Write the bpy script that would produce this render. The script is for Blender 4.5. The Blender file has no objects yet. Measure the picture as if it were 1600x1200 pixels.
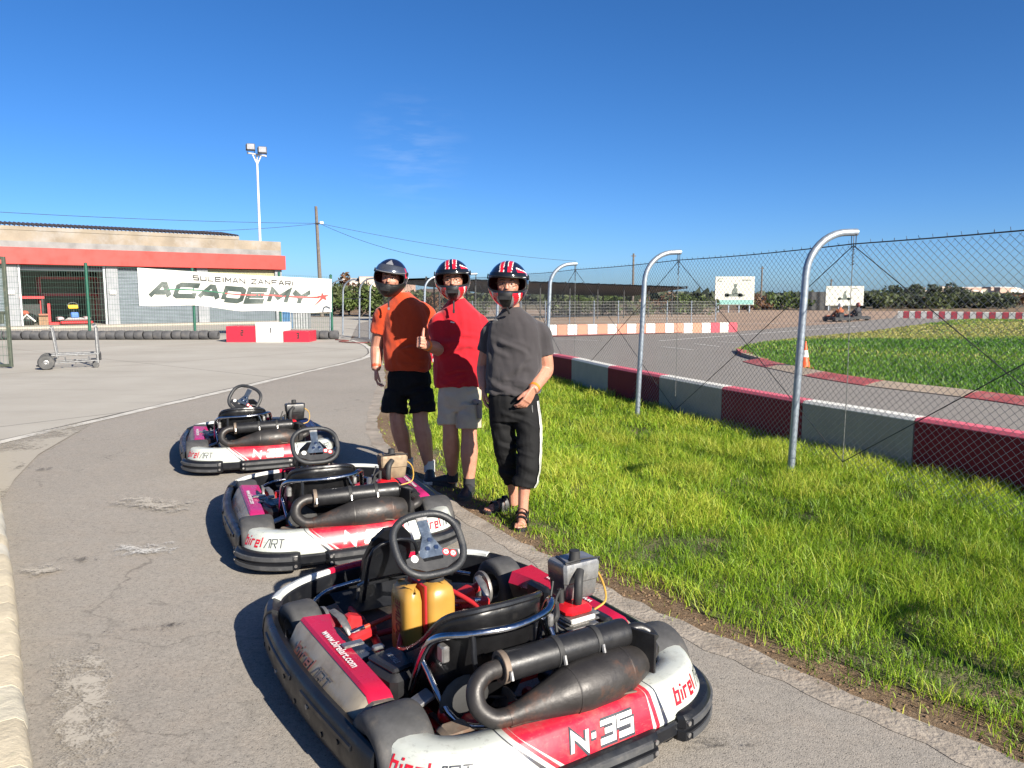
import bpy, bmesh, math, random
import numpy as np
from mathutils import Vector, Matrix, noise
R = math.radians
PI = math.pi
random.seed(7)
rng = np.random.default_rng(11)
scene = bpy.context.scene
COL = scene.collection

# ------------------------------------------------------------------ camera, sky, sun, exposure
CAM_H = 1.65
PITCH = math.atan(139 / 1200)
cam = bpy.data.objects.new('camera', bpy.data.cameras.new('camera'))
COL.objects.link(cam)
cam.location = (0, 0, CAM_H)
cam.rotation_euler = (PI / 2 - PITCH, 0, 0)
cam.data.sensor_width = 36
cam.data.lens = 36 * 1200 / 1600
cam.data.clip_start = 0.05
cam.data.clip_end = 9000
scene.camera = cam
SUN_EL = R(27)
SUN_H = Vector((0.65, -0.76, 0)).normalized()          # horizontal direction towards the sun
SUN_DIR = Vector((SUN_H.x * math.cos(SUN_EL), SUN_H.y * math.cos(SUN_EL), math.sin(SUN_EL)))
world = bpy.data.worlds.new('World')
scene.world = world
world.use_nodes = True
wn = world.node_tree
sky = wn.nodes.new('ShaderNodeTexSky')
sky.sky_type = 'NISHITA'
sky.sun_disc = False
sky.sun_elevation = SUN_EL
sky.sun_rotation = math.atan2(SUN_H.x, SUN_H.y)
sky.altitude = 0
sky.air_density = 0.6
sky.dust_density = 0.75
sky.ozone_density = 4.0
hsv = wn.nodes.new('ShaderNodeHueSaturation')
hsv.inputs['Saturation'].default_value = 1.18
# one thin wisp of cloud high over the circuit
tc = wn.nodes.new('ShaderNodeTexCoord')
def vm(op, a, b=None):
    n = wn.nodes.new('ShaderNodeVectorMath'); n.operation = op
    wn.links.new(a, n.inputs[0])
    if b is not None: n.inputs[1].default_value = b
    return n
mp = wn.nodes.new('ShaderNodeMapping'); mp.inputs['Scale'].default_value = (9, 9, 46)
mp.inputs['Rotation'].default_value = (0, R(-14), 0)
nz = wn.nodes.new('ShaderNodeTexNoise'); nz.inputs['Scale'].default_value = 2.2; nz.inputs['Detail'].default_value = 6
wn.links.new(tc.outputs['Generated'], mp.inputs['Vector']); wn.links.new(mp.outputs['Vector'], nz.inputs['Vector'])
ds = vm('DISTANCE', tc.outputs['Generated'], (-0.125, 0.976, 0.178))
mr = wn.nodes.new('ShaderNodeMapRange'); mr.inputs['From Min'].default_value = 0.08; mr.inputs['From Max'].default_value = 0.0
wn.links.new(ds.outputs['Value'], mr.inputs['Value'])
cr = wn.nodes.new('ShaderNodeMapRange'); cr.inputs['From Min'].default_value = 0.46; cr.inputs['From Max'].default_value = 0.8
wn.links.new(nz.outputs['Fac'], cr.inputs['Value'])
mu = wn.nodes.new('ShaderNodeMath'); mu.operation = 'MULTIPLY'
wn.links.new(mr.outputs['Result'], mu.inputs[0]); wn.links.new(cr.outputs['Result'], mu.inputs[1])
mu2 = wn.nodes.new('ShaderNodeMath'); mu2.operation = 'MULTIPLY'; mu2.inputs[1].default_value = 0.16
wn.links.new(mu.outputs[0], mu2.inputs[0])
mxc = wn.nodes.new('ShaderNodeMix'); mxc.data_type = 'RGBA'
mxc.inputs['B'].default_value = (6.5, 7.2, 8.0, 1)
wn.links.new(sky.outputs['Color'], hsv.inputs['Color'])
grd = wn.nodes.new('ShaderNodeMix'); grd.data_type = 'RGBA'; grd.blend_type = 'MULTIPLY'; grd.inputs['Factor'].default_value = 1.0
grd.inputs['B'].default_value = (0.86, 1.0, 1.12, 1)
wn.links.new(hsv.outputs['Color'], grd.inputs['A'])
wn.links.new(grd.outputs['Result'], mxc.inputs['A'])
wn.links.new(mu2.outputs[0], mxc.inputs['Factor'])
bg = wn.nodes['Background'] if 'Background' in wn.nodes else wn.nodes.new('ShaderNodeBackground')
bg.inputs['Strength'].default_value = 0.056
wn.links.new(mxc.outputs['Result'], bg.inputs['Color'])
out = wn.nodes.get('World Output') or wn.nodes.new('ShaderNodeOutputWorld')
wn.links.new(bg.outputs['Background'], out.inputs['Surface'])
sun = bpy.data.objects.new('sun', bpy.data.lights.new('sun', 'SUN'))
COL.objects.link(sun)
sun.data.energy = 5.0
sun.data.angle = R(0.53)
sun.data.color = (1.0, 0.925, 0.80)
sun.rotation_euler = SUN_DIR.to_track_quat('Z', 'Y').to_euler()
sun.location = (20, -30, 30)
vs = scene.view_settings
vs.view_transform = 'Standard'
vs.look = 'None'
vs.exposure = 1.36
vs.gamma = 1.0
vs.use_curve_mapping = False

# ------------------------------------------------------------------ layout helpers (survey of the place from sight lines)
_cp, _sp = math.cos(PITCH), math.sin(PITCH)
def _ray(u, v):
    a = (u - 800) / 1200; b = -(v - 600) / 1200
    return Vector((a, _cp + b * _sp, -_sp + b * _cp))
def gp(u, v, z=0.0):
    d = _ray(u, v); t = (z - CAM_H) / d.z
    return Vector((d.x * t, d.y * t, z))
def at(u, v, Y):
    d = _ray(u, v); t = Y / d.y
    return Vector((d.x * t, Y, CAM_H + d.z * t))

# ------------------------------------------------------------------ mesh builder
def catmull(pts, n=6, closed=False):
    pts = [tuple(p) for p in pts]
    P = np.array(pts, float); m = len(P); outp = []
    rngk = range(m if closed else m - 1)
    for i in rngk:
        if closed:
            p0, p1, p2, p3 = P[(i-1) % m], P[i], P[(i+1) % m], P[(i+2) % m]
        else:
            p1, p2 = P[i], P[i+1]
            p0 = P[i-1] if i > 0 else 2*p1-p2
            p3 = P[i+2] if i+2 < m else 2*p2-p1
        for k in range(n):
            t = k / n
            outp.append(0.5*((2*p1)+(-p0+p2)*t+(2*p0-5*p1+4*p2-p3)*t*t+(-p0+3*p1-3*p2+p3)*t**3))
    if not closed: outp.append(P[-1])
    return [tuple(x) for x in outp]

class MB:
    def __init__(s): s.v = []; s.f = []; s.m = []
    def add(s, vs, fs, mi=0):
        o = len(s.v); s.v.extend([tuple(x) for x in vs])
        for f in fs: s.f.append([i + o for i in f]); s.m.append(mi)
        return s
    def loft(s, rings, cap=True, closed=False, mi=0, ringclosed=True):
        n = len(rings[0]); vs = [p for r in rings for p in r]; fs = []
        m = len(rings)
        for i in range(m if closed else m-1):
            a = i*n; b = ((i+1) % m)*n
            for j in range(n if ringclosed else n-1):
                k = (j+1) % n
                fs.append((a+j, a+k, b+k, b+j))
        if cap and not closed:
            fs.append(tuple(range(n-1, -1, -1))); fs.append(tuple((m-1)*n+j for j in range(n)))
        return s.add(vs, fs, mi)
    def tube(s, path, r, n=8, cap=True, closed=False, mi=0, flat=1.0, up=None):
        P = [Vector(p) for p in path]; m = len(P)
        rs = r if isinstance(r, (list, tuple)) else [r]*m
        rings = []; prev = None
        for i in range(m):
            if closed: t = P[(i+1) % m]-P[i-1]
            else: t = P[min(i+1, m-1)]-P[max(i-1, 0)]
            if t.length < 1e-9: t = Vector((0, 0, 1))
            t.normalize()
            if prev is None:
                a = Vector(up) if up else (Vector((0, 0, 1)) if abs(t.z) < .9 else Vector((1, 0, 0)))
                nrm = (a - t*a.dot(t)).normalized()
            else:
                nrm = prev - t*prev.dot(t)
                nrm = nrm.normalized() if nrm.length > 1e-6 else prev
            prev = nrm; bn = t.cross(nrm)
            rings.append([tuple(P[i]+(nrm*math.cos(2*PI*k/n)*flat+bn*math.sin(2*PI*k/n))*rs[i]) for k in range(n)])
        return s.loft(rings, cap, closed, mi)
    def cyl(s, a, b, r, n=12, mi=0, r2=None): return s.tube([a, b], [r, r if r2 is None else r2], n, mi=mi)
    def box(s, c, d, rot=None, mi=0, b=0.0):
        c = Vector(c); x, y, z = d[0]/2, d[1]/2, d[2]/2
        if b <= 0:
            vs = [Vector((i*x, j*y, k*z)) for k in (-1, 1) for j in (-1, 1) for i in (-1, 1)]
            fs = [(0, 2, 3, 1), (4, 5, 7, 6), (0, 1, 5, 4), (2, 6, 7, 3), (0, 4, 6, 2), (1, 3, 7, 5)]
            if rot is not None: vs = [rot @ q for q in vs]
            return s.add([q+c for q in vs], fs, mi)
        rings = []
        for zz, ins in ((-z, b), (-z+b, 0), (z-b, 0), (z, b)):
            X, Y = x-ins, y-ins; q = b if ins == 0 else b*.6
            ring = [(-X+q, -Y), (X-q, -Y), (X, -Y+q), (X, Y-q), (X-q, Y), (-X+q, Y), (-X, Y-q), (-X, -Y+q)]
            ring = [Vector((p, w, zz)) for p, w in ring]
            if rot is not None: ring = [rot @ q2 for q2 in ring]
            rings.append([tuple(q2+c) for q2 in ring])
        return s.loft(rings, mi=mi)
    def lathe(s, prof, o=(0, 0, 0), axis='Z', n=24, mi=0, cap=False):
        rings = []
        for r, h in prof:
            ring = []
            for k in range(n):
                a = 2*PI*k/n; x, y = r*math.cos(a), r*math.sin(a)
                p = (x, y, h) if axis == 'Z' else ((h, x, y) if axis == 'X' else (y, h, x))
                ring.append((p[0]+o[0], p[1]+o[1], p[2]+o[2]))
            rings.append(ring)
        return s.loft(rings, cap, mi=mi)
    def ell(s, c, r, n=14, m=9, rot=None, mi=0):
        c = Vector(c); rings = []
        for i in range(m+1):
            ph = -PI/2+PI*i/m; cc = max(math.cos(ph), .02)
            ring = []
            for k in range(n):
                q = Vector((r[0]*cc*math.cos(2*PI*k/n), r[1]*cc*math.sin(2*PI*k/n), r[2]*math.sin(ph)))
                if rot is not None: q = rot @ q
                ring.append(tuple(q+c))
            rings.append(ring)
        return s.loft(rings, mi=mi)
    def prism(s, poly, z0, z1, mi=0):
        n = len(poly)
        return s.loft([[(p[0], p[1], z0) for p in poly], [(p[0], p[1], z1) for p in poly]], mi=mi)
    def grid(s, fn, nu, nv, mi=0):
        vs = [tuple(fn(i/nu, j/nv)) for i in range(nu+1) for j in range(nv+1)]
        fs = [(i*(nv+1)+j, (i+1)*(nv+1)+j, (i+1)*(nv+1)+j+1, i*(nv+1)+j+1) for i in range(nu) for j in range(nv)]
        return s.add(vs, fs, mi)
    def xf(s, M):
        s.v = [tuple(M @ Vector(p)) for p in s.v]; return s
    def shift(s, d):
        s.v = [(p[0]-d[0], p[1]-d[1], p[2]-d[2]) for p in s.v]; return s
    def mesh(s, name):
        me = bpy.data.meshes.new(name); me.from_pydata(s.v, [], s.f); me.update(); return me
    def build(s, name, mats, parent=None, ang=38, loc=None, recalc=True):
        me = s.mesh(name)
        if recalc:
            bm = bmesh.new(); bm.from_mesh(me); bmesh.ops.recalc_face_normals(bm, faces=bm.faces); bm.to_mesh(me); bm.free()
        if not isinstance(mats, (list, tuple)): mats = [mats]
        for q in mats: me.materials.append(q)
        me.polygons.foreach_set('material_index', s.m)
        me.polygons.foreach_set('use_smooth', [ang > 0]*len(me.polygons))
        if ang > 0: me.set_sharp_from_angle(angle=R(ang))
        return link(name, me, parent, loc)

def link(name, data, parent=None, loc=None):
    o = bpy.data.objects.new(name, data); COL.objects.link(o)
    if parent is not None: o.parent = parent
    if loc is not None: o.location = loc
    return o
def thing(name, label, cat, loc=(0, 0, 0), rz=0.0, group=None):
    o = bpy.data.objects.new(name, None); COL.objects.link(o)
    o.location = loc; o.rotation_euler = (0, 0, rz); o.empty_display_size = .2
    return tag(o, label, cat, group)
def tag(o, label, cat, group=None, kind=None):
    if label: o['label'] = label
    if cat: o['category'] = cat
    if group: o['group'] = group
    if kind: o['kind'] = kind
    return o
def nth(k):
    tens = ['', '', 'twenty', 'thirty']; u = ['', 'first', 'second', 'third', 'fourth', 'fifth', 'sixth', 'seventh', 'eighth', 'ninth', 'tenth', 'eleventh', 'twelfth', 'thirteenth', 'fourteenth', 'fifteenth', 'sixteenth', 'seventeenth', 'eighteenth', 'nineteenth']
    if k < 20: return u[k]
    return (tens[k//10][:-1]+'ieth') if k % 10 == 0 else tens[k//10]+'-'+u[k % 10]
def structure(o): o['kind'] = 'structure'; return o
def copy_tree(o, parent=None):
    c = o.copy(); COL.objects.link(c); c.parent = parent
    for ch in list(o.children): copy_tree(ch, c)
    return c

# ------------------------------------------------------------------ materials
MATS = {}
ALB = .72            # the colours below were noted for a lower exposure; this brings them to true reflectance
class N:
    """tiny node-graph helper"""
    def __init__(s, name):
        s.m = bpy.data.materials.new(name); s.m.use_nodes = True; s.t = s.m.node_tree
        s.b = s.t.nodes['Principled BSDF']; s.tc = s.t.nodes.new('ShaderNodeTexCoord')
        s.o = s.t.nodes['Material Output']
    def n(s, t, **k):
        x = s.t.nodes.new('ShaderNode'+t)
        for a, v in k.items(): setattr(x, a, v)
        return x
    def l(s, a, b): s.t.links.new(a, b)
    def noise(s, sc, det=4, vec=None, rough=.55, dist=0.0):
        x = s.n('TexNoise'); x.inputs['Scale'].default_value = sc; x.inputs['Detail'].default_value = det
        x.inputs['Roughness'].default_value = rough; x.inputs['Distortion'].default_value = dist
        s.l(vec if vec is not None else s.tc.outputs['Object'], x.inputs['Vector']); return x.outputs['Fac']
    def ramp(s, fac, a, b, lo=0.0, hi=1.0):
        x = s.n('MapRange'); x.inputs['From Min'].default_value = a; x.inputs['From Max'].default_value = b
        x.inputs['To Min'].default_value = lo; x.inputs['To Max'].default_value = hi
        s.l(fac, x.inputs['Value']); return x.outputs['Result']
    def mix(s, f, a, b, mode='MIX'):
        x = s.n('Mix'); x.data_type = 'RGBA'; x.blend_type = mode
        for k, q in (('Factor', f), ('A', a), ('B', b)):
            if isinstance(q, (int, float)): x.inputs[k].default_value = q if k == 'Factor' else (q, q, q, 1)
            elif isinstance(q, tuple): x.inputs[k].default_value = (*q[:3], 1)
            else: s.l(q, x.inputs[k])
        return x.outputs['Result']
    def math(s, op, a, b=None, c=None):
        x = s.n('Math'); x.operation = op
        for i, q in enumerate((a, b, c)):
            if q is None: continue
            if isinstance(q, (int, float)): x.inputs[i].default_value = q
            else: s.l(q, x.inputs[i])
        return x.outputs[0]
    def xyz(s, vec=None):
        x = s.n('SeparateXYZ'); s.l(vec if vec is not None else s.tc.outputs['Object'], x.inputs[0]); return x.outputs
    def mapping(s, scale, rot=(0, 0, 0), vec=None):
        x = s.n('Mapping'); x.inputs['Scale'].default_value = scale; x.inputs['Rotation'].default_value = rot
        s.l(vec if vec is not None else s.tc.outputs['Object'], x.inputs['Vector']); return x.outputs['Vector']
    def color(s, c):
        if isinstance(c, tuple): s.b.inputs['Base Color'].default_value = (*[q*ALB for q in c[:3]], 1)
        else: s.l(s.mix(1.0, c, ALB, 'MULTIPLY'), s.b.inputs['Base Color'])
    def bump(s, h, strength=.3, dist=.01):
        x = s.n('Bump'); x.inputs['Strength'].default_value = strength; x.inputs['Distance'].default_value = dist
        s.l(h, x.inputs['Height']); s.l(x.outputs['Normal'], s.b.inputs['Normal'])
    def set(s, **k):
        for a, v in k.items():
            a = {'rough': 'Roughness', 'metal': 'Metallic', 'spec': 'Specular IOR Level', 'coat': 'Coat Weight'}.get(a, a)
            if isinstance(v, (int, float)): s.b.inputs[a].default_value = v
            else: s.l(v, s.b.inputs[a])
        return s
def plain(name, c, rough=.6, metal=0.0, var=.18, sc=9, bump=.15, bsc=120, bdist=.003, dirt=None, dsc=5, dlo=.52, dhi=.75, coat=0.0, spec=.5):
    if name in MATS: return MATS[name]
    g = N(name)
    n1 = g.noise(sc, 5)
    col = g.mix(g.ramp(n1, .3, .7), tuple(x*(1-var) for x in c), tuple(min(1, x*(1+var)) for x in c))
    if dirt:
        col = g.mix(g.ramp(g.noise(dsc, 8, rough=.68), dlo, dhi), col, dirt)
    g.color(col); g.set(metal=metal, coat=coat, spec=spec)
    g.set(rough=g.ramp(g.noise(sc*2.3, 4), .3, .7, max(0.03, rough-.1), min(1, rough+.1)))
    if bump: g.bump(g.noise(bsc, 3), bump, bdist)
    MATS[name] = g.m
    return g.m

# ------------------------------------------------------------------ lettering
def text_mesh(txt, size=1.0, bold=0.0, shear=0.0, sx=1.0, space=1.0):
    """flat lettering as (verts2d, faces), left-bottom at the origin"""
    cu = bpy.data.curves.new('lettering', 'FONT'); cu.body = txt; cu.size = size; cu.offset = bold
    cu.shear = shear; cu.space_character = space; cu.resolution_u = 3; cu.fill_mode = 'FRONT'
    ob = bpy.data.objects.new('lettering', cu); COL.objects.link(ob)
    dg = bpy.context.evaluated_depsgraph_get()
    me = bpy.data.meshes.new_from_object(ob.evaluated_get(dg))
    bpy.data.objects.remove(ob); bpy.data.curves.remove(cu)
    vs = [(v.co.x*sx, v.co.y) for v in me.vertices]; fs = [tuple(p.vertices) for p in me.polygons]
    bpy.data.meshes.remove(me)
    x0 = min(v[0] for v in vs); y0 = min(v[1] for v in vs)
    vs = [(x-x0, y-y0) for x, y in vs]
    return vs, fs
STROKES = {'A': [[(0, 0), (.42, 1), (.58, 1), (1, 0)], [(.24, .34), (.76, .34)]], 'C': [[(1, .74), (1, 1), (.14, 1), (0, .86), (0, .14), (.14, 0), (1, 0), (1, .30)]], 'D': [[(0, .02), (0, 1), (.82, 1), (1, .84), (1, .16), (.82, 0), (.1, 0)]],
 'E': [[(1, 1), (0, 1), (0, 0), (1, 0)], [(.12, .5), (.9, .5)]], 'M': [[(0, 0), (0, 1), (.5, .4), (1, 1), (1, 0)]], 'Y': [[(0, 1), (.5, .5), (1, 1)], [(.5, .42), (.5, 0)]], 'S': [[(1, 1), (0, 1), (0, .52), (1, .52), (1, 0), (0, 0)]], 'U': [[(0, 1), (0, 0), (1, 0), (1, 1)]],
 'L': [[(0, 1), (0, 0), (1, 0)]], 'I': [[(.5, 0), (.5, 1)]], 'N': [[(0, 0), (0, 1), (1, 0), (1, 1)]], 'Z': [[(0, 1), (1, 1), (0, 0), (1, 0)]], 'F': [[(1, 1), (0, 1), (0, 0)], [(.12, .5), (.85, .5)]], 'R': [[(0, 0), (0, 1), (1, 1), (1, .48), (.12, .48)], [(.55, .4), (1, 0)]],
 'b': [[(0, 1), (0, 0), (1, 0), (1, .64), (.12, .64)]], 'i': [[(.5, 0), (.5, .64)], [(.5, .84), (.5, 1)]], 'r': [[(0, 0), (0, .64), (1, .64)]], 'e': [[(1, 0), (0, 0), (0, .64), (1, .64), (1, .32), (.14, .32)]], 'l': [[(.5, 0), (.5, 1)]], '^': [[(0, 0), (.62, 1), (1, 1), (1, 0)]], 'T': [[(0, 1), (1, 1)], [(.5, .93), (.5, 0)]],
 '-': [[(0, .5), (1, .5)]], '3': [[(0, 1), (1, 1), (1, 0), (0, 0)], [(.3, .5), (.9, .5)]], '5': [[(1, 1), (0, 1), (0, .55), (1, .55), (1, 0), (0, 0)]], '1': [[(.15, .78), (.6, 1), (.6, 0)]], '2': [[(0, 1), (1, 1), (1, .5), (0, .5), (0, 0), (1, 0)]]}
SW = {'I': .12, 'i': .12, 'l': .12, '-': .34, 'r': .42, ' ': .5, '1': .4}
def stroke_on(parent, name, txt, fn, mat, wd=.75, lw=.16, gap=.26, shear=0.0, sub=4, mul=None):
    """block lettering drawn as mitred strokes; fn(a, b, layer) maps 0..1 across and up to the surface"""
    x = 0; polys = []
    for ch in txt:
        w = SW.get(ch, wd)*(mul or {}).get(ch, 1)
        for k, st in enumerate(STROKES.get(ch, [])): polys.append(([Vector((x+p[0]*w, lw/2+p[1]*(1-lw))) for p in st], k))
        x += w+lw*.9+gap
    W = x-gap-lw*.9+lw; mb = MB()
    for P, k in polys:
        P = [p+Vector((lw/2, 0)) for p in P]; n = len(P); A = []; B_ = []
        for i in range(n):
            d0 = (P[i]-P[i-1]).normalized() if i else (P[1]-P[0]).normalized(); d1 = (P[i+1]-P[i]).normalized() if i < n-1 else d0
            if i == n-1: d0 = d1
            n0 = Vector((-d0.y, d0.x)); n1 = Vector((-d1.y, d1.x)); m = n0+n1; m = m.normalized() if m.length > .05 else n0
            l = lw/2/max(.42, m.dot(n0)); A.append(P[i]+m*l); B_.append(P[i]-m*l)
        rings = []
        for i in range(n-1):
            for j in range(sub+(1 if i == n-2 else 0)):
                f = j/sub; rings.append([A[i].lerp(A[i+1], f), B_[i].lerp(B_[i+1], f)])
        rings = [[tuple(fn((q.x+shear*q.y)/(W+shear), q.y, k)) for q in r_] for r_ in rings]; mb.loft(rings, cap=False, ringclosed=False)
    return mb.build(name, mat, parent, ang=80, recalc=False)
def text_on(parent, name, txt, fn, mat, width=None, height=None, bold=0.0, shear=0.0, space=1.0, maxlen=None):
    """lettering laid over a surface: fn(a, b) with a in 0..1 across, b in 0..1 up, gives the 3D point"""
    vs, fs = text_mesh(txt, 1.0, bold, shear, 1.0, space)
    W = max(v[0] for v in vs); Hh = max(v[1] for v in vs)
    bm = bmesh.new()
    bv = [bm.verts.new((x/W, y/Hh, 0)) for x, y in vs]
    for f in fs:
        try: bm.faces.new([bv[i] for i in f])
        except ValueError: pass
    if maxlen:
        for _ in range(3):
            es = [e for e in bm.edges if abs(e.verts[0].co.x-e.verts[1].co.x) > maxlen or abs(e.verts[0].co.y-e.verts[1].co.y) > .3]
            if not es: break
            bmesh.ops.subdivide_edges(bm, edges=es, cuts=1)
        bmesh.ops.triangulate(bm, faces=bm.faces)
    for v in bm.verts: v.co = Vector(fn(v.co.x, v.co.y))
    me = bpy.data.meshes.new(name); bm.to_mesh(me); bm.free(); me.materials.append(mat)
    return link(name, me, parent)
# ================================================================== GROUND
def sheet(name, pts, z, mat, kind='structure'):
    c = (0, 0, z)
    me = bpy.data.meshes.new(name)
    me.from_pydata([(p[0], p[1], 0) for p in pts], [], [tuple(range(len(pts)))]); me.update()
    if me.polygons[0].normal.z < 0: me.flip_normals()
    me.materials.append(mat)
    o = link(name, me, None, c)
    if kind: o['kind'] = kind
    return o
def ribbon(path, wl, wr=None, jit=0.0):
    """polygon along a path, wl to the left and wr to the right"""
    P = [Vector((p[0], p[1])) for p in path]; L = []; Rr = []
    wr = wl if wr is None else wr
    for i, p in enumerate(P):
        t = (P[min(i+1, len(P)-1)]-P[max(i-1, 0)]).normalized(); n = Vector((-t.y, t.x))
        L.append(p+n*(wl+random.uniform(-jit, jit))); Rr.append(p-n*(wr+random.uniform(-jit, jit)))
    return [tuple(q) for q in L]+[tuple(q) for q in reversed(Rr)]

def m_ground():
    g = N('dry soil'); x = g.xyz()
    n1 = g.noise(.9, 8, rough=.65); n2 = g.noise(14, 6, rough=.7)
    soil = g.mix(g.ramp(n1, .35, .68), (.17, .105, .06), (.27, .19, .12))
    soil = g.mix(g.ramp(n2, .45, .8), soil, (.33, .25, .17))
    far = g.mix(g.ramp(g.noise(.02, 6, rough=.7), .4, .62), (.25, .18, .12), (.07, .085, .045))
    f = g.ramp(x[1], 70, 110)
    g.color(g.mix(f, soil, far)); g.set(rough=.95, spec=.15)
    g.bump(g.noise(38, 6, rough=.7), .9, .03); return g.m
def m_asphalt(name, c, c2, warm=(.2, .17, .14), crack=.5, wear=1.0):
    g = N(name)
    big = g.noise(.55, 6, rough=.6); mid = g.noise(4.5, 6, rough=.7)
    fine = g.noise(190, 3, rough=.75); v = g.n('TexVoronoi'); v.inputs['Scale'].default_value = 130
    g.l(g.tc.outputs['Object'], v.inputs['Vector'])
    col = g.mix(g.ramp(big, .3, .7), c, c2)
    col = g.mix(g.ramp(mid, .45, .72, 0, .75), col, warm)
    m2 = g.noise(13, 7, rough=.75)
    col = g.mix(g.ramp(m2, .52, .7, 0, .5), col, tuple(q*.55 for q in c))
    col = g.mix(g.ramp(m2, .47, .32, 0, .4), col, (.42, .375, .32))
    pr = g.noise(1.1, 7, rough=.75, dist=.6)
    col = g.mix(g.ramp(pr, .6, .72, 0, .3*wear), col, tuple(q*.42 for q in c))
    col = g.mix(g.ramp(fine, .34, .7), col, g.mix(.5, col, 1.0, 'OVERLAY'), 'MIX')
    sp = g.ramp(v.outputs['Distance'], .05, .5)
    ag = g.noise(42, 5, rough=.8)
    col = g.mix(g.ramp(ag, .52, .66, 0, .72), col, tuple(q*.42 for q in c))
    col = g.mix(g.ramp(ag, .48, .34, 0, .6), col, (.46, .41, .345))
    ag2 = g.noise(115, 3, rough=.8)
    col = g.mix(g.ramp(ag2, .57, .68, 0, .75), col, tuple(q*.35 for q in c))
    col = g.mix(g.ramp(ag2, .42, .33, 0, .55), col, (.52, .48, .42))
    col = g.mix(g.math('MULTIPLY', sp, .38), col, (.42, .39, .35))
    pit = g.ramp(g.noise(75, 2), .63, .7)
    col = g.mix(g.math('MULTIPLY', pit, .65), col, tuple(q*.3 for q in c))
    vc = g.n('TexVoronoi', feature='DISTANCE_TO_EDGE'); vc.inputs['Scale'].default_value = .42
    wv = g.n('VectorMath', operation='ADD'); nn = g.n('TexNoise'); nn.inputs['Scale'].default_value = 2.5; nn.inputs['Detail'].default_value = 6
    g.l(g.tc.outputs['Object'], nn.inputs['Vector']); sc = g.n('VectorMath', operation='SCALE'); sc.inputs['Scale'].default_value = .8
    g.l(nn.outputs['Color'], sc.inputs[0]); g.l(g.tc.outputs['Object'], wv.inputs[0]); g.l(sc.outputs[0], wv.inputs[1]); g.l(wv.outputs[0], vc.inputs['Vector'])
    ck = g.math('MULTIPLY', g.ramp(vc.outputs['Distance'], .007, .0), g.ramp(g.noise(.8, 3), .45, .62))
    col = g.mix(g.math('MULTIPLY', ck, crack), col, tuple(q*.35 for q in c))
    g.color(col); g.set(rough=.9, spec=.25)
    h = g.math('SUBTRACT', g.math('ADD', fine, g.math('MULTIPLY', sp, .8)), g.math('MULTIPLY', pit, 1.2))
    g.bump(h, .4, .004); return g.m
def m_concrete():
    g = N('concrete slab'); x = g.xyz()
    a = g.noise(.35, 7, rough=.65); b = g.noise(3, 7, rough=.7); st = g.noise(1.0, 6, g.mapping((.25, 1.6, 1)), .7)
    col = g.mix(g.ramp(a, .3, .7), (.40, .37, .32), (.50, .47, .415))
    col = g.mix(g.ramp(st, .55, .75, 0, .4), col, (.22, .2, .175))
    col = g.mix(g.ramp(b, .6, .85, 0, .5), col, (.45, .42, .37))
    col = g.mix(g.ramp(g.noise(120, 3), .55, .8, 0, .35), col, (.16, .15, .14))
    # saw-cut joints of the slabs
    r = g.xyz(g.mapping((1, 1, 1), (0, 0, R(-52))))
    def joint(c, per):
        fr = g.math('FRACT', g.math('DIVIDE', g.math('ADD', c, g.math('MULTIPLY', b, .05)), per))
        return g.ramp(g.math('ABSOLUTE', g.math('SUBTRACT', fr, .5)), .004, .0015)
    j = g.math('MAXIMUM', joint(r[0], 6.1), joint(r[1], 7.3))
    col = g.mix(g.math('MULTIPLY', j, .55), col, (.1, .095, .085))
    g.color(col); g.set(rough=.88, spec=.25); g.bump(g.math('SUBTRACT', g.noise(60, 4), j), .25, .004); return g.m
def m_worn(name, c, lo, hi, sc=7, under=None):
    """paint worn down to bare specks: the gaps are open"""
    g = N(name); g.color(g.mix(g.noise(30, 4), tuple(q*.8 for q in c), c)); g.set(rough=.85, spec=.2)
    n = g.math('ADD', g.math('MULTIPLY', g.noise(sc, 8, rough=.75), .65), g.math('MULTIPLY', g.noise(sc*9, 4, rough=.7), .35))
    x = g.xyz(g.tc.outputs['Generated'])
    ex = g.math('MULTIPLY', g.math('MULTIPLY', x[0], g.math('SUBTRACT', 1, x[0])), 4)
    ey = g.math('MULTIPLY', g.math('MULTIPLY', x[1], g.math('SUBTRACT', 1, x[1])), 4)
    e = g.math('MINIMUM', g.ramp(g.math('MINIMUM', ex, ey), 0, .95), 1.0)
    n = g.math('ADD', n, g.math('MULTIPLY', g.math('SUBTRACT', e, 1), .26))
    f = g.ramp(n, lo, hi)
    tr = g.n('BsdfTransparent'); mx = g.n('MixShader'); g.l(f, mx.inputs[0]); g.l(tr.outputs[0], mx.inputs[1]); g.l(g.b.outputs[0], mx.inputs[2])
    g.l(mx.outputs[0], g.o.inputs['Surface']); return g.m

M_SOIL = m_ground()
M_ASPH = m_asphalt('old pale asphalt', (.195, .174, .150), (.285, .257, .222), (.26, .215, .172), .5, 1.5)
M_TRACK = m_asphalt('track asphalt', (.12, .108, .10), (.155, .142, .132), (.165, .14, .12), .2, .6)
M_CONC = m_concrete()
M_EDGE = plain('pale concrete edging', (.33, .285, .235), .9, var=.3, sc=5, bump=.9, bsc=40, bdist=.01, dirt=(.24, .18, .13), dsc=4)
M_SAND = plain('run off sand', (.36, .245, .165), .95, var=.2, sc=.4, bump=.5, bsc=10, bdist=.03, dirt=(.26, .19, .13), dsc=.8)
M_LAWNSOIL = plain('lawn soil', (.055, .07, .022), .95, var=.4, sc=.8, bump=.8, bsc=12, bdist=.03, dirt=(.16, .13, .06), dsc=.12, dlo=.55, dhi=.7)
M_WORN = m_worn('worn white paint', (.66, .64, .60), .45, .56, 7)
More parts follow.
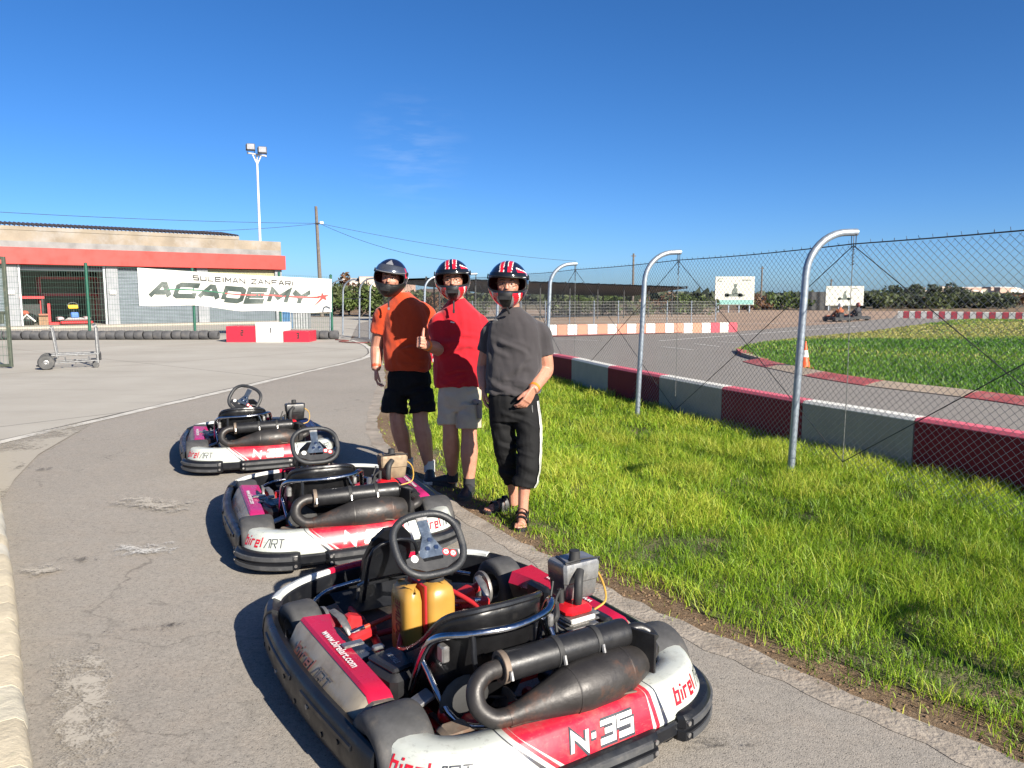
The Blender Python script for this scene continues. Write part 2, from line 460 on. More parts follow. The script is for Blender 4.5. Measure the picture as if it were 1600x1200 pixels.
M_WORN2 = m_worn('nearly gone white paint', (.52, .475, .41), .42, .53, 8)
M_LINE = plain('white road paint', (.66, .64, .6), .8, var=.15, sc=2, dirt=(.4, .36, .32), dsc=3)
M_LBAND = m_worn('pale cement band', (.47, .43, .365), .30, .44, 2.0)

ground = MB().grid(lambda a, b: ((a-.5)*9000, b*6200-200, 0), 24, 24).build('ground', M_SOIL, ang=0); structure(ground)
EDGE = [(4.4, -1.5), (3.25, .5), (2.42, 1.62), (1.75, 2.52), (1.15, 3.27), (.5, 4.12), (.12, 4.78), (-.29, 5.56), (-.9, 6.8), (-1.39, 8.2), (-1.72, 9.4), (-1.9, 10.5), (-2.1, 12),
        (-2.42, 14.2), (-2.98, 17.5), (-3.6, 20.5), (-4.6, 24.5), (-5.7, 27.6)]
EDGE = [p[:2] for p in catmull([(x, y, 0) for x, y in EDGE], 8)]
KERB = [(-7.2, -1.5), (-6.9, 2), (-6.35, 5.6), (-5.8, 8.57), (-5.16, 12.27), (-4.5, 16.4), (-3.95, 20.5), (-4.7, 24.6), (-5.9, 28)]
KERB = [p[:2] for p in catmull([(x, y, 0) for x, y in KERB], 8)]
sheet('pit_lane_road', EDGE + [(-5.9, 28), (-14, 28), (-14, -1.5)], .004, M_ASPH)
sheet('concrete_apron', KERB + [(-7.0, 33.9), (-9, 45), (-9, 58), (-60, 58), (-60, -1.5)], .008, M_CONC)
sheet('apron_edge_line', ribbon(KERB, .0, .15, .02), .0112, plain('pale joint line', (.62, .59, .53), .85, var=.2, sc=4, dirt=(.2, .18, .16), dsc=6))
sheet('apron_joint', ribbon([(p[0]-.02, p[1]) for p in KERB], .012, .012, .008), .0135, plain('dark joint', (.11, .1, .09), .95))
ep = []
for i, (x, y) in enumerate(EDGE): ep.append((x, y))
st = sheet('road_edging', ribbon(ep, .10, .06, .022), .0062, M_EDGE)
sheet('cement_band', [tuple(gp(u, v)[:2]) for u, v in ((162, 655), (75, 668), (0, 692), (-60, 720), (-60, 860), (0, 790), (22, 752), (60, 712), (108, 684))], .014, M_LBAND)
def worn_patch(a, b, w, mat, z=.0195):
    A, B = gp(*a), gp(*b); L = (B-A).length; me = bpy.data.meshes.new('worn_marking')
    me.from_pydata([(-L/2, -w/2, 0), (L/2, -w/2, 0), (L/2, w/2, 0), (-L/2, w/2, 0)], [], [(0, 1, 2, 3)]); me.materials.append(mat)
    o = link('worn_marking', me, None, ((A.x+B.x)/2, (A.y+B.y)/2, z)); o.rotation_euler = (0, 0, math.atan2(B.y-A.y, B.x-A.x)); structure(o)
worn_patch((140, 868), (305, 856), .42, M_WORN); worn_patch((150, 1290), (118, 985), .36, M_WORN2, .0205)
worn_patch((150, 780), (330, 800), .5, M_WORN2, .0215); worn_patch((20, 905), (110, 885), .3, M_WORN2, .022)
# oil and damp stains on the lane
M_STAIN = m_worn('oil stain', (.05, .042, .036), .5, .66, 5)
for (u, v, a, b) in ((60, 735, .8, .25), (1010, 1150, .25, .16), (1180, 1135, .12, .1), (230, 985, .4, .14), (1150, 1168, .3, .1), (120, 880, .35, .12), (640, 985, .4, .3)):
    c = gp(u, v); sheet('oil_stain', [(c.x+a*math.cos(t), c.y+b*math.sin(t)) for t in np.linspace(0, 2*PI, 14)[:-1]], .020, M_STAIN)

# ---- circuit
WALLPX = [(860, 553.4), (893, 559.4), (950, 572), (1030, 586.7), (1128, 604.5), (1254, 626), (1429, 653.3)]
WH = .50
WP = [gp(u, v, WH) for u, v in WALLPX]
d0 = (WP[-1]-WP[-2]); d0z = d0.normalized()
WP += [WP[-1]+d0z*2.0, WP[-1]+d0z*4.0, WP[-1]+d0z*6.0, WP[-1]+d0z*8]
d1 = (WP[0]-WP[1]).normalized()
back = []; q = WP[0].copy(); dd = Vector((d1.x, d1.y, 0))
for k in range(7):
    dd = Matrix.Rotation(R(2.2), 3, 'Z') @ dd; q = q+dd*2.0; back.append(q.copy())
WP = list(reversed(back))+WP
WP = [Vector((p.x, p.y, 0)) for p in WP]
NB = 7
tr = [(p.x+.05, p.y) for p in WP]
sheet('race_track', [tr[0]]+[(-6.2, 30.5), (-8, 34), (-9, 45), (-9.5, 58), (-30, 64), (90, 66), (120, 20), (60, -4)]+[tr[-1]]+list(reversed(tr[1:-1])), .004, M_TRACK)
sheet('verge_soil', [(x+.42+.10*math.sin(y*3.1)+.07*math.sin(y*7.7), y) for x, y in EDGE if y < 27]+[(p.x, p.y) for p in WP], .0045, plain('darkened lawn earth', (.10, .10, .035), .95, var=.4, sc=3, bump=.9, bsc=45, bdist=.02, dirt=(.20, .135, .08), dsc=1.6, dlo=.5, dhi=.62))  # earth coloured darker so the gaps between blades read dark
sheet('run_off_sand', [tuple(gp(u, v)[:2]) for u, v in ((700, 522), (1140, 519), (1215, 513), (1300, 506), (1395, 497), (1405, 486), (1100, 484), (700, 484))], .008, M_SAND)
INF = [(1150, 548), (1165, 541), (1210, 533), (1260, 527.5), (1345, 520), (1420, 510), (1490, 501), (1560, 497.5), (1750, 496), (2300, 500), (2300, 740), (1900, 677), (1600, 627), (1500, 614.5), (1390, 602), (1310, 590), (1260, 580.5), (1215, 571), (1180, 562), (1158, 555)]
INFW = [tuple(gp(u, v)[:2]) for u, v in INF]
sheet('infield_lawn', INFW, .012, M_LAWNSOIL)
def lines(name, items, w, z):
    for (a, b) in items:
        A, B = gp(*a), gp(*b); structure(sheet(name, ribbon([A[:2], B[:2]], w), z, M_LINE))
lines('track_line', [((1030, 533), (1345, 509.5)), ((1145, 507), (1330, 503.5))], .07, .012)
lines('track_line', [((1033, 542), (1082, 547)), ((1085, 537.5), (1125, 542)), ((868, 530), (935, 533)), ((1120, 534), (1180, 538))], .05, .012)

# kerb round the infield, painted block by block
kp = [Vector((*gp(u, v)[:2], 0)) for u, v in ((1150, 549), (1158, 556), (1180, 563), (1215, 572), (1260, 581.5), (1310, 591), (1390, 603), (1500, 615.5), (1600, 628), (1750, 652), (1900, 680))]
kp = [Vector(p) for p in catmull(kp, 10)]
M_KRED = plain('faded red kerb paint', (.42, .085, .085), .8, var=.25, sc=2, dirt=(.3, .22, .18), dsc=2)
M_KSAND = plain('sandy worn kerb', (.42, .33, .24), .85, var=.2, sc=2, dirt=(.3, .25, .2), dsc=2)
kerb = thing('track_kerb', 'low red and sand painted kerb edging the infield lawn', 'kerb')
acc = 0; seg = []; ci = 0; LEN = 1.7
for i in range(len(kp)-1):
    seg.append(kp[i]); acc += (kp[i+1]-kp[i]).length
    if acc > LEN or i == len(kp)-2:
        seg.append(kp[i+1]); mb = MB(); rings = []
        for j, p in enumerate(seg):
            t = (seg[min(j+1, len(seg)-1)]-seg[max(j-1, 0)]).normalized(); n = Vector((t.y, -t.x, 0))
            if j == 0: p = p+t*.006
            if j == len(seg)-1: p = p-t*.006
            n = -n if n.y > 0 else n
            rings.append([tuple(p+Vector((0, 0, .0))), tuple(p+Vector((0, 0, .09))), tuple(p+n*.2+Vector((0, 0, .07))), tuple(p+n*.46+Vector((0, 0, .02))), tuple(p+n*.46)])
        mb.loft(rings).build('kerb_block', M_KRED if ci % 2 == 0 else M_KSAND, kerb); ci += 1; acc = 0; seg = []

# near barrier wall: concrete blocks painted in turn red and white
def m_paint_wall(name, c):
    g = N(name); x = g.xyz()
    col = g.mix(g.ramp(g.noise(5, 6, rough=.7), .35, .7), tuple(q*.86 for q in c), c)
    col = g.mix(g.ramp(g.noise(9, 8, rough=.75), .62, .8, 0, .6), col, (.3, .26, .22))
    strk = g.noise(8, 5, g.mapping((3, 3, .25)), .6)
    col = g.mix(g.ramp(strk, .58, .8, 0, .3), col, tuple(q*.45 for q in c))
    g.color(col); g.set(rough=.75, spec=.3); g.bump(g.noise(45, 5), .3, .006); return g.m
M_WREDSHADE = m_paint_wall('red wall paint', (.27, .016, .026))  # red and white side paints darkened, standing in for the wall's shaded face
M_WWHITESHADE = m_paint_wall('shaded tone white wall paint', (.48, .44, .37))
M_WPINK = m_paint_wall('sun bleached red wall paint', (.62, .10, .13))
wall = thing('barrier_wall', 'low concrete track barrier painted red and white behind the chain link fence', 'barrier', tuple(WP[NB]))
def wall_block(parent, a, b, th, h, mat, o, nm='wall_block', g=.006, bev=.025, cap=None):
    t = (b-a).normalized(); n = Vector((-t.y, t.x, 0)); n = n if n.y > 0 or n.x > 0 else -n
    if n.x < 0: n = -n
    a = a+t*g; b = b-t*g; rings = []
    for p in (a, b):
        prof = [(0, 0), (0, h-bev), (bev, h), (th-bev, h), (th, h-bev), (th, 0)]
        rings.append([tuple(p+n*q+Vector((0, 0, z))-o) for q, z in prof])
    blk = MB().loft(rings).build(nm, mat, parent)
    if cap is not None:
        MB().loft([[tuple(p+n*q+Vector((0, 0, z))-o) for q, z in ((-.004, h-bev*1.3), (-.004, h-bev+.001), (bev, h+.004), (th-bev, h+.004), (th+.004, h-bev+.001), (th+.004, h-bev*1.3))] for p in (a, b)]).build('lit_wall_top', cap, blk)  # thin skin added on top to hold the painted sunlit tone
    return blk
M_TOPREDLIT = m_paint_wall('sunlit tone red wall top', (.80, .16, .22)); M_CAPWHITE = m_paint_wall('bright white wall top', (.86, .84, .78))  # top colours brightened to paint in sunlight; the white also serves far blocks
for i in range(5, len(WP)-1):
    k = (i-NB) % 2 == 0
    wall_block(wall, WP[i], WP[i+1], .2, WH, M_WREDSHADE if k else M_WWHITESHADE, WP[NB], cap=M_TOPREDLIT if k else M_CAPWHITE)
# far barriers
def far_wall(name, label, a, b, n, h, cols, extra=None):
    w = thing(name, label, 'barrier', tuple(a))
    for i in range(n):
        p, q2 = a.lerp(b, i/n), a.lerp(b, (i+1)/n)
        wall_block(w, p, q2, .3, h, cols[i % len(cols)], a, g=.012)
    return w
M_PALEORANGE = m_paint_wall('sun faded orange wall paint', (.60, .30, .20))
fa, fb = gp(1146, 518.5), gp(700, 526)
fw = far_wall('barrier_wall', 'low faded orange and white barrier at the far edge of the track', fa, fb, 29, .43, [M_PALEORANGE, M_CAPWHITE])
ch = [c for c in fw.children]
for i in (0, 2): ch[i].data.materials[0] = M_WPINK
kb = ribbon([gp(690, 530.5)[:2], gp(880, 525.5)[:2], gp(1030, 520.8)[:2], gp(1060, 520)[:2]], .35, .35)
sheet('painted_kerb_strip', kb, .03, M_KRED)
fa, fb = gp(1402, 497), gp(1640, 501)
far_wall('barrier_wall', 'distant red and white barrier along the bend beyond the infield', fa, fb, 24, .5, [M_CAPWHITE, M_WPINK])

# ================================================================== CHAIN LINK FENCE
M_GALV = plain('galvanised steel pipe', (.36, .41, .47), .42, .55, var=.14, sc=14, bump=.08, bsc=60, dirt=(.25, .26, .27), dsc=6, dlo=.6, dhi=.85)
M_WIRE = plain('galvanised wire', (.30, .30, .29), .5, .6, var=.2, sc=3, bump=0)
M_DWIRE = plain('dark tension wire', (.06, .06, .065), .6, .4, bump=0)
POSTS = [(4.36, .45), (3.46, 3.7), (2.57, 6.95), (1.68, 10.21), (.62, 14.04), (-.38, 17.4), (-1.5, 20.7), (-2.75, 23.8), (-4.1, 26.5), (-5.37, 28.9)]
POSTS = [Vector((x, y, 0)) for x, y in POSTS]
fence = thing('chain_link_fence', 'tall chain link fence on curved grey steel posts beside the grass', 'fence', tuple(POSTS[2]))
FO = POSTS[2]
def curved_post(p, n, parent, o, h=2.23, r=.033, arm=.5, name='post', mat=None):
    rad = arm-.1; pts = [p+Vector((0, 0, -.1)), p+Vector((0, 0, .6)), p+Vector((0, 0, h-rad))]
    for k in range(1, 11):
        a = PI/2*k/10; pts.append(p+n*(rad*(1-math.cos(a)))+Vector((0, 0, h-rad+rad*math.sin(a)*.96)))
    pts.append(p+n*arm+Vector((0, 0, h-rad*.03)))
    pts = [q+n*(max(0, q.z)*.04) for q in pts]
    MB().tube([q-o for q in pts], r, 12).build(name, mat or M_GALV, parent)
    return p+n*(arm+.06)
tips = []
for i, p in enumerate(POSTS):
    t = (POSTS[min(i+1, len(POSTS)-1)]-POSTS[max(i-1, 0)]).normalized(); n = Vector((t.y, -t.x, 0))
    tilt = random.uniform(-.012, .012)
    tips.append(curved_post(p, (n+t*tilt).normalized(), fence, FO))
TOPZ = 2.10
DW, DH = .080, .066
for i in range(len(tips)-1):
    a, b = tips[i], tips[i+1]; L = (b-a).length; t = (b-a)/L; mb = MB(); nrm = Vector((t.y, -t.x, 0))
    h = TOPZ-.03; sl = (DW/2)/(DH/2); r = .0018 if i < 4 else .0023
    def P3(s, z): return a+t*s+Vector((0, 0, z+.03+.015*math.sin(PI*s/L)*(-1 if z > h*.5 else .4)))+nrm*(.03*math.sin(PI*s/L)*math.sin(PI*z/h))-FO
    nn = int((L+h*sl)/DW)+1
    for sg in (1, -1):
        for k in range(nn):
            s0 = k*DW-h*sl if sg == 1 else k*DW
            s1 = s0+h*sl if sg == 1 else s0-h*sl
            z0, z1 = 0, h
            def clip(s, sA, zA, sB, zB): return zA+(zB-zA)*(s-sA)/(sB-sA)
            lo, hi = (s0, s1) if s0 < s1 else (s1, s0)
            A, B = max(lo, 0), min(hi, L)
            if B-A < .03: continue
            zA, zB = clip(A, s0, z0, s1, z1), clip(B, s0, z0, s1, z1)
            m = 4
            path = [P3(A+(B-A)*j/m, zA+(zB-zA)*j/m)+nrm*(.002*sg) for j in range(m+1)]
            mb.tube(path, r, 3, cap=False)
    o = mb.build('wire_mesh', M_WIRE, fence, recalc=False); o['kind'] = 'stuff'
    # top barbed strand, with its barbs
    mb = MB(); path = [P3(L*j/8, h)+Vector((0, 0, .012)) for j in range(9)]
    mb.tube(path, .006, 5)
    for k in range(int(L/.14)):
        c = P3(.07+k*.14, h)+Vector((0, 0, .012)); aa = random.uniform(0, 3)
        for q in (0, 1.6): mb.tube([c-Vector((t.x*.01, t.y*.01, 0))-Vector((0, 0, .002)), c+Vector((.5*t.x*math.cos(aa+q), .5*t.y*math.cos(aa+q), abs(math.sin(aa+q))))*.035], .0022, 3)
    mb.build('barbed_strand', M_DWIRE, fence)
    MB().tube([P3(0, h), P3(L*.5, h*.53), P3(L, .06)], .0045, 5).build('brace_wire', M_DWIRE, fence)
    MB().tube([P3(0, .06), P3(L*.5, h*.51), P3(L, h)], .0045, 5).build('brace_wire', M_DWIRE, fence)
    MB().tube([P3(0, h+.12), P3(0.005, h*.7), P3(-.01, h*.4), P3(0, 0)], .004, 5).build('tie_wire', M_WIRE, fence)
    mb = MB()
    for k in range(14):
        c = P3(random.uniform(-.012, .012), h-.02-k*.012+random.uniform(-.004, .004)); mb.tube([c+t*.012, c+nrm*.012, c-t*.012, c-nrm*.012], .003, 3, closed=True)
    mb.tube([P3(-.03, h+.1), P3(-.03, h-.02), P3(.03, h-.02), P3(.03, h+.1)], .004, 4)
    mb.build('wire_tie', M_DWIRE, fence)
# the same kind of posts where the fence turns off behind the people
POST2 = [Vector((-5.95, 29.9, 0)), Vector((-7.05, 32.0, 0)), Vector((-7.95, 33.6, 0))]
f2 = thing('fence_gate', 'thin curved steel posts of the open fence gap left of the man in orange', 'fence', tuple(POST2[0]))
for p in POST2: curved_post(p, Vector((.92, -.38, 0)).normalized(), f2, POST2[0], 2.3, .033, .62)
mb = MB()
for z in (.25, .9, 1.5, 2.05): mb.tube([p+Vector((.5, -.2, z))-POST2[0] for p in POST2], .006, 4)
mb.build('wire', M_WIRE, f2)

# ================================================================== GRASS
def grass_mesh(name, pos, h, w, lean, mats, seed, label, cat='grass', tint=None):
    r = np.random.default_rng(seed); n = len(pos)
    ang = r.uniform(0, 2*PI, n); la = r.uniform(0, 2*PI, n)
    d = np.stack([np.cos(ang), np.sin(ang), np.zeros(n)], 1); ld = np.stack([np.cos(la), np.sin(la), np.zeros(n)], 1)
    le = (lean*r.uniform(.15, 1.25, n)*h)[:, None]; hh = h[:, None]; ww = w[:, None]*.5; up = np.array([0, 0, 1.])
    p0 = pos; p1 = pos+up*hh*.55+ld*le*.35; p2 = pos+up*hh*(1-.22*(le/hh))+ld*le
    V = np.stack([p0-d*ww, p0+d*ww, p1+d*ww*.8, p1-d*ww*.8, p2], 1).reshape(-1, 3)
    base = (np.arange(n)*5)[:, None]
    tri = np.concatenate([base+np.array([[0, 1, 2]]), base+np.array([[0, 2, 3]]), base+np.array([[3, 2, 4]])], 1).reshape(-1, 3)
    me = bpy.data.meshes.new(name); me.vertices.add(len(V)); me.vertices.foreach_set('co', V.ravel())
    nt = len(tri); me.loops.add(nt*3); me.loops.foreach_set('vertex_index', tri.ravel().astype(np.int32))
    me.polygons.add(nt); me.polygons.foreach_set('loop_start', np.arange(0, nt*3, 3, dtype=np.int32)); 
    me.polygons.foreach_set('use_smooth', np.ones(nt, dtype=bool))
    me.update(); me.validate()
    at_ = me.attributes.new('tint', 'FLOAT', 'POINT')
    tv = r.uniform(0, 1, n) if tint is None else np.clip(tint+r.normal(0, .22, n), 0, 1)
    at_.data.foreach_set('value', np.repeat(tv, 5).astype(np.float32))
    me.materials.append(mats)
    o = link(name, me); tag(o, label, cat, kind='stuff'); return o
def m_grass(name, a, b, c):
    g = N(name); t = g.n('Attribute'); t.attribute_name = 'tint'
    cr = g.n('ValToRGB'); e = cr.color_ramp.elements
    e[0].color = (*a, 1); e[1].color = (*c, 1); q = e.new(.55); q.color = (*b, 1)
    g.l(t.outputs['Fac'], cr.inputs[0]); g.color(cr.outputs[0]); g.set(rough=.5, spec=.35)
    tl = g.n('BsdfTranslucent'); ad = g.n('MixShader'); ad.inputs[0].default_value = .38
    g.l(g.mix(1.0, cr.outputs[0], .85, 'MULTIPLY'), tl.inputs[0]); g.l(g.b.outputs[0], ad.inputs[1]); g.l(tl.outputs[0], ad.inputs[2]); g.l(ad.outputs[0], g.o.inputs['Surface'])
    return g.m
M_GRASS = m_grass('grass blades', (.085, .195, .012), (.31, .49, .026), (.62, .64, .09))
M_GRASS2 = m_grass('infield grass blades', (.07, .19, .02), (.16, .31, .03), (.48, .42, .13))
EY = np.array([p[1] for p in EDGE]); EX = np.array([p[0] for p in EDGE])
WX = np.array([p.x for p in reversed(WP)]); WY = np.array([p.y for p in reversed(WP)])
def fbm(x, y, s, seed=0.0, o=3):
    return np.array([noise.fractal(Vector((a*s, b*s, seed)), 1.0, 2.0, o) for a, b in zip(x, y)])
def strip_points(y0, y1, dens, seed):
    r = np.random.default_rng(seed); n = int((y1-y0)*7*dens)
    y = r.uniform(y0, y1, n); xl = np.interp(y, EY, EX); xr = np.interp(y, WY, WX)
    x = r.uniform(-8, 8, n); k = (x > xl+.02) & (x < xr-.03); x, y, xl, xr = x[k], y[k], xl[k], xr[k]
    # keep to what can be seen: right limit of the view plus a margin
    k = x < .70*y+.9; x, y, xl, xr = x[k], y[k], xl[k], xr[k]
    d = x-xl; nz_ = fbm(x, y, 1.1, 3.1); nb = fbm(x, y, 3.2, 9.7, 2)
    wid = np.clip(.05+.24*nz_+.18*nb, .0, .5)                      # bare earth along the edging
    wid = np.where(y > 5.6, wid+.10, wid); wid = np.where(y > 6.8, wid+.16, wid)
    p = np.clip((d-wid)/.30, 0.04, 1.0)
    p *= np.clip(1.7+2.0*nb+.8*nz_, .55, 1)                        # thin spots
    for (u, v, rad) in ((905, 768, .12),):
        c = gp(u, v); p *= np.clip((np.hypot(x-c.x, (y-c.y)*.8)-rad*.45)/(rad*.6), .05, 1)
    k = r.uniform(0, 1, len(x)) < p; x, y, d, nz_, nb, p = x[k], y[k], d[k], nz_[k], nb[k], p[k]
    return x, y, d, nz_, nb, p, xr[:0]
GX = []
for (y0, y1, dens, hs, ws, sd) in ((1.8, 5.2, 10500, .82, .0038, 1), (5.2, 9, 7000, .86, .0054, 2), (9, 16, 2900, .9, .0092, 3), (16, 29, 1000, .95, .017, 4)):
    x, y, d, a, b, p, _ = strip_points(y0, y1, dens, sd)
    r = np.random.default_rng(sd+50)
    h = (.075+.055*np.clip(d/1.2, 0, 1)+.05*a+.05*b)*r.uniform(.55, 1.3, len(x))*hs
    h = np.clip(h*np.clip(p+.25, .4, 1), .02, .24)
    w = ws*r.uniform(.7, 1.35, len(x))
    pos = np.stack([x, y, np.full(len(x), .004)], 1)
    GX.append((pos, h, w, .45+.38*b+.30*a+.14*(y > 6)))
pos = np.concatenate([g[0] for g in GX]); h = np.concatenate([g[1] for g in GX]); w = np.concatenate([g[2] for g in GX]); ti = np.concatenate([g[3] for g in GX])
grass_mesh('lawn_grass', pos, h, w, .95, M_GRASS, 5, 'rough bright green grass strip between the pit lane and the barrier', tint=ti)
# infield lawn blades
def in_poly(x, y, poly):
    ins = np.zeros(len(x), bool); j = len(poly)-1
    for i in range(len(poly)):
        xi, yi = poly[i]; xj, yj = poly[j]
        c = ((yi > y) != (yj > y)) & (x < (xj-xi)*(y-yi)/(yj-yi+1e-12)+xi); ins ^= c; j = i
    return ins
r = np.random.default_rng(77); PX = []; PY = []; PW = []
for (y0, y1, dens, ww) in ((9, 20, 420, .022), (20, 32, 170, .04), (32, 66, 60, .07)):
    n = int((y1-y0)*45*dens); y = r.uniform(y0, y1, n); x = r.uniform(4, 49, n)
    k = in_poly(x, y, INFW) & (x < .70*y+1); PX.append(x[k]); PY.append(y[k]); PW.append(np.full(k.sum(), ww))
x = np.concatenate(PX); y = np.concatenate(PY); w = np.concatenate(PW)
nz_ = fbm(x, y, .18, 1.7)
dry = np.clip((y-27-.12*(x-20)+2.5*nz_)/3.0, 0, 1)*np.clip((48-y)/6+.75*nz_+.2, .35, 1)
ti = np.clip(.30+.35*nz_, 0, .62)*(1-dry)+dry*(.93+.12*nz_)
grass_mesh('infield_grass', np.stack([x, y, np.full(len(x), .01)], 1), r.uniform(.06, .13, len(x))*(1-.45*dry), w*r.uniform(.7, 1.3, len(x)), .6, M_GRASS2, 8, 'mown infield grass inside the bend, drying out towards the far side', tint=ti)
# clods and crumbs of earth along the bare edge
mb = MB(); r = random.Random(5)
for k in range(1100):
    i = r.randrange(8, len(EDGE)-60); x, y = EDGE[i]; x += .04+.4*r.random()**2; y += r.uniform(-.1, .1)
    s = r.uniform(.0025, .008); mb.ell((x, y, s*.4), (s*r.uniform(.8, 1.5), s, s*.7), 5, 3)
tag(mb.build('soil_crumbs', plain('earth crumbs', (.24, .155, .09), .95, var=.3), ang=0), 'brown crumbs of earth along the bare lawn edge', 'soil', kind='stuff')

# ================================================================== LOW STONE WALL AT THE LEFT
def m_stone(name, c):
    g = N(name)
    col = g.mix(g.ramp(g.noise(6, 7, rough=.7), .3, .7), tuple(q*.72 for q in c), c)
    col = g.mix(g.ramp(g.noise(2.2, 5, g.mapping((1, 1, 6)), .7), .5, .8, 0, .6), col, (.62, .52, .36))
    col = g.mix(g.ramp(g.noise(17, 6), .62, .8, 0, .5), col, (.34, .36, .22))
    g.color(col); g.set(rough=.9, spec=.2); g.bump(g.noise(22, 6, rough=.7), .6, .012); return g.m
M_STONES = [m_stone('pale wall stone', (.74, .68, .54)), m_stone('honey wall stone', (.72, .63, .47)), m_stone('grey wall stone', (.70, .66, .56))]
sw = thing('stone_wall', 'low pale stone wall along the left edge of the lane', 'wall', (-1.7, 2.52, 0))
SL = [gp(u, v) for u, v in ((62, 1330), (45, 1200), (38, 1100), (30, 1000), (14, 880), (1, 800))]
SL = [SL[0]+(SL[0]-SL[1])*1.2]+SL+[SL[-1]+(SL[-1]-SL[-2])*k for k in (1, 2.5)]
SO = Vector((-1.7, 2.52, 0))
rr = random.Random(3); pos = 0
cum = [0]
for i in range(1, len(SL)): cum.append(cum[-1]+(SL[i]-SL[i-1]).length)
def on_line(s):
    for i in range(1, len(SL)):
        if s <= cum[i] or i == len(SL)-1:
            k = (s-cum[i-1])/(cum[i]-cum[i-1]); return SL[i-1].lerp(SL[i], k), (SL[i]-SL[i-1]).normalized()
s = 0
while s < cum[-1]-.05:
    L = rr.uniform(.17, .34); a, t = on_line(s); b, _ = on_line(min(s+L-.004, cum[-1])); n = Vector((-t.y, t.x, 0))
    for row, (z0, z1, in0) in enumerate(((-.05, .105, .004), (.109, .215, .0))):
        rings = []
        for q in range(5):
            p = a.lerp(b, q/4); e = .002 if q in (0, 4) else 0
            j = .010*noise.noise(p*5)+.004*noise.noise(p*19); zt = z1-e+.010*noise.noise(p*6+Vector((5, 0, 0)))
            rings.append([tuple(p+n*(in0+j+e)+Vector((0, 0, z0))-SO), tuple(p+n*(in0+j*.8+e-.004)+Vector((0, 0, (z0+zt)/2))-SO), tuple(p+n*(in0+j+e+.006)+Vector((0, 0, zt-.02))-SO),
                          tuple(p+n*(in0+.03+j)+Vector((0, 0, zt))-SO), tuple(p+n*(.20)+Vector((0, 0, zt+rr.uniform(-.008, .008)))-SO), tuple(p+n*.40+Vector((0, 0, zt))-SO), tuple(p+n*.42+Vector((0, 0, z0))-SO)])
        MB().loft(rings).build('stone', M_STONES[rr.randrange(3)], sw, ang=50)
    s += L
mb = MB(); rings = []
for p, t in [on_line(q) for q in np.linspace(0, cum[-1], 12)]:
    n = Vector((-t.y, t.x, 0)); rings.append([tuple(p+n*.03+Vector((0, 0, -.05))-SO), tuple(p+n*.035+Vector((0, 0, .185))-SO), tuple(p+n*.38+Vector((0, 0, .19))-SO), tuple(p+n*.38+Vector((0, 0, -.05))-SO)])
mb.loft(rings).build('mortar', plain('wall mortar', (.62, .57, .46), .95, bump=.6, bsc=60), sw)
# ================================================================== GARAGE BUILDING
M_PLASTER = plain('bare cement render', (.28, .235, .18), .9, var=.2, sc=.9, bump=.4, bsc=18, bdist=.01, dirt=(.34, .32, .30), dsc=.7, dlo=.48, dhi=.7)
M_GREYREN = plain('grey cement band', (.24, .24, .235), .9, var=.25, sc=1.4, bump=.4, bsc=18, bdist=.01, dirt=(.27, .27, .27), dsc=1.1)
M_FASC = plain('red fascia paint', (.50, .028, .018), .55, var=.06, sc=.8, bump=.05)
M_PILL = plain('pale grey pillar paint', (.27, .28, .30), .75, var=.1, sc=2, dirt=(.36, .36, .36), dsc=2.5)
M_SHUT = plain('grey roller shutter', (.17, .20, .23), .5, .3, var=.1, sc=3, bump=0)
M_ROOF = plain('dark roof sheet', (.07, .05, .045), .7, var=.2)
M_INWALL = plain('garage wall', (.42, .41, .39), .9, var=.1)
M_DARK = plain('dark clutter', (.03, .03, .032), .7, var=.4)
M_RED = plain('red painted steel', (.50, .025, .03), .4, .0, var=.12, sc=8, bump=.05, dirt=(.12, .06, .05), dsc=12, dlo=.62, dhi=.85)
M_WHITE = plain('white paint', (.78, .77, .74), .5, var=.06, bump=.05)
M_BLACKP = plain('black plastic', (.018, .018, .02), .42, var=.25, bump=.15, bsc=200)
BLD = Vector((-13.8, 46.5, 0)); BRZ = math.atan2(.626, .779)
bld = thing('garage_building', 'long low garage with red fascia, grey roller shutters and bare cement parapet', 'building', tuple(BLD), BRZ)
X0, X1, DEP = -24.0, 0.0, 9.0
# walls with real openings: pillars, side and back walls
pil = [(-14.05, -13.45), (-9.52, -8.96), (-4.92, -4.32), (-.42, 0), (-18.7, -18.1), (-24, -22.8)]
for a, b in pil:
    MB().box(((a+b)/2, .2, 1.575), (b-a, .4, 3.15), b=.012).build('pillar', M_PILL, bld)
for a, b in pil[:3]:
    MB().box(((a+b)/2-.02, -.05, 1.78), (.3, .1, .2), b=.01).build('socket_box', M_WHITE, bld)
MB().box((-12, DEP, 1.9), (24, .25, 3.8)).build('wall', M_INWALL, bld)
MB().box((-.14, DEP/2+.2, 1.9), (.25, DEP-.4, 3.8)).build('wall', M_PLASTER, bld)
MB().box((-24, DEP/2+.2, 1.9), (.25, DEP-.4, 3.8)).build('wall', M_PLASTER, bld)
for xw in (-13.6, -9.25): MB().box((xw, DEP/2+.3, 1.55), (.2, DEP-.9, 3.1)).build('partition', M_INWALL, bld)
MB().box((-12, DEP/2, 3.47), (23.9, DEP-.1, .12)).build('ceiling', M_INWALL, bld)
MB().box((-12, DEP/2-.5, .06), (24.6, DEP+1.5, .12), b=.02).build('floor_slab', plain('garage slab', (.42, .38, .32), .9), bld)
MB().box((-12, .1, 3.56), (24.3, .75, .82), b=.015).build('fascia', M_FASC, bld)
mb = MB().box((-12, .25, 4.13), (24.1, .3, .32)); mb.build('cement_band', M_GREYREN, bld)
MB().box((-12, .27, 4.55), (24.1, .3, .52)).build('parapet', M_PLASTER, bld)
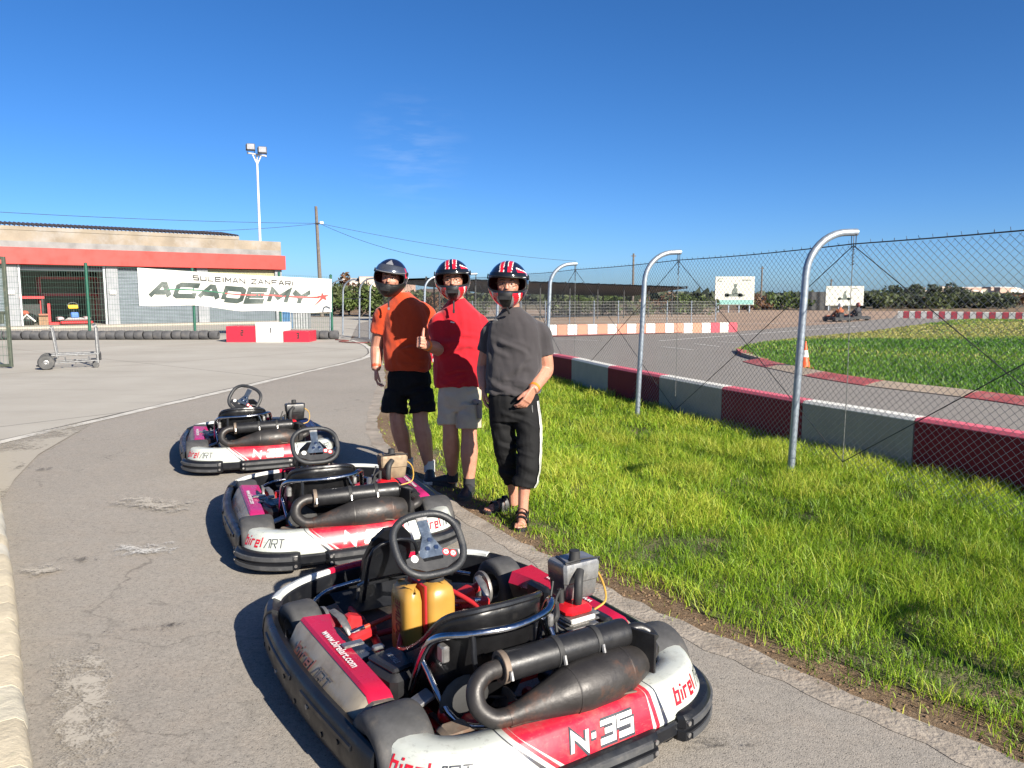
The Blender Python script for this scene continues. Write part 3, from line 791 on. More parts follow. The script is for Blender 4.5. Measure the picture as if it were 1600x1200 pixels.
MB().box((-13.2, .8, 4.93), (21.6, 1.2, .2)).build('parapet', M_PLASTER, bld)
# corrugated sheet edge over the parapet
prof = []; n = 108
top = [(-24+21.6*i/(n*2), .045*(1 if i % 2 else -1)) for i in range(n*2+1)]
MB().grid(lambda a, b: (top[round(a*n*2)][0], .15+b*3.0, 5.07+top[round(a*n*2)][1]+b*.35), n*2, 1).build('roof_sheet', M_ROOF, bld, ang=0)
MB().box((-3.1, .78, 5.0), (.05, .1, .16)).build('roof_bracket', M_DARK, bld)
def shutter(a, b, top=3.12):
    n = 40; rings = []
    for i in range(n*4+1):
        z = .13+(top-.13)*i/(n*4); k = i % 4; y = .16+(.0, .02, .022, .004)[k]
        rings.append([(a, y, z), (b, y, z)])
    return MB().loft(rings, cap=False, ringclosed=False).build('roller_shutter', M_SHUT, bld, ang=0)
shutter(-8.96, -4.92); shutter(-4.32, -.42, 2.75); shutter(-18.1, -14.05); shutter(-22.8, -18.7)
MB().box((-2.37, .2, 2.94), (3.9, .1, .36)).build('lintel_strip', plain('yellowed strip', (.36, .34, .2), .8), bld)
for xg in (-13.38, -9.6): MB().box((xg, .12, 1.6), (.09, .14, 3.06)).build('door_guide', plain('door rail', (.5, .51, .52), .4, .6), bld)
MB().cyl((-9.5, .3, 2.98), (-13.4, .3, 2.98), .13, 14).build('shutter_roll', M_SHUT, bld)
BM = Matrix.Translation(BLD) @ Matrix.Rotation(BRZ, 4, 'Z')
def bw(x, y, z): return tuple(BM @ Vector((x, y, z)))
# things inside the open bay
rk = thing('storage_rack', 'red steel storage rack loaded with engine parts in the open garage bay', 'rack', bw(-10.9, 3.0, .12), BRZ)
for x in (-1.25, 1.55):
    for y in (0, .9): MB().box((x, y, 1.25), (.12, .1, 2.5)).build('upright', M_RED, rk)
for z in (1.55, 2.45):
    for y in (0, .9): MB().box((.15, y, z), (2.68, .08, .14)).build('beam', M_RED, rk)
    MB().box((.15, .45, z+.085), (2.9, 1.0, .03)).build('shelf', M_DARK, rk)
for k in range(9):
    p = thing('engine_part', 'dark greasy engine part on the red rack top shelf, %s from left' % nth(k+1), 'engine part', bw(-11.6+k*.30, 3.3+(k % 3)*.15, 2.67), BRZ+k, 'engine parts on the rack')
    w = .1+.05*(k % 3)
    MB().box((0, 0, w*.7), (w*2, w*1.6, w*1.4), b=.03).cyl((0, 0, w), (w*1.3, 0, w*1.6), w*.4, 8).build('block', [M_DARK, plain('oily alloy', (.2, .19, .18), .5, .6)][k % 2], p)
    MB().lathe([(w*.2, 0), (w*.7, .02), (w*.7, .1), (w*.2, .12)], (0, 0, w*1.4), n=10, cap=True).build('flywheel', plain('rusty steel', (.2, .12, .08), .8), p)
bn = thing('work_bench', 'long red edged work bench along the side of the open garage bay', 'bench', bw(-12.6, 3.2, .12), BRZ)
MB().box((0, 0, 1.42), (1.2, .9, .16)).build('bench_top', M_RED, bn)
for x in (-.5, .5):
    for y in (-.35, .35): MB().box((x, y, .67), (.1, .1, 1.34)).build('leg', M_DARK, bn)
MB().box((0, .1, .6), (.9, .6, .9)).build('cabinet', M_DARK, bn)
pk = thing('stand', 'bright red upright kart stand in the open garage bay', 'stand', bw(-12.05, 1.2, .12), BRZ)
MB().box((0, 0, .55), (.14, .1, 1.1), b=.01).build('upright', M_RED, pk); MB().box((.3, -.05, .07), (.75, .35, .14), b=.02).build('foot', M_RED, pk)
gk = thing('display_kart', 'small white and blue kart with yellow steering panel parked in the garage bay', 'kart', bw(-10.95, 1.1, .12), BRZ)
M_BLUE = plain('blue plastic', (.05, .16, .5), .35); M_YEL = plain('yellow plastic', (.75, .48, .03), .4); M_TYRE0 = plain('tyre rubber far', (.025, .025, .026), .8)
for sx in (-1, 1):
    MB().box((sx*.62, .2, .3), (.28, .9, .2), b=.06).build('side_pod', plain('pink white plastic', (.7, .5, .52), .4), gk)
    for y in (-.4, .75): MB().lathe([(.06, -.09), (.13, -.08), (.14, 0), (.13, .08), (.06, .09)], (sx*.6, y, .14), 'X', 14, cap=True).build('wheel', M_TYRE0, gk)
MB().box((0, -.72, .12), (1.5, .3, .16), b=.05).build('front_bumper', M_RED, gk)
MB().add([(-.6, -.75, .22), (.6, -.75, .22), (.3, -.2, .36), (-.3, -.2, .36), (-.5, -.85, .28), (.5, -.85, .28)], [(0, 1, 5, 4), (4, 5, 2, 3), (0, 4, 3), (1, 2, 5)]).build('nose', M_WHITE, gk)
MB().box((0, -.3, .5), (.36, .1, .3), Matrix.Rotation(R(-25), 3, 'X'), b=.03).build('front_panel', M_BLUE, gk)
MB().cyl((0, .1, .8), (0, -.15, .3), .02).build('steering_column', M_DARK, gk)
MB().box((0, .05, .92), (.46, .05, .22), Matrix.Rotation(R(-30), 3, 'X'), b=.03).build('steering_panel', M_YEL, gk)
MB().tube([(.24*math.cos(a), .09+.06*math.sin(a), .98+.16*math.sin(a)) for a in np.linspace(0, 2*PI, 18)[:-1]], .02, 6, closed=True).build('steering_wheel', M_BLACKP, gk)
MB().box((0, .5, .35), (.4, .4, .5), b=.08).build('seat', M_BLACKP, gk)
bg_ = thing('kit_bag', 'black and white kit bag slumped in the garage doorway', 'bag', bw(-13.0, 1.0, .12), BRZ)
MB().ell((0, 0, .3), (.42, .3, .32), 12, 7).build('bag_body', M_BLACKP, bg_); MB().tube([(-.42, -.1, .2), (-.1, -.34, .55), (.25, -.3, .2)], .05, 6).build('strap', M_WHITE, bg_)
MB().ell((-.15, -.1, .62), (.2, .2, .14), 10, 6).build('pocket', plain('dull red cloth', (.4, .1, .06), .9), bg_)
cb = thing('cardboard_box', 'brown cardboard box beside the kit bag in the garage', 'box', bw(-12.35, 1.1, .12), BRZ)
MB().box((0, 0, .25), (.42, .4, .5)).build('carton', plain('cardboard', (.28, .17, .10), .9), cb)
MB().box((0, -.25, .53), (.42, .16, .01), Matrix.Rotation(R(30), 3, 'X')).build('flap', plain('cardboard flap', (.45, .18, .12), .9), cb)

# floodlight mast on the roof end
fm = thing('floodlight_mast', 'white pole with two floodlights rising from the garage roof', 'floodlight', bw(-.8, 1.2, 0), BRZ)
MB().cyl((0, 0, 3.5), (0, 0, 9.65), .085, 12, r2=.055).build('pole', M_WHITE, fm)
BR2 = Matrix.Rotation(-BRZ+R(-15), 4, 'Z')
MB().tube([BR2 @ Vector((-.62, 0, 10.07)), BR2 @ Vector((.62, 0, 9.83))], .05, 8).tube([(0, 0, 9.35), BR2 @ Vector((-.3, 0, 10.0))], .035, 6).tube([(0, 0, 9.35), BR2 @ Vector((.3, 0, 9.89))], .035, 6).tube([(0, 0, 9.55), (0, 0, 9.95)], .05, 8).build('crossbar', M_WHITE, fm)
for x, z in ((-.36, 10.38), (.42, 10.17)):
    q = BR2 @ Vector((x, -.05, z)); rot = (Matrix.Rotation(-BRZ+R(18), 3, 'Z') @ Matrix.Rotation(R(-14), 3, 'X'))
    o = MB().box(q, (.5, .2, .42), rot, b=.04).build('lamp_housing', plain('lamp housing', (.10, .10, .11), .5), fm)
    MB().box(q+rot @ Vector((0, -.105, 0)), (.4, .02, .33), rot).build('lamp_glass', plain('lamp glass', (.45, .45, .46), .12, .3), o)
    MB().box(q+rot @ Vector((-.26, .12, .02)), (.05, .2, .3), rot).build('lamp_shield', plain('lamp housing', (.1, .1, .11)), o)
    MB().tube([q+rot @ Vector((-.22, 0, -.2)), q+Vector((-.2, 0, -.42))], .02, 5).tube([q+rot @ Vector((.22, 0, -.2)), q+Vector((.2, 0, -.42))], .02, 5).build('lamp_bracket', M_DARK, o)

# ================================================================== GREEN PANEL FENCE, BANNER, GATE
M_GREEN = plain('green fence paint', (.012, .10, .062), .45, var=.15, bump=0)
M_GWIRE = plain('green mesh wire', (.03, .085, .06), .5, bump=0)
GF = [at(-330, 527, 29.2), at(-20, 527, 29.25), at(141, 527, 29.3), at(302, 525, 30.8), at(437, 522, 32.2), at(519, 520, 33.6)]
GF = [Vector((p.x, p.y, 0)) for p in GF]
def on_span(a, b, u):
    k = (u-800)/1200*_cp
    f = (k*a.y-a.x)/((b.x-a.x)-k*(b.y-a.y)); return a.lerp(b, f)
GF[3] = on_span(GF[2], GF[5], 302); GF[4] = on_span(GF[2], GF[5], 437); GT = [2.75, 2.75, 2.75, 2.62, 2.5, 2.42]
gf = thing('mesh_fence', 'dark green welded mesh fence with round green posts before the garage', 'fence', tuple(GF[2]))
for p, z in zip(GF, GT):
    MB().cyl(p-GF[2], p+Vector((0, 0, z+.05))-GF[2], .055, 10).lathe([(.062, 0), (.062, .05), (.02, .08)], tuple(p+Vector((0, 0, z+.04))-GF[2]), n=10, cap=True).build('post', M_GREEN, gf)
def mesh_panel(a, b, za, zb, parent, o, dv=.09, dh=.2, r=.0042, z0=.06):
    L = (b-a).length; t = (b-a)/L; mb = MB(); n = int(L/dv)
    for k in range(1, n):
        s = L*k/n; p = a+t*s-o; mb.tube([p+Vector((0, 0, z0)), p+Vector((0, 0, za+(zb-za)*s/L))], r, 3, cap=False)
    m = int(za/dh)
    for k in range(m+1):
        f = k/m; mb.tube([a-o+Vector((0, 0, z0+(za-z0)*f)), b-o+Vector((0, 0, z0+(zb-z0)*f))], r*1.2, 3, cap=False)
    x = mb.build('mesh_panel', M_GWIRE, parent, recalc=False); x['kind'] = 'stuff'; return x
for i in range(5): mesh_panel(GF[i], GF[i+1], GT[i], GT[i+1], gf, GF[2])
# banner tied to the fence
def m_cloth(name, c, rough=.75):
    g = N(name); g.color(g.mix(g.ramp(g.noise(1.5, 5), .3, .7), tuple(q*.93 for q in c), c)); g.set(rough=rough, spec=.25)
    g.bump(g.noise(2.4, 4, g.mapping((1, 1, 2.5))), .35, .06); return g.m
BA, BB = GF[2].lerp(GF[3], .47), GF[5]
bt = (BB-BA); BL = bt.length; bt = bt/BL; bnv = Vector((bt.y, -bt.x, 0))
if bnv.y > 0: bnv = -bnv
bzt = lambda a: 2.70*(1-a)+2.34*a-.03*math.sin(PI*a)
bzb = lambda a: 1.24*(1-a)+.89*a-.05*math.sin(PI*a)-.03*math.sin(a*17)+.10*math.sin(PI*min(1, a/.5))
def ban(a, b, off=0.0):
    w = .06*math.sin(a*11+b*3)*(1-b*.6)+.04*math.sin(a*26-b*6)*(1-b)+.02*math.sin(a*43+b*9)+.05*math.exp(-((a-b*.25-.05)/.05)**2)*(1-b)
    p = BA+bt*(a*BL)+bnv*(.1+w+off); return Vector((p.x, p.y, bzb(a)+(bzt(a)-bzb(a))*b))
bnr = thing('academy_banner', 'long white lettered banner tied on the green mesh fence', 'banner', tuple(BA))
MB().grid(lambda a, b: ban(a, b)-BA, 90, 16).build('banner_cloth', m_cloth('white banner cloth', (.66, .65, .60)), bnr, ang=80)
M_INK = plain('dark green ink', (.035, .055, .047), .6, var=.2, bump=0); M_INK2 = plain('black ink', (.02, .02, .022), .6, bump=0); M_REDINK = plain('red ink', (.70, .06, .055), .6, bump=0)
def on_b(u0, u1, v0, v1, off=.012): return lambda a, b, k=0: ban(u0+(u1-u0)*a, v0+(v1-v0)*b, off+k*.002)-BA
stroke_on(bnr, 'lettering', 'SULEIMAN ZANFARI', on_b(.262, .785, .745, .895), M_INK2, wd=1.05, lw=.20, gap=.24)
stroke_on(bnr, 'lettering', 'ACADEMY', on_b(.035, .895, .20, .665), M_INK, wd=1.22, lw=.30, gap=.10, shear=.42)
def strip_on(parent, name, pts, mat, off=.016, n=24):
    mb = MB()
    (a0, b0), (a1, b1), w0, w1 = pts
    mb.grid(lambda q, w: ban(a0+(a1-a0)*q, b0+(b1-b0)*q+(w-.5)*(w0+(w1-w0)*q), off)-BA, n, 1)
    return mb.build(name, mat, parent, ang=80)
strip_on(bnr, 'swoosh', ((.12, .46), (.42, .455), .035, .03), plain('banner green', (.02, .16, .08), .6, bump=0))
strip_on(bnr, 'swoosh', ((.42, .45), (.93, .445), .02, .05), M_REDINK)
star = []
for k in range(10):
    rad = (1.0 if k % 2 == 0 else .36); a = PI/2+k*PI/5+R(10); star.append((.948+.030*rad*math.cos(a)*(1.5 if k in (8, 7) else 1), .46+.145*rad*math.sin(a)))
star[4] = (.888, .14)
MB().add([tuple(ban(a, b, .02)-BA) for a, b in star]+[tuple(ban(.945, .45, .02)-BA)], [(k, (k+1) % 10, 10) for k in range(10)]).build('star', M_REDINK, bnr, ang=80)
# tyres lying in a row along the fence foot
M_OLDTYRE = plain('weathered tyre rubber', (.075, .075, .08), .85, var=.35, sc=4, bump=.4, bsc=40, bdist=.01, dirt=(.13, .12, .11), dsc=3)
tprof = [(.085, -.12), (.10, -.15), (.135, -.163), (.158, -.156), (.172, -.13), (.178, -.05), (.178, .05), (.172, .13), (.158, .156), (.135, .163), (.10, .15), (.085, .12)]
tme = None
TA, TB = gp(-30, 531.5), gp(522, 530.5)
nT = int((TB-TA).length/.335)
def place_tyre(i, p, rz, label, tilt=0):
    global tme
    if tme is None:
        o0 = MB().lathe(tprof, (0, 0, 0), 'X', 26).build('car_tyre', M_OLDTYRE); tme = o0.data
    else: o0 = link('car_tyre', tme)
    s = random.uniform(.93, 1.02); o0.scale = (1.0, s, s)
    o0.location = (p.x, p.y, .177*s); o0.rotation_euler = (random.uniform(0, 6), tilt, rz)
    tag(o0, label, 'tyre', 'old tyres along the mesh fence')
tdir = math.atan2((TB-TA).y, (TB-TA).x)
for i in range(nT+1):
    p = TA.lerp(TB, i/nT); u = 800+1200*p.x/(p.y*_cp)
    if 345 < u < 470: continue
    tn = globals().get('tn', 0)+1
    lab = 'old black car tyre, %s from the gate in the row left of the podium' % nth(tn) if u < 345 else 'old black car tyre in the short row right of the podium, %s from it' % nth(tn-tleft)
    if u < 345: tleft = tn
    place_tyre(i, p+Vector((0, random.uniform(-.04, .04), 0)), tdir+random.uniform(-.05, .05), lab)
# podium
M_PRED = plain('podium red', (.52, .02, .045), .45, var=.06, bump=.05, dirt=(.3, .05, .06), dsc=4, dlo=.65, dhi=.85)
PO = gp(420, 535); pod = thing('winners_podium', 'red and white three step winners podium numbered 1 2 3', 'podium', tuple(PO), R(0))
def step(px0, px1, hgt, name, mat, num, dy=0.0, depth=1.0):
    a, b = gp(px0, 535), gp(px1, 535); cx = (a.x+b.x)/2-PO.x; w = b.x-a.x
    o = MB().box((cx, depth/2+dy, hgt/2+.002), (w-.01, depth, hgt), b=.008).build(name, mat, pod)
    stroke_on(o, 'number', num, lambda p, q, k: (cx+.05-.05+.10*p, dy-.006-k*.002, hgt*.6-.10+.20*q), M_INK2, wd=.5, lw=.2)
step(353.5, 399.5, .56, 'second_step', M_PRED, '2'); step(400, 442.5, .69, 'first_step', M_WHITE, '1', -.02); step(443, 483.5, .39, 'third_step', M_PRED, '3')
# kart trolley
M_STEEL = plain('dull zinc steel', (.34, .34, .34), .4, .75, var=.2, sc=20, dirt=(.2, .14, .1), dsc=18, dlo=.6, dhi=.85, bump=.05)
TO = gp(108, 575); tro = thing('kart_trolley', 'grey steel kart trolley with two fat rubber wheels on the apron', 'trolley', tuple(TO), R(29))
S = .0144
def tp(px, dv, y): return Vector(((px-108)*S*.87, y, (575-dv)*S))
for y in (-.28, .28):
    MB().tube([tp(82, 553, y), tp(157, 552.5, y)], .022, 6).tube([tp(84, 565, y), tp(155, 563, y)], .017, 6).build('side_rail', M_STEEL, tro)
    MB().tube([tp(91, 556, y), tp(85.5, 511, y)], .024, 6).tube([tp(85.5, 511, y), tp(82.5, 510, y)], .034, 6).build('upright', M_STEEL, tro)
    MB().tube([tp(155, 567, y), tp(154, 510, y)], .026, 6).tube([tp(155.5, 508, y), tp(150.5, 510, y)], .04, 6).build('upright', M_STEEL, tro)
    MB().tube([tp(157.8, 562, y), tp(156.5, 512, y)], .014, 5).build('gas_strut', M_STEEL, tro)
    MB().box(tp(158.5, 557, y), (.05, .05, .16), b=.01).build('strut_end', M_BLACKP, tro)
for px in (91, 122, 155): MB().tube([tp(px, 554, -.28), tp(px, 554, .28)], .018, 6).build('cross_bar', M_STEEL, tro)
for px in (103, 140): MB().tube([tp(px, 556, -.28), tp(px+1, 564, -.28)], .014, 5).build('strut', M_STEEL, tro)
MB().tube([tp(118, 568, 0), tp(124, 565, 0), tp(142, 569, 0), tp(150, 572, 0)], .014, 5).build('pedal_bar', M_STEEL, tro)
M_RUB = plain('grey trolley rubber', (.085, .085, .085), .85, var=.25, dirt=(.16, .15, .14), dsc=9)
for y in (-.36, .36):
    c = tp(74, 567.0, y)
    w = MB().lathe([(.06, -.05), (.10, -.065), (.145, -.06), (.163, -.03), (.168, 0), (.163, .03), (.145, .06), (.10, .065), (.06, .05)], (0, 0, 0), 'Y', 24).build('wheel', M_RUB, tro, loc=(c.x, c.y, .168))
    MB().lathe([(.0, -.045), (.03, -.05), (.035, -.04), (.09, -.03), (.10, -.045), (.10, .045), (.0, .04)], (0, 0, 0), 'Y', 18).build('hub', M_STEEL, w)
    c2 = tp(151, 570.5, y*.8)
    MB().lathe([(.01, -.02), (.06, -.02), (.068, 0), (.06, .02), (.01, .02)], (c2.x, c2.y, .07), 'Y', 16, cap=True).build('castor', M_RUB, tro)
    MB().tube([tp(151, 571, y*.8), tp(153, 564, y*.8)], .02, 5).build('castor_fork', M_STEEL, tro)
MB().tube([tp(76, 566, -.36), tp(76, 566, .36)], .018, 6).tube([tp(76, 566, 0), tp(92, 557, 0)], .02, 6).build('axle', M_STEEL, tro)
MB().tube([tp(64, 568, -.2), tp(58, 569, -.2)], .018, 5).tube([tp(64, 568, -.2), tp(76, 562, -.2)], .014, 5).build('foot_lever', M_STEEL, tro)
# gate standing open at the left
GO = gp(18, 576); GE = Vector((GO.x-3.1, GO.y+.5, 0))
gt = thing('mesh_gate', 'open green mesh gate leaf at the left edge of the apron', 'gate', tuple(GO))
M_GATE = plain('weathered gate steel', (.10, .12, .09), .6, .3, dirt=(.2, .17, .12), dsc=9)
def gq(s, z): return (GE-GO)*s+Vector((0, 0, z))
MB().box(gq(0, 1.27), (.07, .07, 2.46), b=.006).build('stile', M_GATE, gt); MB().box(gq(1, 1.27), (.07, .07, 2.46), b=.006).build('stile', M_GATE, gt)
for z in (.07, 1.25, 2.47): MB().tube([gq(0.012, z), gq(.99, z)], .035, 6).build('rail', M_GATE, gt)
mesh_panel(GO, GE, 2.44, 2.44, gt, GO, .09, .2, .0035, .1)
MB().box(gq(.008, .62)+Vector((-.09, -.05, .5)), (.1, .06, .22), b=.01).build('lock_box', M_GATE, gt)
# doors, drums and the little hut right of the garage
for (px, w, z, m, lab, cat) in ((452, .55, 1.75, plain('blue drum', (.05, .16, .32), .5), 'tall blue steel locker standing behind the podium', 'locker'), (470, .9, 1.8, plain('grey sheet', (.30, .31, .32), .6, .2), 'grey corrugated metal screen behind the mesh fence', 'screen')):
    c = at(px, 505, 38.0); c.z = 0
    t_ = thing('steel_locker' if cat == 'locker' else 'metal_screen', lab, cat, tuple(c))
    nn_ = 14; MB().grid(lambda a, b: ((a-.5)*w, -.2+(.03 if round(a*nn_) % 2 else 0), z*b), nn_, 1).build('front_sheet', m, t_, ang=0)
    MB().box((0, .02, z/2), (w, .36, z)).build('body', m, t_)
    MB().box((0, .0, z+.03), (w+.08, .5, .05)).build('top', M_DARK, t_)
# hose lying on the concrete
hp = [gp(u, v) for u, v in ((524, 532), (545, 533.5), (530, 535), (560, 537), (578, 536))]
tag(MB().tube([Vector(p)+Vector((0, 0, .03)) for p in catmull(hp, 6)], .018, 6).build('hose', plain('dull red hose', (.22, .07, .06), .7)), 'thin red hose lying on the concrete by the fence posts', 'hose')

# ================================================================== POLES, WIRES
M_WOOD = plain('weathered pole wood', (.15, .125, .105), .9, var=.25, sc=6, bump=.4)
UP = at(502, 460, 60.0); UP.z = 0
up_ = thing('utility_pole', 'wooden utility pole with a white insulator box right of the garage', 'pole', tuple(UP))
MB().cyl((0, 0, 0), (-.22, 0, 8.4), .17, 10, r2=.11).build('pole', M_WOOD, up_)
MB().box((.2, -.1, 7.15), (.3, .22, .22), b=.05).build('insulator_box', M_WHITE, up_); MB().box((-.05, -.1, 7.1), (.5, .1, .1)).build('bracket', M_DARK, up_)
def cable(a, b, sag, label, r=.016):
    pts = [a.lerp(b, k/20)-Vector((0, 0, sag*4*(k/20)*(1-k/20))) for k in range(21)]
    tag(MB().tube(pts, r, 5).build('power_cable', M_DWIRE), label, 'cable')
hub = at(499, 349, 60)
cable(hub, at(-300, 312, 40), .25, 'upper black cable running from the pole over the garage roof')
cable(hub, at(230, 361, 52), .2, 'lower black cable running from the pole to the garage roof')
cable(hub, at(900, 408, 75), .4, 'upper black cable running right from the wooden pole')
cable(hub, at(715, 408, 58), .5, 'lower black cable running right from the wooden pole')
for (u, vt, Y, lab) in ((990, 396, 78, 'tall thin dark pole behind the shade canopy'), (1191, 416, 95, 'dark pole between the two billboards'), (1299, 436, 110, 'short thin pole behind the smaller billboard')):
    t_ = at(u, vt, Y); p = thing('far_pole', lab, 'pole', (t_.x, t_.y, 0))
    MB().cyl((0, 0, 0), (0, 0, t_.z), .13, 8, r2=.09).build('pole', M_WOOD, p); MB().box((0, 0, t_.z-.25), (.5, .08, .08)).build('cross_arm', M_WOOD, p)

# ================================================================== FAR SIDE: canopy, fence, billboards, cone, karts
M_CANOPY = plain('dark canopy sheet', (.035, .035, .04), .7, var=.2)
cA = at(648, 437, 46.0); cB = at(1052, 449, 60.0)
cn = thing('shade_canopy', 'long dark flat shade canopy on thin posts across the track', 'canopy', (cA.x, cA.y, 0))
ct = Vector((cB.x-cA.x, cB.y-cA.y, 0)); CL = ct.length; ct.normalize(); cnv = Vector((ct.y, -ct.x, 0))
if cnv.y > 0: cnv = -cnv
def cq(s, w, z): q = ct*s+cnv*w; return Vector((q.x, q.y, z))
zA, zB = cA.z, cB.z-.05
ribs = 60
def roofpt(a, b, dz=0): return cq(CL*a, -4.5+6.0*b, zA+(zB-zA)*a+.08-.62*(1-b)*(1 if a > .35 else a/.35)+dz+(.02 if round(a*ribs) % 2 else 0))
MB().grid(lambda a, b: roofpt(a, b), ribs, 4).grid(lambda a, b: roofpt(a, b, -.10), ribs, 4).build('roof_sheet', M_CANOPY, cn, ang=0, recalc=False)
for k in range(ribs//2+1):
    a = k/(ribs//2); MB().box((roofpt(a, .97)+Vector((0, 0, -.02))), (.1, .06, .2)).build('rafter_end', M_DARK, cn) if k % 2 == 0 else None
for k in range(9):
    a = .05+.9*k/8
    for b in (.1, .9):
        q = roofpt(a, b, -.05); MB().cyl((q.x, q.y, 0), q, .05, 8).build('post', M_DARK, cn)
# low far fence with pale posts
ff = [at(700+38*k, 500, 40.5+.18*k) for k in range(12)]
lf = thing('low_fence', 'low grey wire fence with pale posts in front of the shade canopy', 'fence', (ff[0].x, ff[0].y, 0))
o = Vector((ff[0].x, ff[0].y, 0))
for p in ff: MB().cyl(Vector((p.x, p.y, 0))-o, Vector((p.x, p.y, 1.35))-o, .03, 6).build('post', M_GALV, lf)
for k in range(11):
    a, b = [Vector((q.x, q.y, 0)) for q in (ff[k], ff[k+1])]; mesh_panel(a, b, 1.3, 1.3, lf, o, .08, .16, .005).data.materials[0] = M_WIRE
# billboards
def billboard(u0, u1, vt, vb, vbase, Y, label, green):
    A, B = at(u0, vt, Y), at(u1, vb, Y); w = B.x-A.x; h = A.z-B.z
    t_ = thing('billboard', label, 'billboard', ((A.x+B.x)/2, Y, 0))
    MB().box((0, .06, B.z+h/2), (w, .1, h), b=.02).build('panel', m_cloth('billboard sheet %d' % u0, (.62, .62, .55), .6), t_)
    for k in range(4):
        x = -w*.4+w*.8*k/3; MB().box((x, .15, B.z/2+.3), (.1, .08, B.z+.6)).build('leg', M_GALV, t_)
    pr = []
    if green: MB().box((.0, -.004, B.z+.26), (w*.96, .01, .42)).build('printed_strip', plain('sea green print', (.20, .42, .38), .6), t_)
    ink = plain('grey green print', (.12, .15, .13), .7); z = B.z+h*.30; mb = MB(); y = -.006
    def flat(pts): mb.add([(p[0], y, z+p[1]) for p in pts], [tuple(range(len(pts)))])
    k = h/2.7
    flat([(-.9*k, .0), (.85*k, .0), (1.0*k, .16*k), (.3*k, .3*k), (-.2*k, .25*k), (-.95*k, .22*k)])
    for cx in (-.75*k, .55*k): flat([(cx+.22*k*math.cos(a), .12*k+.22*k*math.sin(a)) for a in np.linspace(0, 2*PI, 14)[:-1]])
    flat([(-.25*k, .2*k), (.3*k, .25*k), (.22*k, .75*k), (-.05*k, .85*k), (-.25*k, .6*k)])
    flat([(.05*k+.17*k*math.cos(a), 1.02*k+.2*k*math.sin(a)) for a in np.linspace(0, 2*PI, 14)[:-1]])
    mb.build('printed_picture', ink, t_, ang=0)
    text_on(t_, 'lettering', 'C', lambda a, b: (-w*.44+.3*a*k*1.5, -.006, B.z+h*.82+.3*b*k), ink, bold=.01)
    text_on(t_, 'lettering', '-', lambda a, b: (w*.18+.8*a*k, -.006, B.z+h*.86+.08*b*k), ink)
billboard(1118, 1178, 432, 476.5, 488, 73, 'larger white billboard with green strip and a printed kart picture', True)
billboard(1291, 1349, 447, 477.5, 485, 82, 'smaller cream billboard with a printed kart picture before dark trees', False)
# cone
CO = gp(1257, 578); cone = thing('traffic_cone', 'orange and white traffic cone on the edge of the infield', 'cone', (CO.x, CO.y, .02))
MB().box((0, 0, .02), (.34, .34, .04), b=.015).build('base', plain('cone base', (.5, .09, .02), .6), cone)
M_ORNG = plain('orange cone plastic', (.80, .12, .025), .45)
for z0, z1, m, nm in ((.04, .27, M_ORNG, 'lower_cone'), (.27, .42, M_WHITE, 'white_band'), (.42, .62, M_ORNG, 'upper_cone')):
    f = lambda z: .125*(1-z/.70)
    MB().lathe([(f(z0), z0), (f(z1), z1)], n=18).build(nm, m, cone)
# red box by the fence behind the men
RBp = gp(682, 571); rb = thing('barrier_box', 'red plastic barrier box with white stripes between the first two men', 'barrier', (RBp.x, RBp.y, 0), R(-8))
MB().box((-.02, .2, .21), (.62, .4, .42), b=.03).build('box_body', plain('red barrier plastic', (.62, .03, .05), .45), rb)
for z in (.12, .26): MB().box((.08, -.003, z), (.34, .012, .075)).build('white_stripe', M_WHITE, rb)
# two karts out on the track
for i, (u, v, lab) in enumerate(((1308, 502.5, 'distant kart with white helmeted driver on the far straight, nearer one'), (1336, 500.5, 'distant kart with dark helmeted driver on the far straight, farther one'))):
    c = gp(u, v); k = thing('racing_kart', lab, 'kart', tuple(c), R(8))
    for sx in (-.5, .5):
        for y in (-.5, .5): MB().lathe([(.05, -.09), (.15, -.08), (.15, .08), (.05, .09)], (sx, y, .15), 'X', 12, cap=True).build('wheel', M_TYRE0, k)
    MB().prism([(-.6, -.8), (.6, -.8), (.65, .6), (.35, .95), (-.35, .95), (-.65, .6)], .1, .28).build('body', M_BLACKP, k)
    MB().box((0, .75, .32), (.8, .25, .1), b=.03).build('nose', plain('orange nose', (.34, .09, .04), .4), k)
    MB().box((0, -.3, .4), (.45, .35, .4), b=.1).build('seat', M_BLACKP, k)
    d = thing('person', ('driver in orange and a white helmet seated in the nearer distant kart', 'driver in dark clothes and helmet seated in the farther distant kart')[i], 'person', tuple(c), R(8))
    bm_ = MB(); bm_.loft([[(r_[0]*math.cos(a), r_[2]+r_[1]*math.sin(a), z) for a in np.linspace(0, 2*PI, 11)[:-1]] for z, r_ in ((.3, (.2, .14, -.2)), (.5, (.2, .13, -.24)), (.72, (.23, .12, -.3)), (.82, (.1, .08, -.3)), (.9, (.07, .07, -.3)))])
    for sx in (-1, 1):
        bm_.tube([(sx*.2, -.3, .72), (sx*.26, -.1, .52), (sx*.14, .16, .6)], [.07, .055, .045], 8); bm_.tube([(sx*.1, -.2, .36), (sx*.16, .2, .5), (sx*.12, .6, .3)], [.1, .075, .05], 8)
    bm_.build('body', plain('driver suit %d' % i, [(.34, .10, .04), (.05, .05, .06)][i], .8), d)
    hl = MB().ell((0, -.28, 1.02), (.14, .16, .16), 12, 8).build('helmet', [M_WHITE, plain('dark red helmet', (.2, .04, .03), .3)][i], d)
    MB().box((0, -.14, 1.02), (.2, .06, .08), b=.02).build('visor', M_BLACKP, hl)

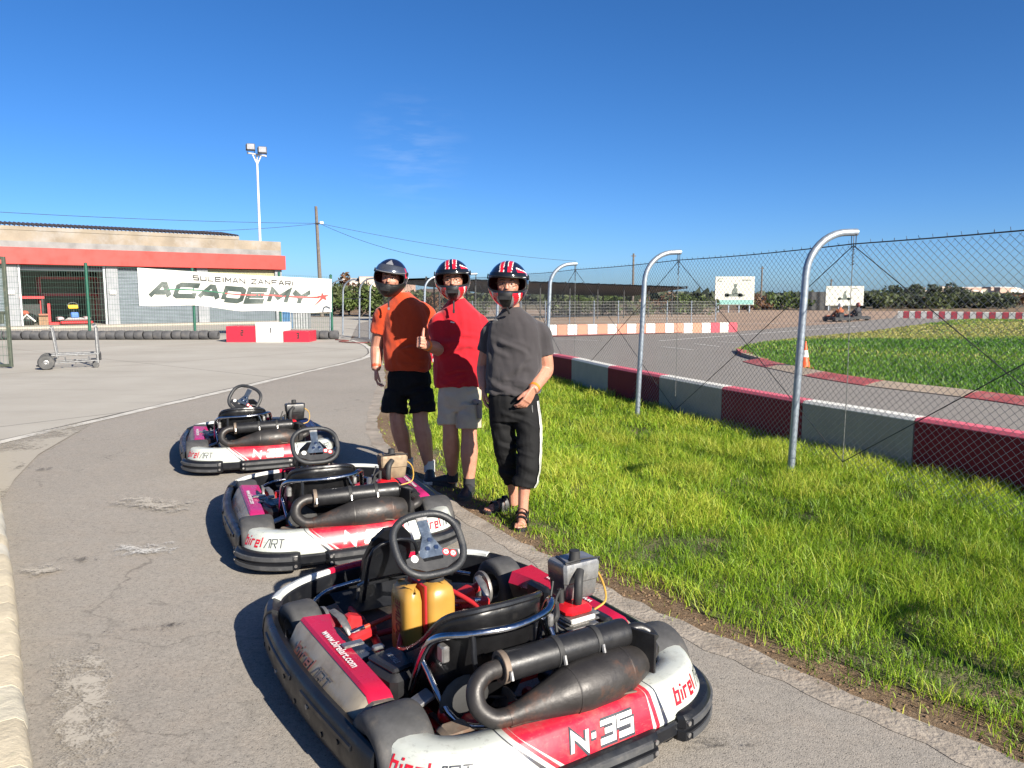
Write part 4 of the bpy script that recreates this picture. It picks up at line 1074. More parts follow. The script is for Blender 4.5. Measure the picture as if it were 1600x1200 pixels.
# ================================================================== VEGETATION, HILLS, TOWN
def m_leaf(name, a, b):
    g = N(name); t = g.n('Attribute'); t.attribute_name = 'tint'
    c = g.mix(t.outputs['Fac'], a, b); g.color(c); g.set(rough=.55, spec=.3)
    tl = g.n('BsdfTranslucent'); ad = g.n('MixShader'); ad.inputs[0].default_value = .25
    g.l(c, tl.inputs[0]); g.l(g.b.outputs[0], ad.inputs[1]); g.l(tl.outputs[0], ad.inputs[2]); g.l(ad.outputs[0], g.o.inputs['Surface']); return g.m
LEAFS = [m_leaf('olive leaves', (.055, .075, .03), (.13, .155, .06)), m_leaf('dark conifer leaves', (.05, .065, .04), (.10, .12, .07)), m_leaf('palm leaves', (.06, .10, .025), (.16, .21, .06)), m_leaf('dry reddish leaves', (.13, .06, .035), (.2, .12, .06))]
def leaves(n, fn, size, seed, elong=2.2):
    r = np.random.default_rng(seed); C = fn(r, n); n = len(C)
    a = r.normal(size=(n, 3)); a /= np.linalg.norm(a, axis=1)[:, None]; b = np.cross(a, r.normal(size=(n, 3))); b /= np.linalg.norm(b, axis=1)[:, None]
    s = (size*r.uniform(.6, 1.4, n))[:, None]
    V = np.stack([C-a*s*elong*.5, C+b*s*.5, C+a*s*elong*.5, C-b*s*.5], 1).reshape(-1, 3)
    return V, r.uniform(0, 1, n)
def foliage(name, V, tint, mat, parent):
    n = len(V)//4; me = bpy.data.meshes.new(name); me.vertices.add(len(V)); me.vertices.foreach_set('co', V.ravel())
    me.loops.add(n*4); me.loops.foreach_set('vertex_index', np.arange(n*4, dtype=np.int32)); me.polygons.add(n); me.polygons.foreach_set('loop_start', np.arange(0, n*4, 4, dtype=np.int32))
    me.update(); me.validate(); t = me.attributes.new('tint', 'FLOAT', 'POINT'); t.data.foreach_set('value', np.repeat(tint, 4).astype(np.float32)); me.materials.append(mat)
    return link(name, me, parent)
M_BARK = plain('bark', (.10, .075, .055), .9)
def bush(u, Y, w, h, kind, label, name='shrub', seed=0, cat='shrub', n=520, trunk=.0, group=None):
    p = at(u, 460, Y); t_ = thing(name, label, cat, (p.x, Y, 0), 0, group); rs = random.Random(seed)
    blobs = [(rs.uniform(-.38, .38)*w, rs.uniform(-.3, .3)*w, trunk*h+rs.uniform(.15, .78)*h*(1-trunk), rs.uniform(.16, .30)) for _ in range(9)]
    def fn(r, n):
        i = r.integers(0, len(blobs), n); B = np.array(blobs)[i]; d = r.normal(size=(n, 3)); d /= np.linalg.norm(d, axis=1)[:, None]; rad = r.uniform(.45, 1.05, n)**.6
        q = B[:, :3]+d*(B[:, 3]*rad)[:, None]*np.array([w, w, h*.9*(1-trunk*.5)]); q[:, 2] = np.clip(q[:, 2], .02, None); return q
    V, t = leaves(n, fn, .055*max(w, h)**.5*(1.5 if Y > 70 else 1.1)*1.4, seed+1); foliage('crown', V, t, LEAFS[kind], t_)
    mb = MB()
    for k in range(4):
        b = blobs[k]; mb.tube([(rs.uniform(-.05, .05), 0, 0), (b[0]*.4, b[1]*.4, b[2]*.6), b[:3]], [.05*h*.4, .03*h*.4, .01], 5)
    mb.build('trunk', M_BARK, t_)
def palm(u, Y, h, label, seed):
    p = at(u, 460, Y); t_ = thing('palm', label, 'palm', (p.x, Y, 0)); rs = random.Random(seed); r = np.random.default_rng(seed); V = []
    MB().tube([(0, 0, 0), (.03, 0, h*.3), (0, 0, h*.5)], [.16, .13, .12], 8).build('trunk', M_BARK, t_)
    for k in range(20):
        a = rs.uniform(0, 2*PI); e = rs.uniform(.1, 1.3); L = h*.75
        d = Vector((math.cos(a), math.sin(a), 0)); prev = None
        for j in range(9):
            s = j/8; q = Vector((0, 0, h*.48))+d*(L*s*math.cos(e*.8))+Vector((0, 0, L*(s*math.sin(e)-.75*s*s)))
            if prev is not None:
                sd = Vector((-d.y, d.x, 0))*(.10*h*(1-s)+.02)
                for sgn in (-1, 1):
                    tip = q+sd*sgn*2.0-Vector((0, 0, .06*h))
                    V += [tuple(prev), tuple(prev.lerp(q, .45)), tuple(tip), tuple(prev.lerp(tip, .5)-Vector((0, 0, .01)))]
            prev = q
    V = np.array(V); foliage('crown', V, r.uniform(0, 1, len(V)//4), LEAFS[2], t_)
where = ['behind the gap left of the man in orange', 'behind the first two men', 'under the shade canopy', 'behind the larger billboard', 'between the two billboards', 'right of the smaller billboard', 'on the far right skyline']
rs = random.Random(21); cnt = 0
def zone(u): return where[0] if u < 640 else where[1] if u < 860 else where[2] if u < 1060 else where[3] if u < 1185 else where[4] if u < 1290 else where[5] if u < 1430 else where[6]
# hedge behind the fence gap (left) and behind the men
for k, (u, Y, w, h, kind) in enumerate(((520, 62, 3.6, 2.6, 0), (545, 64, 3.4, 2.9, 0), (563, 60, 3.2, 2.5, 2), (585, 61, 3.6, 2.7, 0), (608, 60, 3.6, 2.4, 2), (634, 59, 3.6, 2.3, 0), (660, 60, 3.4, 2.2, 3), (745, 60, 4, 2.1, 0), (556, 84, 3.2, 4.3, 3))):
    bush(u, Y, w, h, kind, ('tall reddish shrub on the skyline ' if Y > 80 else 'dense green shrub ' if kind != 3 else 'reddish shrub ')+zone(u)+', %s' % ['first', 'second', 'third', 'fourth', 'fifth', 'sixth', 'seventh', 'eighth', 'ninth'][k], seed=k, n=900)
ords = ['first', 'second', 'third', 'fourth', 'fifth', 'sixth', 'seventh', 'eighth', 'ninth', 'tenth', 'eleventh', 'twelfth', 'thirteenth', 'fourteenth']
def row(us, Y, w, h, kinds, what, s0, cat='shrub', n=420, trunk=0):
    c = {}
    for k, u in enumerate(us):
        z = zone(u); c[z] = c.get(z, 0)+1
        bush(u, Y+rs.uniform(-3, 3), w*rs.uniform(.8, 1.2), h*rs.uniform(.8, 1.2), kinds[k % len(kinds)], '%s %s, %s from the left' % (what, z, ords[c[z]-1]), seed=s0+k, cat=cat, n=n, trunk=trunk, name='tree' if cat == 'tree' else 'shrub')
row([870, 893, 918, 942, 965, 1000, 1028, 1052, 1075, 1100], 66, 3.2, 1.75, [0, 2, 0, 0, 2, 0, 3], 'green shrub', 40)
row([1183, 1200, 1217, 1233], 88, 3.6, 1.9, [3, 0, 2, 2], 'scrubby bush', 60)
row([1352, 1372, 1390, 1408, 1426, 1447, 1470, 1493, 1516, 1540, 1563, 1586], 96, 4.4, 2.0, [1, 1, 0, 1, 3, 1, 0, 1, 1, 0, 1, 3], 'dark bush', 80)
row([1360, 1384, 1418, 1440, 1468, 1492], 112, 4.2, 3.1, [1, 1, 1, 1, 1, 1], 'dark evergreen tree', 100, 'tree', 600, .12)
for k, (u, Y, h) in enumerate(((905, 63, 2.5), (958, 64, 2.4), (1062, 70, 2.1), (1222, 90, 2.3), (1170, 78, 1.7))): palm(u, Y, h, 'spreading green palm %s, %s along' % (zone(u), ords[k]), 200+k)
# dark shade net wall and hut behind the smaller billboard
sn = at(1278, 480, 86); s_ = thing('shade_net', 'black shade net screen left of the smaller billboard', 'screen', (sn.x, 86, 0))
MB().grid(lambda a, b: ((a-.5)*2.8, .08*math.sin(a*19), 2.0*b), 30, 2).build('net', M_DARK, s_); 
for x in (-1.4, 0, 1.4): MB().cyl((x, .1, 0), (x, .1, 2.1), .05, 6).build('post', M_GALV, s_)
# far wooded plain: one mass of small crowns
r = np.random.default_rng(9)
def plain_fn(r, n):
    Y = 130+r.uniform(0, 1, n)**1.6*900; X = r.uniform(-.75, .72, n)*Y; g = fbm(X, Y, .012, 2.0); k = (g > -.12)
    X, Y = X[k], Y[k]; m = len(X); return np.stack([X, Y, r.uniform(.1, 1.0, m)**1.2*(1.3+Y*.0018)], 1)
V, t = leaves(26000, plain_fn, 1.7, 4, 1.6); tag(foliage('far_scrub', V, t, LEAFS[1], None), 'dark scrub and trees covering the far plain', 'scrub', kind='stuff')
# low far hills
def hills(name, Y, h, seed, mat, x0=-1, x1=1):
    pts = np.linspace(x0, x1, 160); vs = []
    for a in pts:
        z = h*(.55+.6*noise.fractal(Vector((a*5, seed, 0)), 1, 2, 4)); z = max(z, .5)
        for w, zz in ((0, 0), (.04, z*.6), (.1, z), (.3, 0)): vs.append((a*Y*1.2, Y*(1+w), zz))
    fs = [(i*4+j, (i+1)*4+j, (i+1)*4+j+1, i*4+j+1) for i in range(159) for j in range(3)]
    structure(MB().add(vs, fs).build(name, mat, ang=80))
hills('hills', 1500, 14, 3.3, plain('far hill scrub', (.17, .13, .10), .95, var=.3, sc=.01, bump=0))
hills('hills', 240, 4.6, 8.1, plain('brown bank', (.18, .115, .075), .95, var=.4, sc=.2, bump=0), -.42, -.05)
# pale houses of the far town
rs = random.Random(4); wm = [plain('far white wall', (.75, .72, .68), .9, bump=0), plain('far cream wall', (.62, .5, .4), .9, bump=0), plain('far pink wall', (.55, .36, .28), .9, bump=0)]
hw = []
for k in range(34):
    u = rs.uniform(1420, 1600) if k < 24 else rs.uniform(545, 640)
    Y = rs.uniform(700, 900) if k < 24 else rs.uniform(210, 236); hw.append((u, Y, k))
hc_ = [0, 0]
for u, Y, k in sorted(hw):
    hc_[k < 24] += 1
    s = Y/800; p = at(u, 460, Y); h = rs.uniform(5, 10)*s*(1 if k < 24 else 1.6); w = rs.uniform(8, 22)*s; b0 = 0 if k < 24 else 2.4
    t_ = thing('house', 'tiny pale house in the far town on the right skyline, %s from left' % nth(hc_[1]) if k < 24 else 'tiny pale house on the bank behind the man in orange, %s from left' % nth(hc_[0]), 'house', (p.x, Y, b0), rs.uniform(-.3, .3), 'far town houses' if k < 24 else 'houses on the bank')
    MB().box((0, 0, h/2-1), (w, w*.7, h+2)).build('wall', wm[k % 3], t_); MB().box((0, 0, h+.2*s), (w*1.03, w*.73, .5*s)).build('roof', wm[(k+1) % 3], t_)
# ================================================================== KARTS
M_TYRE = plain('kart tyre rubber', (.050, .050, .052), .72, var=.3, sc=14, bump=.35, bsc=90, bdist=.002, dirt=(.12, .105, .09), dsc=9, dlo=.5, dhi=.8)
M_RIM = plain('dusty alloy rim', (.34, .33, .32), .45, .7, var=.2, sc=14, dirt=(.16, .12, .09), dsc=14)
M_PLAS = plain('scuffed black bumper plastic', (.010, .011, .014), .36, var=.3, sc=7, bump=.3, bsc=55, bdist=.002, dirt=(.075, .07, .062), dsc=11, dlo=.6, dhi=.86, spec=.35)
M_POD = plain('dusty translucent pod plastic', (.33, .285, .22), .4, var=.15, sc=6, bump=.12, dirt=(.17, .125, .085), dsc=7, dlo=.48, dhi=.75)
M_PODRED = plain('cherry red pod plastic', (.50, .010, .045), .28, var=.1, sc=5, bump=.05, dirt=(.32, .06, .07), dsc=8, dlo=.6, dhi=.85, coat=.2)
M_SEATB = plain('black seat shell', (.008, .008, .009), .34, var=.3, spec=.35, bump=.4, bsc=40, dirt=(.06, .055, .05), dsc=6, dlo=.6, dhi=.9)
M_CHROME = plain('polished steel tube', (.55, .56, .60), .16, 1.0, var=.1, sc=20, bump=.04, dirt=(.2, .17, .14), dsc=14, dlo=.66, dhi=.9)
M_TANK = plain('yellowed fuel tank plastic', (.46, .255, .05), .36, var=.12, sc=6, bump=.05, dirt=(.46, .24, .05), dsc=6)
M_ALU = plain('cast aluminium', (.42, .41, .40), .42, .8, var=.2, sc=24, bump=.2, bsc=90, dirt=(.18, .14, .11), dsc=20)
M_PIPE = plain('black exhaust lacquer', (.022, .022, .024), .40, .3, var=.3, sc=10, bump=.12, dirt=(.09, .07, .06), dsc=9, dlo=.6, dhi=.9)
M_RUST = plain('burnt rusty exhaust', (.042, .038, .037), .5, .35, var=.3, sc=8, bump=.3, bsc=70, dirt=(.17, .075, .042), dsc=7, dlo=.54, dhi=.78)
M_RUSTY = plain('rusty steel plate', (.22, .17, .13), .7, .3, var=.3, sc=16, dirt=(.19, .08, .04), dsc=12)
M_RODRED = plain('orange red tie rod', (.72, .075, .035), .4, var=.1, bump=.05)
M_ENGRED = plain('bright red engine cover', (.62, .012, .02), .3, var=.08, bump=.05, coat=.2)
M_RUBBER = plain('matt black rubber', (.02, .02, .021), .7, var=.2)
M_STICK = plain('white sticker', (.8, .79, .76), .4, var=.05, bump=0)
M_INKDK = plain('dark logo ink', (.03, .032, .045), .4, bump=0)
M_INKRED = plain('red logo ink', (.62, .012, .03), .4, bump=0)
def m_rear():
    g = N('rear bumper graphics'); x = g.xyz()
    white = g.mix(g.ramp(g.noise(6, 5), .3, .7), (.52, .55, .50), (.62, .64, .595))
    red = g.mix(g.ramp(g.noise(5, 4), .3, .7), (.54, .012, .035), (.64, .018, .045))
    slant = g.math('MULTIPLY', g.math('SUBTRACT', .25, x[2]), 1.15)
    dl = g.math('SUBTRACT', x[0], g.math('ADD', slant, -.30)); dr = g.math('SUBTRACT', g.math('SUBTRACT', .27, g.math('MULTIPLY', slant, -.1)), x[0])
    d = g.math('MINIMUM', dl, dr)
    def band(a, b): return g.math('MULTIPLY', g.math('GREATER_THAN', d, a), g.math('LESS_THAN', d, b))
    tap = g.math('MULTIPLY', g.math('SUBTRACT', .26, x[2]), .13)
    col = g.mix(g.math('GREATER_THAN', d, 0), white, red)
    col = g.mix(g.math('MULTIPLY', g.math('GREATER_THAN', d, .018), g.math('LESS_THAN', d, g.math('ADD', tap, .018))), col, white)
    col = g.mix(g.math('MULTIPLY', g.math('LESS_THAN', d, -.022), g.math('GREATER_THAN', d, g.math('SUBTRACT', -.022, g.math('ADD', .004, tap)))), col, (.03, .035, .06))
    sc = g.noise(30, 6, g.mapping((1, 1, 5)), .75)
    col = g.mix(g.ramp(sc, .57, .70, 0, .65), col, (.16, .145, .135))
    col = g.mix(g.ramp(g.noise(7, 8, rough=.72), .50, .78, 0, .6), col, (.28, .235, .18))
    g.color(col); g.set(rough=g.ramp(g.noise(12, 4), .3, .7, .24, .42), spec=.5, coat=.15); g.bump(g.noise(90, 3), .06, .002); return g.m
M_REAR = m_rear()
ZS = lambda z: .045+(z-.045)*.80
half = [(0, -.355), (.16, -.355), (.32, -.349), (.47, -.322), (.585, -.258), (.655, -.162), (.69, -.04), (.705, .15), (.72, .42), (.722, .7), (.705, .96), (.672, 1.18), (.60, 1.37), (.46, 1.50), (.28, 1.575), (.12, 1.605), (0, 1.61)]
loop = [(-x, y) for x, y in reversed(half[1:-1])]
loop = half[::1]+loop                                            # closed loop, counter-clockwise from rear centre
LP = [Vector((p[0], p[1])) for p in catmull([(x, y, 0) for x, y in loop], 10, closed=True)]
cumL = [0.0]
for i in range(1, len(LP)): cumL.append(cumL[-1]+(LP[i]-LP[i-1]).length)
TOT = cumL[-1]+(LP[0]-LP[-1]).length
def lp(s):
    s = s % TOT; i = int(np.searchsorted(cumL, s, 'right'))-1; j = (i+1) % len(LP); seg = (LP[j]-LP[i]).length
    p = LP[i].lerp(LP[j], (s-cumL[i])/seg)
    t = (LP[(j+1) % len(LP)]-LP[i-1]).normalized(); return p, Vector((t.y, -t.x))
def s_at(x=None, y=None, right=True, rear=True):
    best = None
    for i, p in enumerate(LP):
        if right != (p.x >= 0): continue
        if rear is not None and rear != (p.y < .6): continue
        e = abs(p.x-x) if x is not None else abs(p.y-y)
        if best is None or e < best[0]: best = (e, cumL[i])
    return best[1] if best[1] < TOT/2 or right else best[1]-TOT
def sweep(s0, s1, prof, n, endround=0.0, zfun=None):
    """prof = [(outward, z)...] swept along the kart outline"""
    rings = []
    for i in range(n+1):
        s = s0+(s1-s0)*i/n; p, nv = lp(s); k = 1.0
        if endround:
            e = min(i, n-i)/n*abs(s1-s0); k = min(1.0, math.sqrt(max(0, 1-(1-min(e/endround, 1))**2))) if e < endround else 1.0
            k = max(k, .25)
        cz = sum(z for _, z in prof)/len(prof)
        rings.append([(p.x+nv.x*(d*k if d > 0 else d), p.y+nv.y*(d*k if d > 0 else d), ZS(cz+(z-cz)*(.82+.18*k))) for d, z in prof])
    return rings
def make_kart():
    root = thing('racing_kart', 'x', 'kart')
    def B(mb, nm, m, par=None, ang=38): return mb.build(nm, m, root if par is None else par, ang)
    # ---------------- rear bumper shell with graphics
    sA, sB = s_at(y=-.12, right=False), s_at(y=-.12, right=True)
    prof = [(-.165, .20), (-.168, .280), (-.160, .293), (-.11, .303), (-.070, .303), (-.050, .297), (-.040, .284), (-.018, .225), (.0, .165), (-.004, .150), (-.05, .145)]
    rear = B(MB().loft(sweep(sA, sB, prof, 90)), 'rear_bumper', M_REAR, ang=50)
    prof2 = [(-.06, .150), (.004, .148), (.010, .138), (.008, .085), (-.008, .062), (-.06, .058)]
    B(MB().loft(sweep(sA, sB, prof2, 90)), 'lower_bumper', M_PLAS)
    def pad(s0, s1, zt, out, nm, grooves=True, n=30, zb=.048):
        h = zt-zb
        pr = [(-.02, zb), (out-.014, zb), (out-.004, zb+.008), (out, zb+.022)]
        if grooves:
            pr += [(out, zb+h*.40), (out-.010, zb+h*.43), (out-.010, zb+h*.50), (out, zb+h*.53)]
            pr += [(out-.003, zb+h*.80)]
        pr += [(out-.006, zt-.018), (out-.018, zt-.004), (out-.032, zt), (-.02, zt)]
        o = B(MB().loft(sweep(s0, s1, pr, n, .03)), nm, M_PLAS, ang=30)
        for q in (.06, .94):
            for zf in (.28, .70):
                p, nv = lp(s0+(s1-s0)*q); c = Vector((p.x+nv.x*(out-.002), p.y+nv.y*(out-.002), ZS(zb+h*zf))); d = Vector((nv.x, nv.y, 0))
                B(MB().cyl(c-d*.004, c+d*.004, .009, 10), 'bolt', M_ALU, o)
        # worn rib strip
        for zf in (.2, .68):
            pr2 = [(out-.004, zb+h*zf-.018), (out+.004, zb+h*zf-.013), (out+.004, zb+h*zf+.013), (out-.004, zb+h*zf+.018)]
            B(MB().loft(sweep(s0+(s1-s0)*.1, s0+(s1-s0)*.9, pr2, n)), 'rub_strip', plain('scuffed grey strip', (.06, .062, .066), .55, var=.3, dirt=(.12, .115, .11), dsc=18), o)
        return o
    cs = s_at(x=.36); ce = s_at(y=-.07)
    pad(cs, ce, .180, .042, 'corner_pad'); pad(-ce, -cs, .180, .042, 'corner_pad')
    pad(-s_at(x=.22), s_at(x=.26), .165, .040, 'centre_pad')
    # ---------------- black side and front bumpers
    sf = s_at(y=1.20, right=True, rear=False)
    pr = [(-.05, .245), (-.025, .262), (-.008, .255), (.004, .235), (.012, .17), (.012, .115), (.0, .07), (-.03, .055), (-.05, .06)]
    for sg in (1, -1):
        o = B(MB().loft(sweep(sg*ce, sg*sf, pr, 50)), 'side_bumper', M_PLAS)
        for k in range(9):
            p, nv = lp(sg*(ce+(sf-ce)*(.07+.86*k/8))); c = Vector((p.x+nv.x*.012, p.y+nv.y*.012, .15 if k % 2 else .11)); d = Vector((nv.x, nv.y, 0))
            B(MB().cyl(c-d*.004, c+d*.004, .010, 8), 'bolt', M_STEEL if k % 3 == 0 else M_PLAS, o)
        for (z, a, b) in ((.205, .1, .45), (.205, .55, .9)):
            rg = sweep(sg*(ce+(sf-ce)*a), sg*(ce+(sf-ce)*b), [(.004, z-.014), (.014, z-.010), (.014, z+.010), (.004, z+.014)], 20); B(MB().loft(rg), 'rub_rail', M_PLAS, o)
    pr = [(-.07, .25), (-.03, .275), (-.005, .265), (.008, .235), (.018, .16), (.012, .09), (-.01, .06), (-.07, .055)]
    B(MB().loft(sweep(sf, TOT-sf, pr, 60)), 'front_bumper', M_PLAS)
    # nose fairing: white sides, red middle
    prn = [(-.060, .235), (-.060, .276), (-.050, .286), (-.034, .285), (-.020, .277), (-.016, .25)]
    sw1, sw2 = s_at(x=.26, rear=False), s_at(y=1.33, rear=False)
    M_NW = plain('white nose plastic', (.66, .68, .66), .35, var=.08, dirt=(.3, .26, .22), dsc=8, dlo=.55, dhi=.85)
    B(MB().loft(sweep(sw2, sw1, prn, 24, .12)), 'nose_side', M_NW); B(MB().loft(sweep(TOT-sw1, TOT-sw2, prn, 24, .12)), 'nose_side', M_NW)
    B(MB().loft(sweep(sw1, TOT-sw1, prn, 20)), 'nose_centre', M_PODRED)
    # inner black nose web
    B(MB().loft([[(-.30, 1.40, .16), (.30, 1.40, .16)], [(-.26, 1.28, .08), (.26, 1.28, .08)]], cap=False, ringclosed=False), 'nose_web', M_PLAS)
    # ---------------- side pods
    for sg in (-1, 1):
        ys = [.165, .19, .27, .40, .55, .68, .78, .85, .90]; pod = []; top = []; end = []
        for i, y in enumerate(ys):
            f = i/(len(ys)-1); bow = .018*math.sin(PI*f)
            xi = .515+.02*f*0; xt = .585+.004*f; xo = .668+bow-.02*max(0, f-.6)
            zi = .252+.02*f; zt = .266+.018*f
            if i == 0: zt -= .02; zi -= .01
            wi = (.0 if f < .72 else (f-.72)/.28*.035)
            pod.append([(sg*(xt), y, zt), (sg*(xt+.03), y, zt-.025), (sg*xo, y, .18), (sg*(xo+.01), y, .115), (sg*(xo-.02), y, .085), (sg*(xi), y, .085)])
            top.append([(sg*(xi-.02-wi*1.3), y, zi-.05), (sg*(xi-.008-wi), y, zi+.004), (sg*(xt), y, zt+.004), (sg*(xt+.012), y, zt-.006)])
            end.append([(sg*(xi-.02-wi*1.3), y, zi-.05), (sg*(xi-.02), y, .09)])
        o = B(MB().loft(pod, cap=True, ringclosed=False), 'side_pod', M_POD, ang=60); B(MB().loft(top, cap=True, ringclosed=False), 'pod_top', M_PODRED, o)
        B(MB().loft(end, cap=False, ringclosed=False), 'pod_inner', M_PLAS, o)
        B(MB().box((sg*.50, .70, .225), (.05, .17, .09), b=.015), 'pod_bracket', M_PLAS, o)
        B(MB().loft([[(sg*x, y, z) for x, z in ((.51, .243), (.585, .250), (.615, .23), (.668, .172), (.655, .09), (.51, .09))] for y in (.145, .167)]), 'pod_end_cap', plain('scratched grey plastic', (.14, .13, .115), .4, var=.4, dirt=(.3, .25, .18), dsc=14), o)
        rot_ = (lambda a, b: (sg*(.575-.042*b), (.78-.36*a) if sg < 0 else (.42+.36*a), .332+.012*((.78-.36*a) if sg < 0 else (.42+.36*a)-.5)*0+.006)) 
        def ptxt(a, b, sg=sg):
            y = (.72-.34*a) if sg < 0 else (.38+.34*a); f = (y-.115)/.785
            bb = b if sg < 0 else b
            x = .582-.045*(1-bb) if sg > 0 else .582-.045*bb
            x = .540+.034*(1-b) if sg < 0 else .540+.034*(1-b)
            return (sg*x, y, .252+.02*f+.013+.006)
        text_on(o, 'lettering', 'www.birelart.com', ptxt, M_STICK, bold=.02)
        def ftxt(a, b, lo, hi, sg=sg):
            q = lo+(hi-lo)*a; y = (.80-.40*q) if sg < 0 else (.40+.40*q); f = (y-.115)/.785; bow = .018*math.sin(PI*f)
            xt = .585+.004*f+.03; zt = .266+.018*f-.025; xo = .668+bow-.02*max(0, f-.6); k = .18+.62*b
            return (sg*(xo+(xt-xo)*k+.004), y, .18+(zt-.18)*k+.003)
        stroke_on(o, 'lettering', 'birel', lambda a, b, k: ftxt(a, b, 0, .55), plain('faded red ink', (.26, .10, .07), .6, bump=0), wd=.5, lw=.16, gap=.14, shear=.14); stroke_on(o, 'lettering', '^RT', lambda a, b, k: ftxt(a, b*.9, .57, 1), plain('faded dark ink', (.13, .11, .10), .6, bump=0), wd=.7, lw=.11, gap=.14, shear=.14)
    # ---------------- wheels
    def wheel(x, y, r, w, nm, steer=0.0):
        e = thing_part(nm, root, (x, y, r), steer)
        hw = w/2; rr_ = .066
        B(MB().lathe([(rr_, -hw*.80), (rr_+.012, -hw*.93), (r*.72, -hw), (r*.90, -hw*.97), (r*.965, -hw*.86), (r*.992, -hw*.68), (r, -hw*.35), (r, hw*.35), (r*.992, hw*.68), (r*.965, hw*.86), (r*.90, hw*.97), (r*.72, hw), (rr_+.012, hw*.93), (rr_, hw*.80)], (0, 0, 0), 'X', 40), 'tyre', M_TYRE, e, 50)
        sgn = 1 if x > 0 else -1
        rim = B(MB().lathe([(.072, -hw*.85), (.062, -hw*.78), (.055, -hw*.35), (.052, hw*.3), (.062, hw*.78), (.072, hw*.85)], (0, 0, 0), 'X', 28).lathe([(.002, sgn*hw*.25), (.03, sgn*hw*.30), (.054, sgn*hw*.15)], (0, 0, 0), 'X', 28), 'rim', M_RIM, e)
        B(MB().cyl((-hw*.9, 0, 0), (hw*.9, 0, 0), .020, 12), 'hub', M_ALU, rim)
        for k in range(3):
            a = 2*PI*k/3+.4; B(MB().cyl((sgn*hw*.1, .038*math.cos(a), .038*math.sin(a)), (sgn*hw*.42, .038*math.cos(a), .038*math.sin(a)), .007, 6), 'wheel_nut', M_ALU, rim)
    wheel(-.575, .01, .148, .20, 'rear_wheel'); wheel(.575, .01, .148, .20, 'rear_wheel')
    wheel(-.535, 1.11, .135, .14, 'front_wheel', R(4)); wheel(.535, 1.11, .135, .14, 'front_wheel', R(4))
    # ---------------- chassis
    def tube(pts, r, nm, m, n=10, sm=5, par=None): return B(MB().tube(catmull(pts, sm) if sm else pts, r, n), nm, m, par)
    for sg in (-1, 1):
        tube([(sg*.33, -.16, .075), (sg*.34, .2, .07), (sg*.34, .6, .07), (sg*.24, .95, .075), (sg*.22, 1.38, .09)], .019, 'main_rail', M_RED)
        tube([(sg*.34, .15, .07), (sg*.52, .2, .10), (sg*.55, .5, .11), (sg*.52, .82, .10), (sg*.33, .88, .075)], .012, 'pod_bar', M_CHROME)
        tube([(sg*.22, 1.02, .09), (sg*.33, 1.09, .13), (sg*.41, 1.11, .15)], .026, 'stub_arm', M_RED)
        B(MB().box((sg*.30, 1.07, .135), (.09, .07, .07), Matrix.Rotation(sg*R(-18), 3, 'Y'), b=.012), 'stub_yoke', M_RED)
        B(MB().cyl((sg*.41, 1.11, .09), (sg*.41, 1.11, .20), .014, 10), 'king_pin', M_ALU)
        B(MB().tube([(sg*.39, 1.10, .20), (sg*.375, 1.03, .19), (sg*.365, .975, .155), (sg*.36, .955, .13)], [.018, .021, .018, .012], 8, flat=.45), 'steering_arm', M_ALU)
        tr_ = tube([(sg*.35, .96, .135), (sg*.04, 1.0, .17)], .011, 'tie_rod', M_RODRED, sm=0)
        B(MB().cyl((sg*.36, .958, .133), (sg*.29, .967, .143), .013, 10), 'rod_end', M_CHROME, tr_)
        B(MB().lathe([(.02, -.01), (.088, -.008), (.09, 0), (.088, .008), (.02, .01)], (sg*.425, 1.11, .13), 'X', 24, cap=True), 'brake_disc', M_RIM)
    for y, z in ((-.14, .075), (.30, .07), (.66, .07), (1.0, .08), (1.36, .09)):
        w = .33 if y < .7 else .23; tube([(-w, y, z), (w, y, z)], .015, 'cross_tube', M_RED, sm=0)
    tube([(-.46, 1.30, .14), (-.25, 1.44, .17), (.25, 1.44, .17), (.46, 1.30, .14)], .011, 'front_bar', M_CHROME)
    B(MB().prism([(-.23, .80), (.23, .80), (.21, 1.38), (-.21, 1.38)], .048, .053), 'floor_tray', plain('dark floor tray', (.03, .03, .032), .5, .2, dirt=(.12, .09, .07), dsc=8))
    B(MB().cyl((-.50, 0, .14), (.50, 0, .14), .020, 14), 'rear_axle', M_ALU)
    for sg in (-1, 1): tube([(sg*.30, .62, .09), (sg*.20, .75, .20), (sg*.10, .98, .26), (0, 1.06, .27)], .012, 'column_stay', M_RED)
    B(MB().box((-.30, .96, .115), (.15, .05, .05), Matrix.Rotation(R(22), 3, 'Z'), b=.012), 'yoke_block', M_RED); B(MB().box((.30, .98, .125), (.15, .05, .05), Matrix.Rotation(R(-22), 3, 'Z'), b=.012), 'yoke_block', M_RED)
    for x in (-.30, -.02, .30):
        o = B(MB().box((x, .0, .135), (.045, .11, .12), b=.012), 'bearing_carrier', M_RED); B(MB().lathe([(.022, -.03), (.042, -.03), (.042, .03), (.022, .03)], (x, 0, .14), 'X', 18), 'bearing', M_ALU, o)
    B(MB().lathe([(.02, -.004), (.1, -.004), (.1, .004), (.02, .004)], (-.13, 0, .14), 'X', 28, cap=True), 'rear_brake_disc', M_RUSTY)
    B(MB().box((-.13, .09, .19), (.07, .08, .10), b=.012), 'brake_caliper', M_RUSTY)
    B(MB().lathe([(.02, -.006), (.105, -.006), (.112, 0), (.105, .006), (.02, .006)], (.36, 0, .14), 'X', 40, cap=True), 'sprocket', M_ALU)
    B(MB().box((-.40, -.1, .20), (.11, .10, .06), b=.015), 'rear_bracket', M_RUSTY); B(MB().box((-.17, -.10, .19), (.03, .03, .10)), 'red_bracket', M_RED)
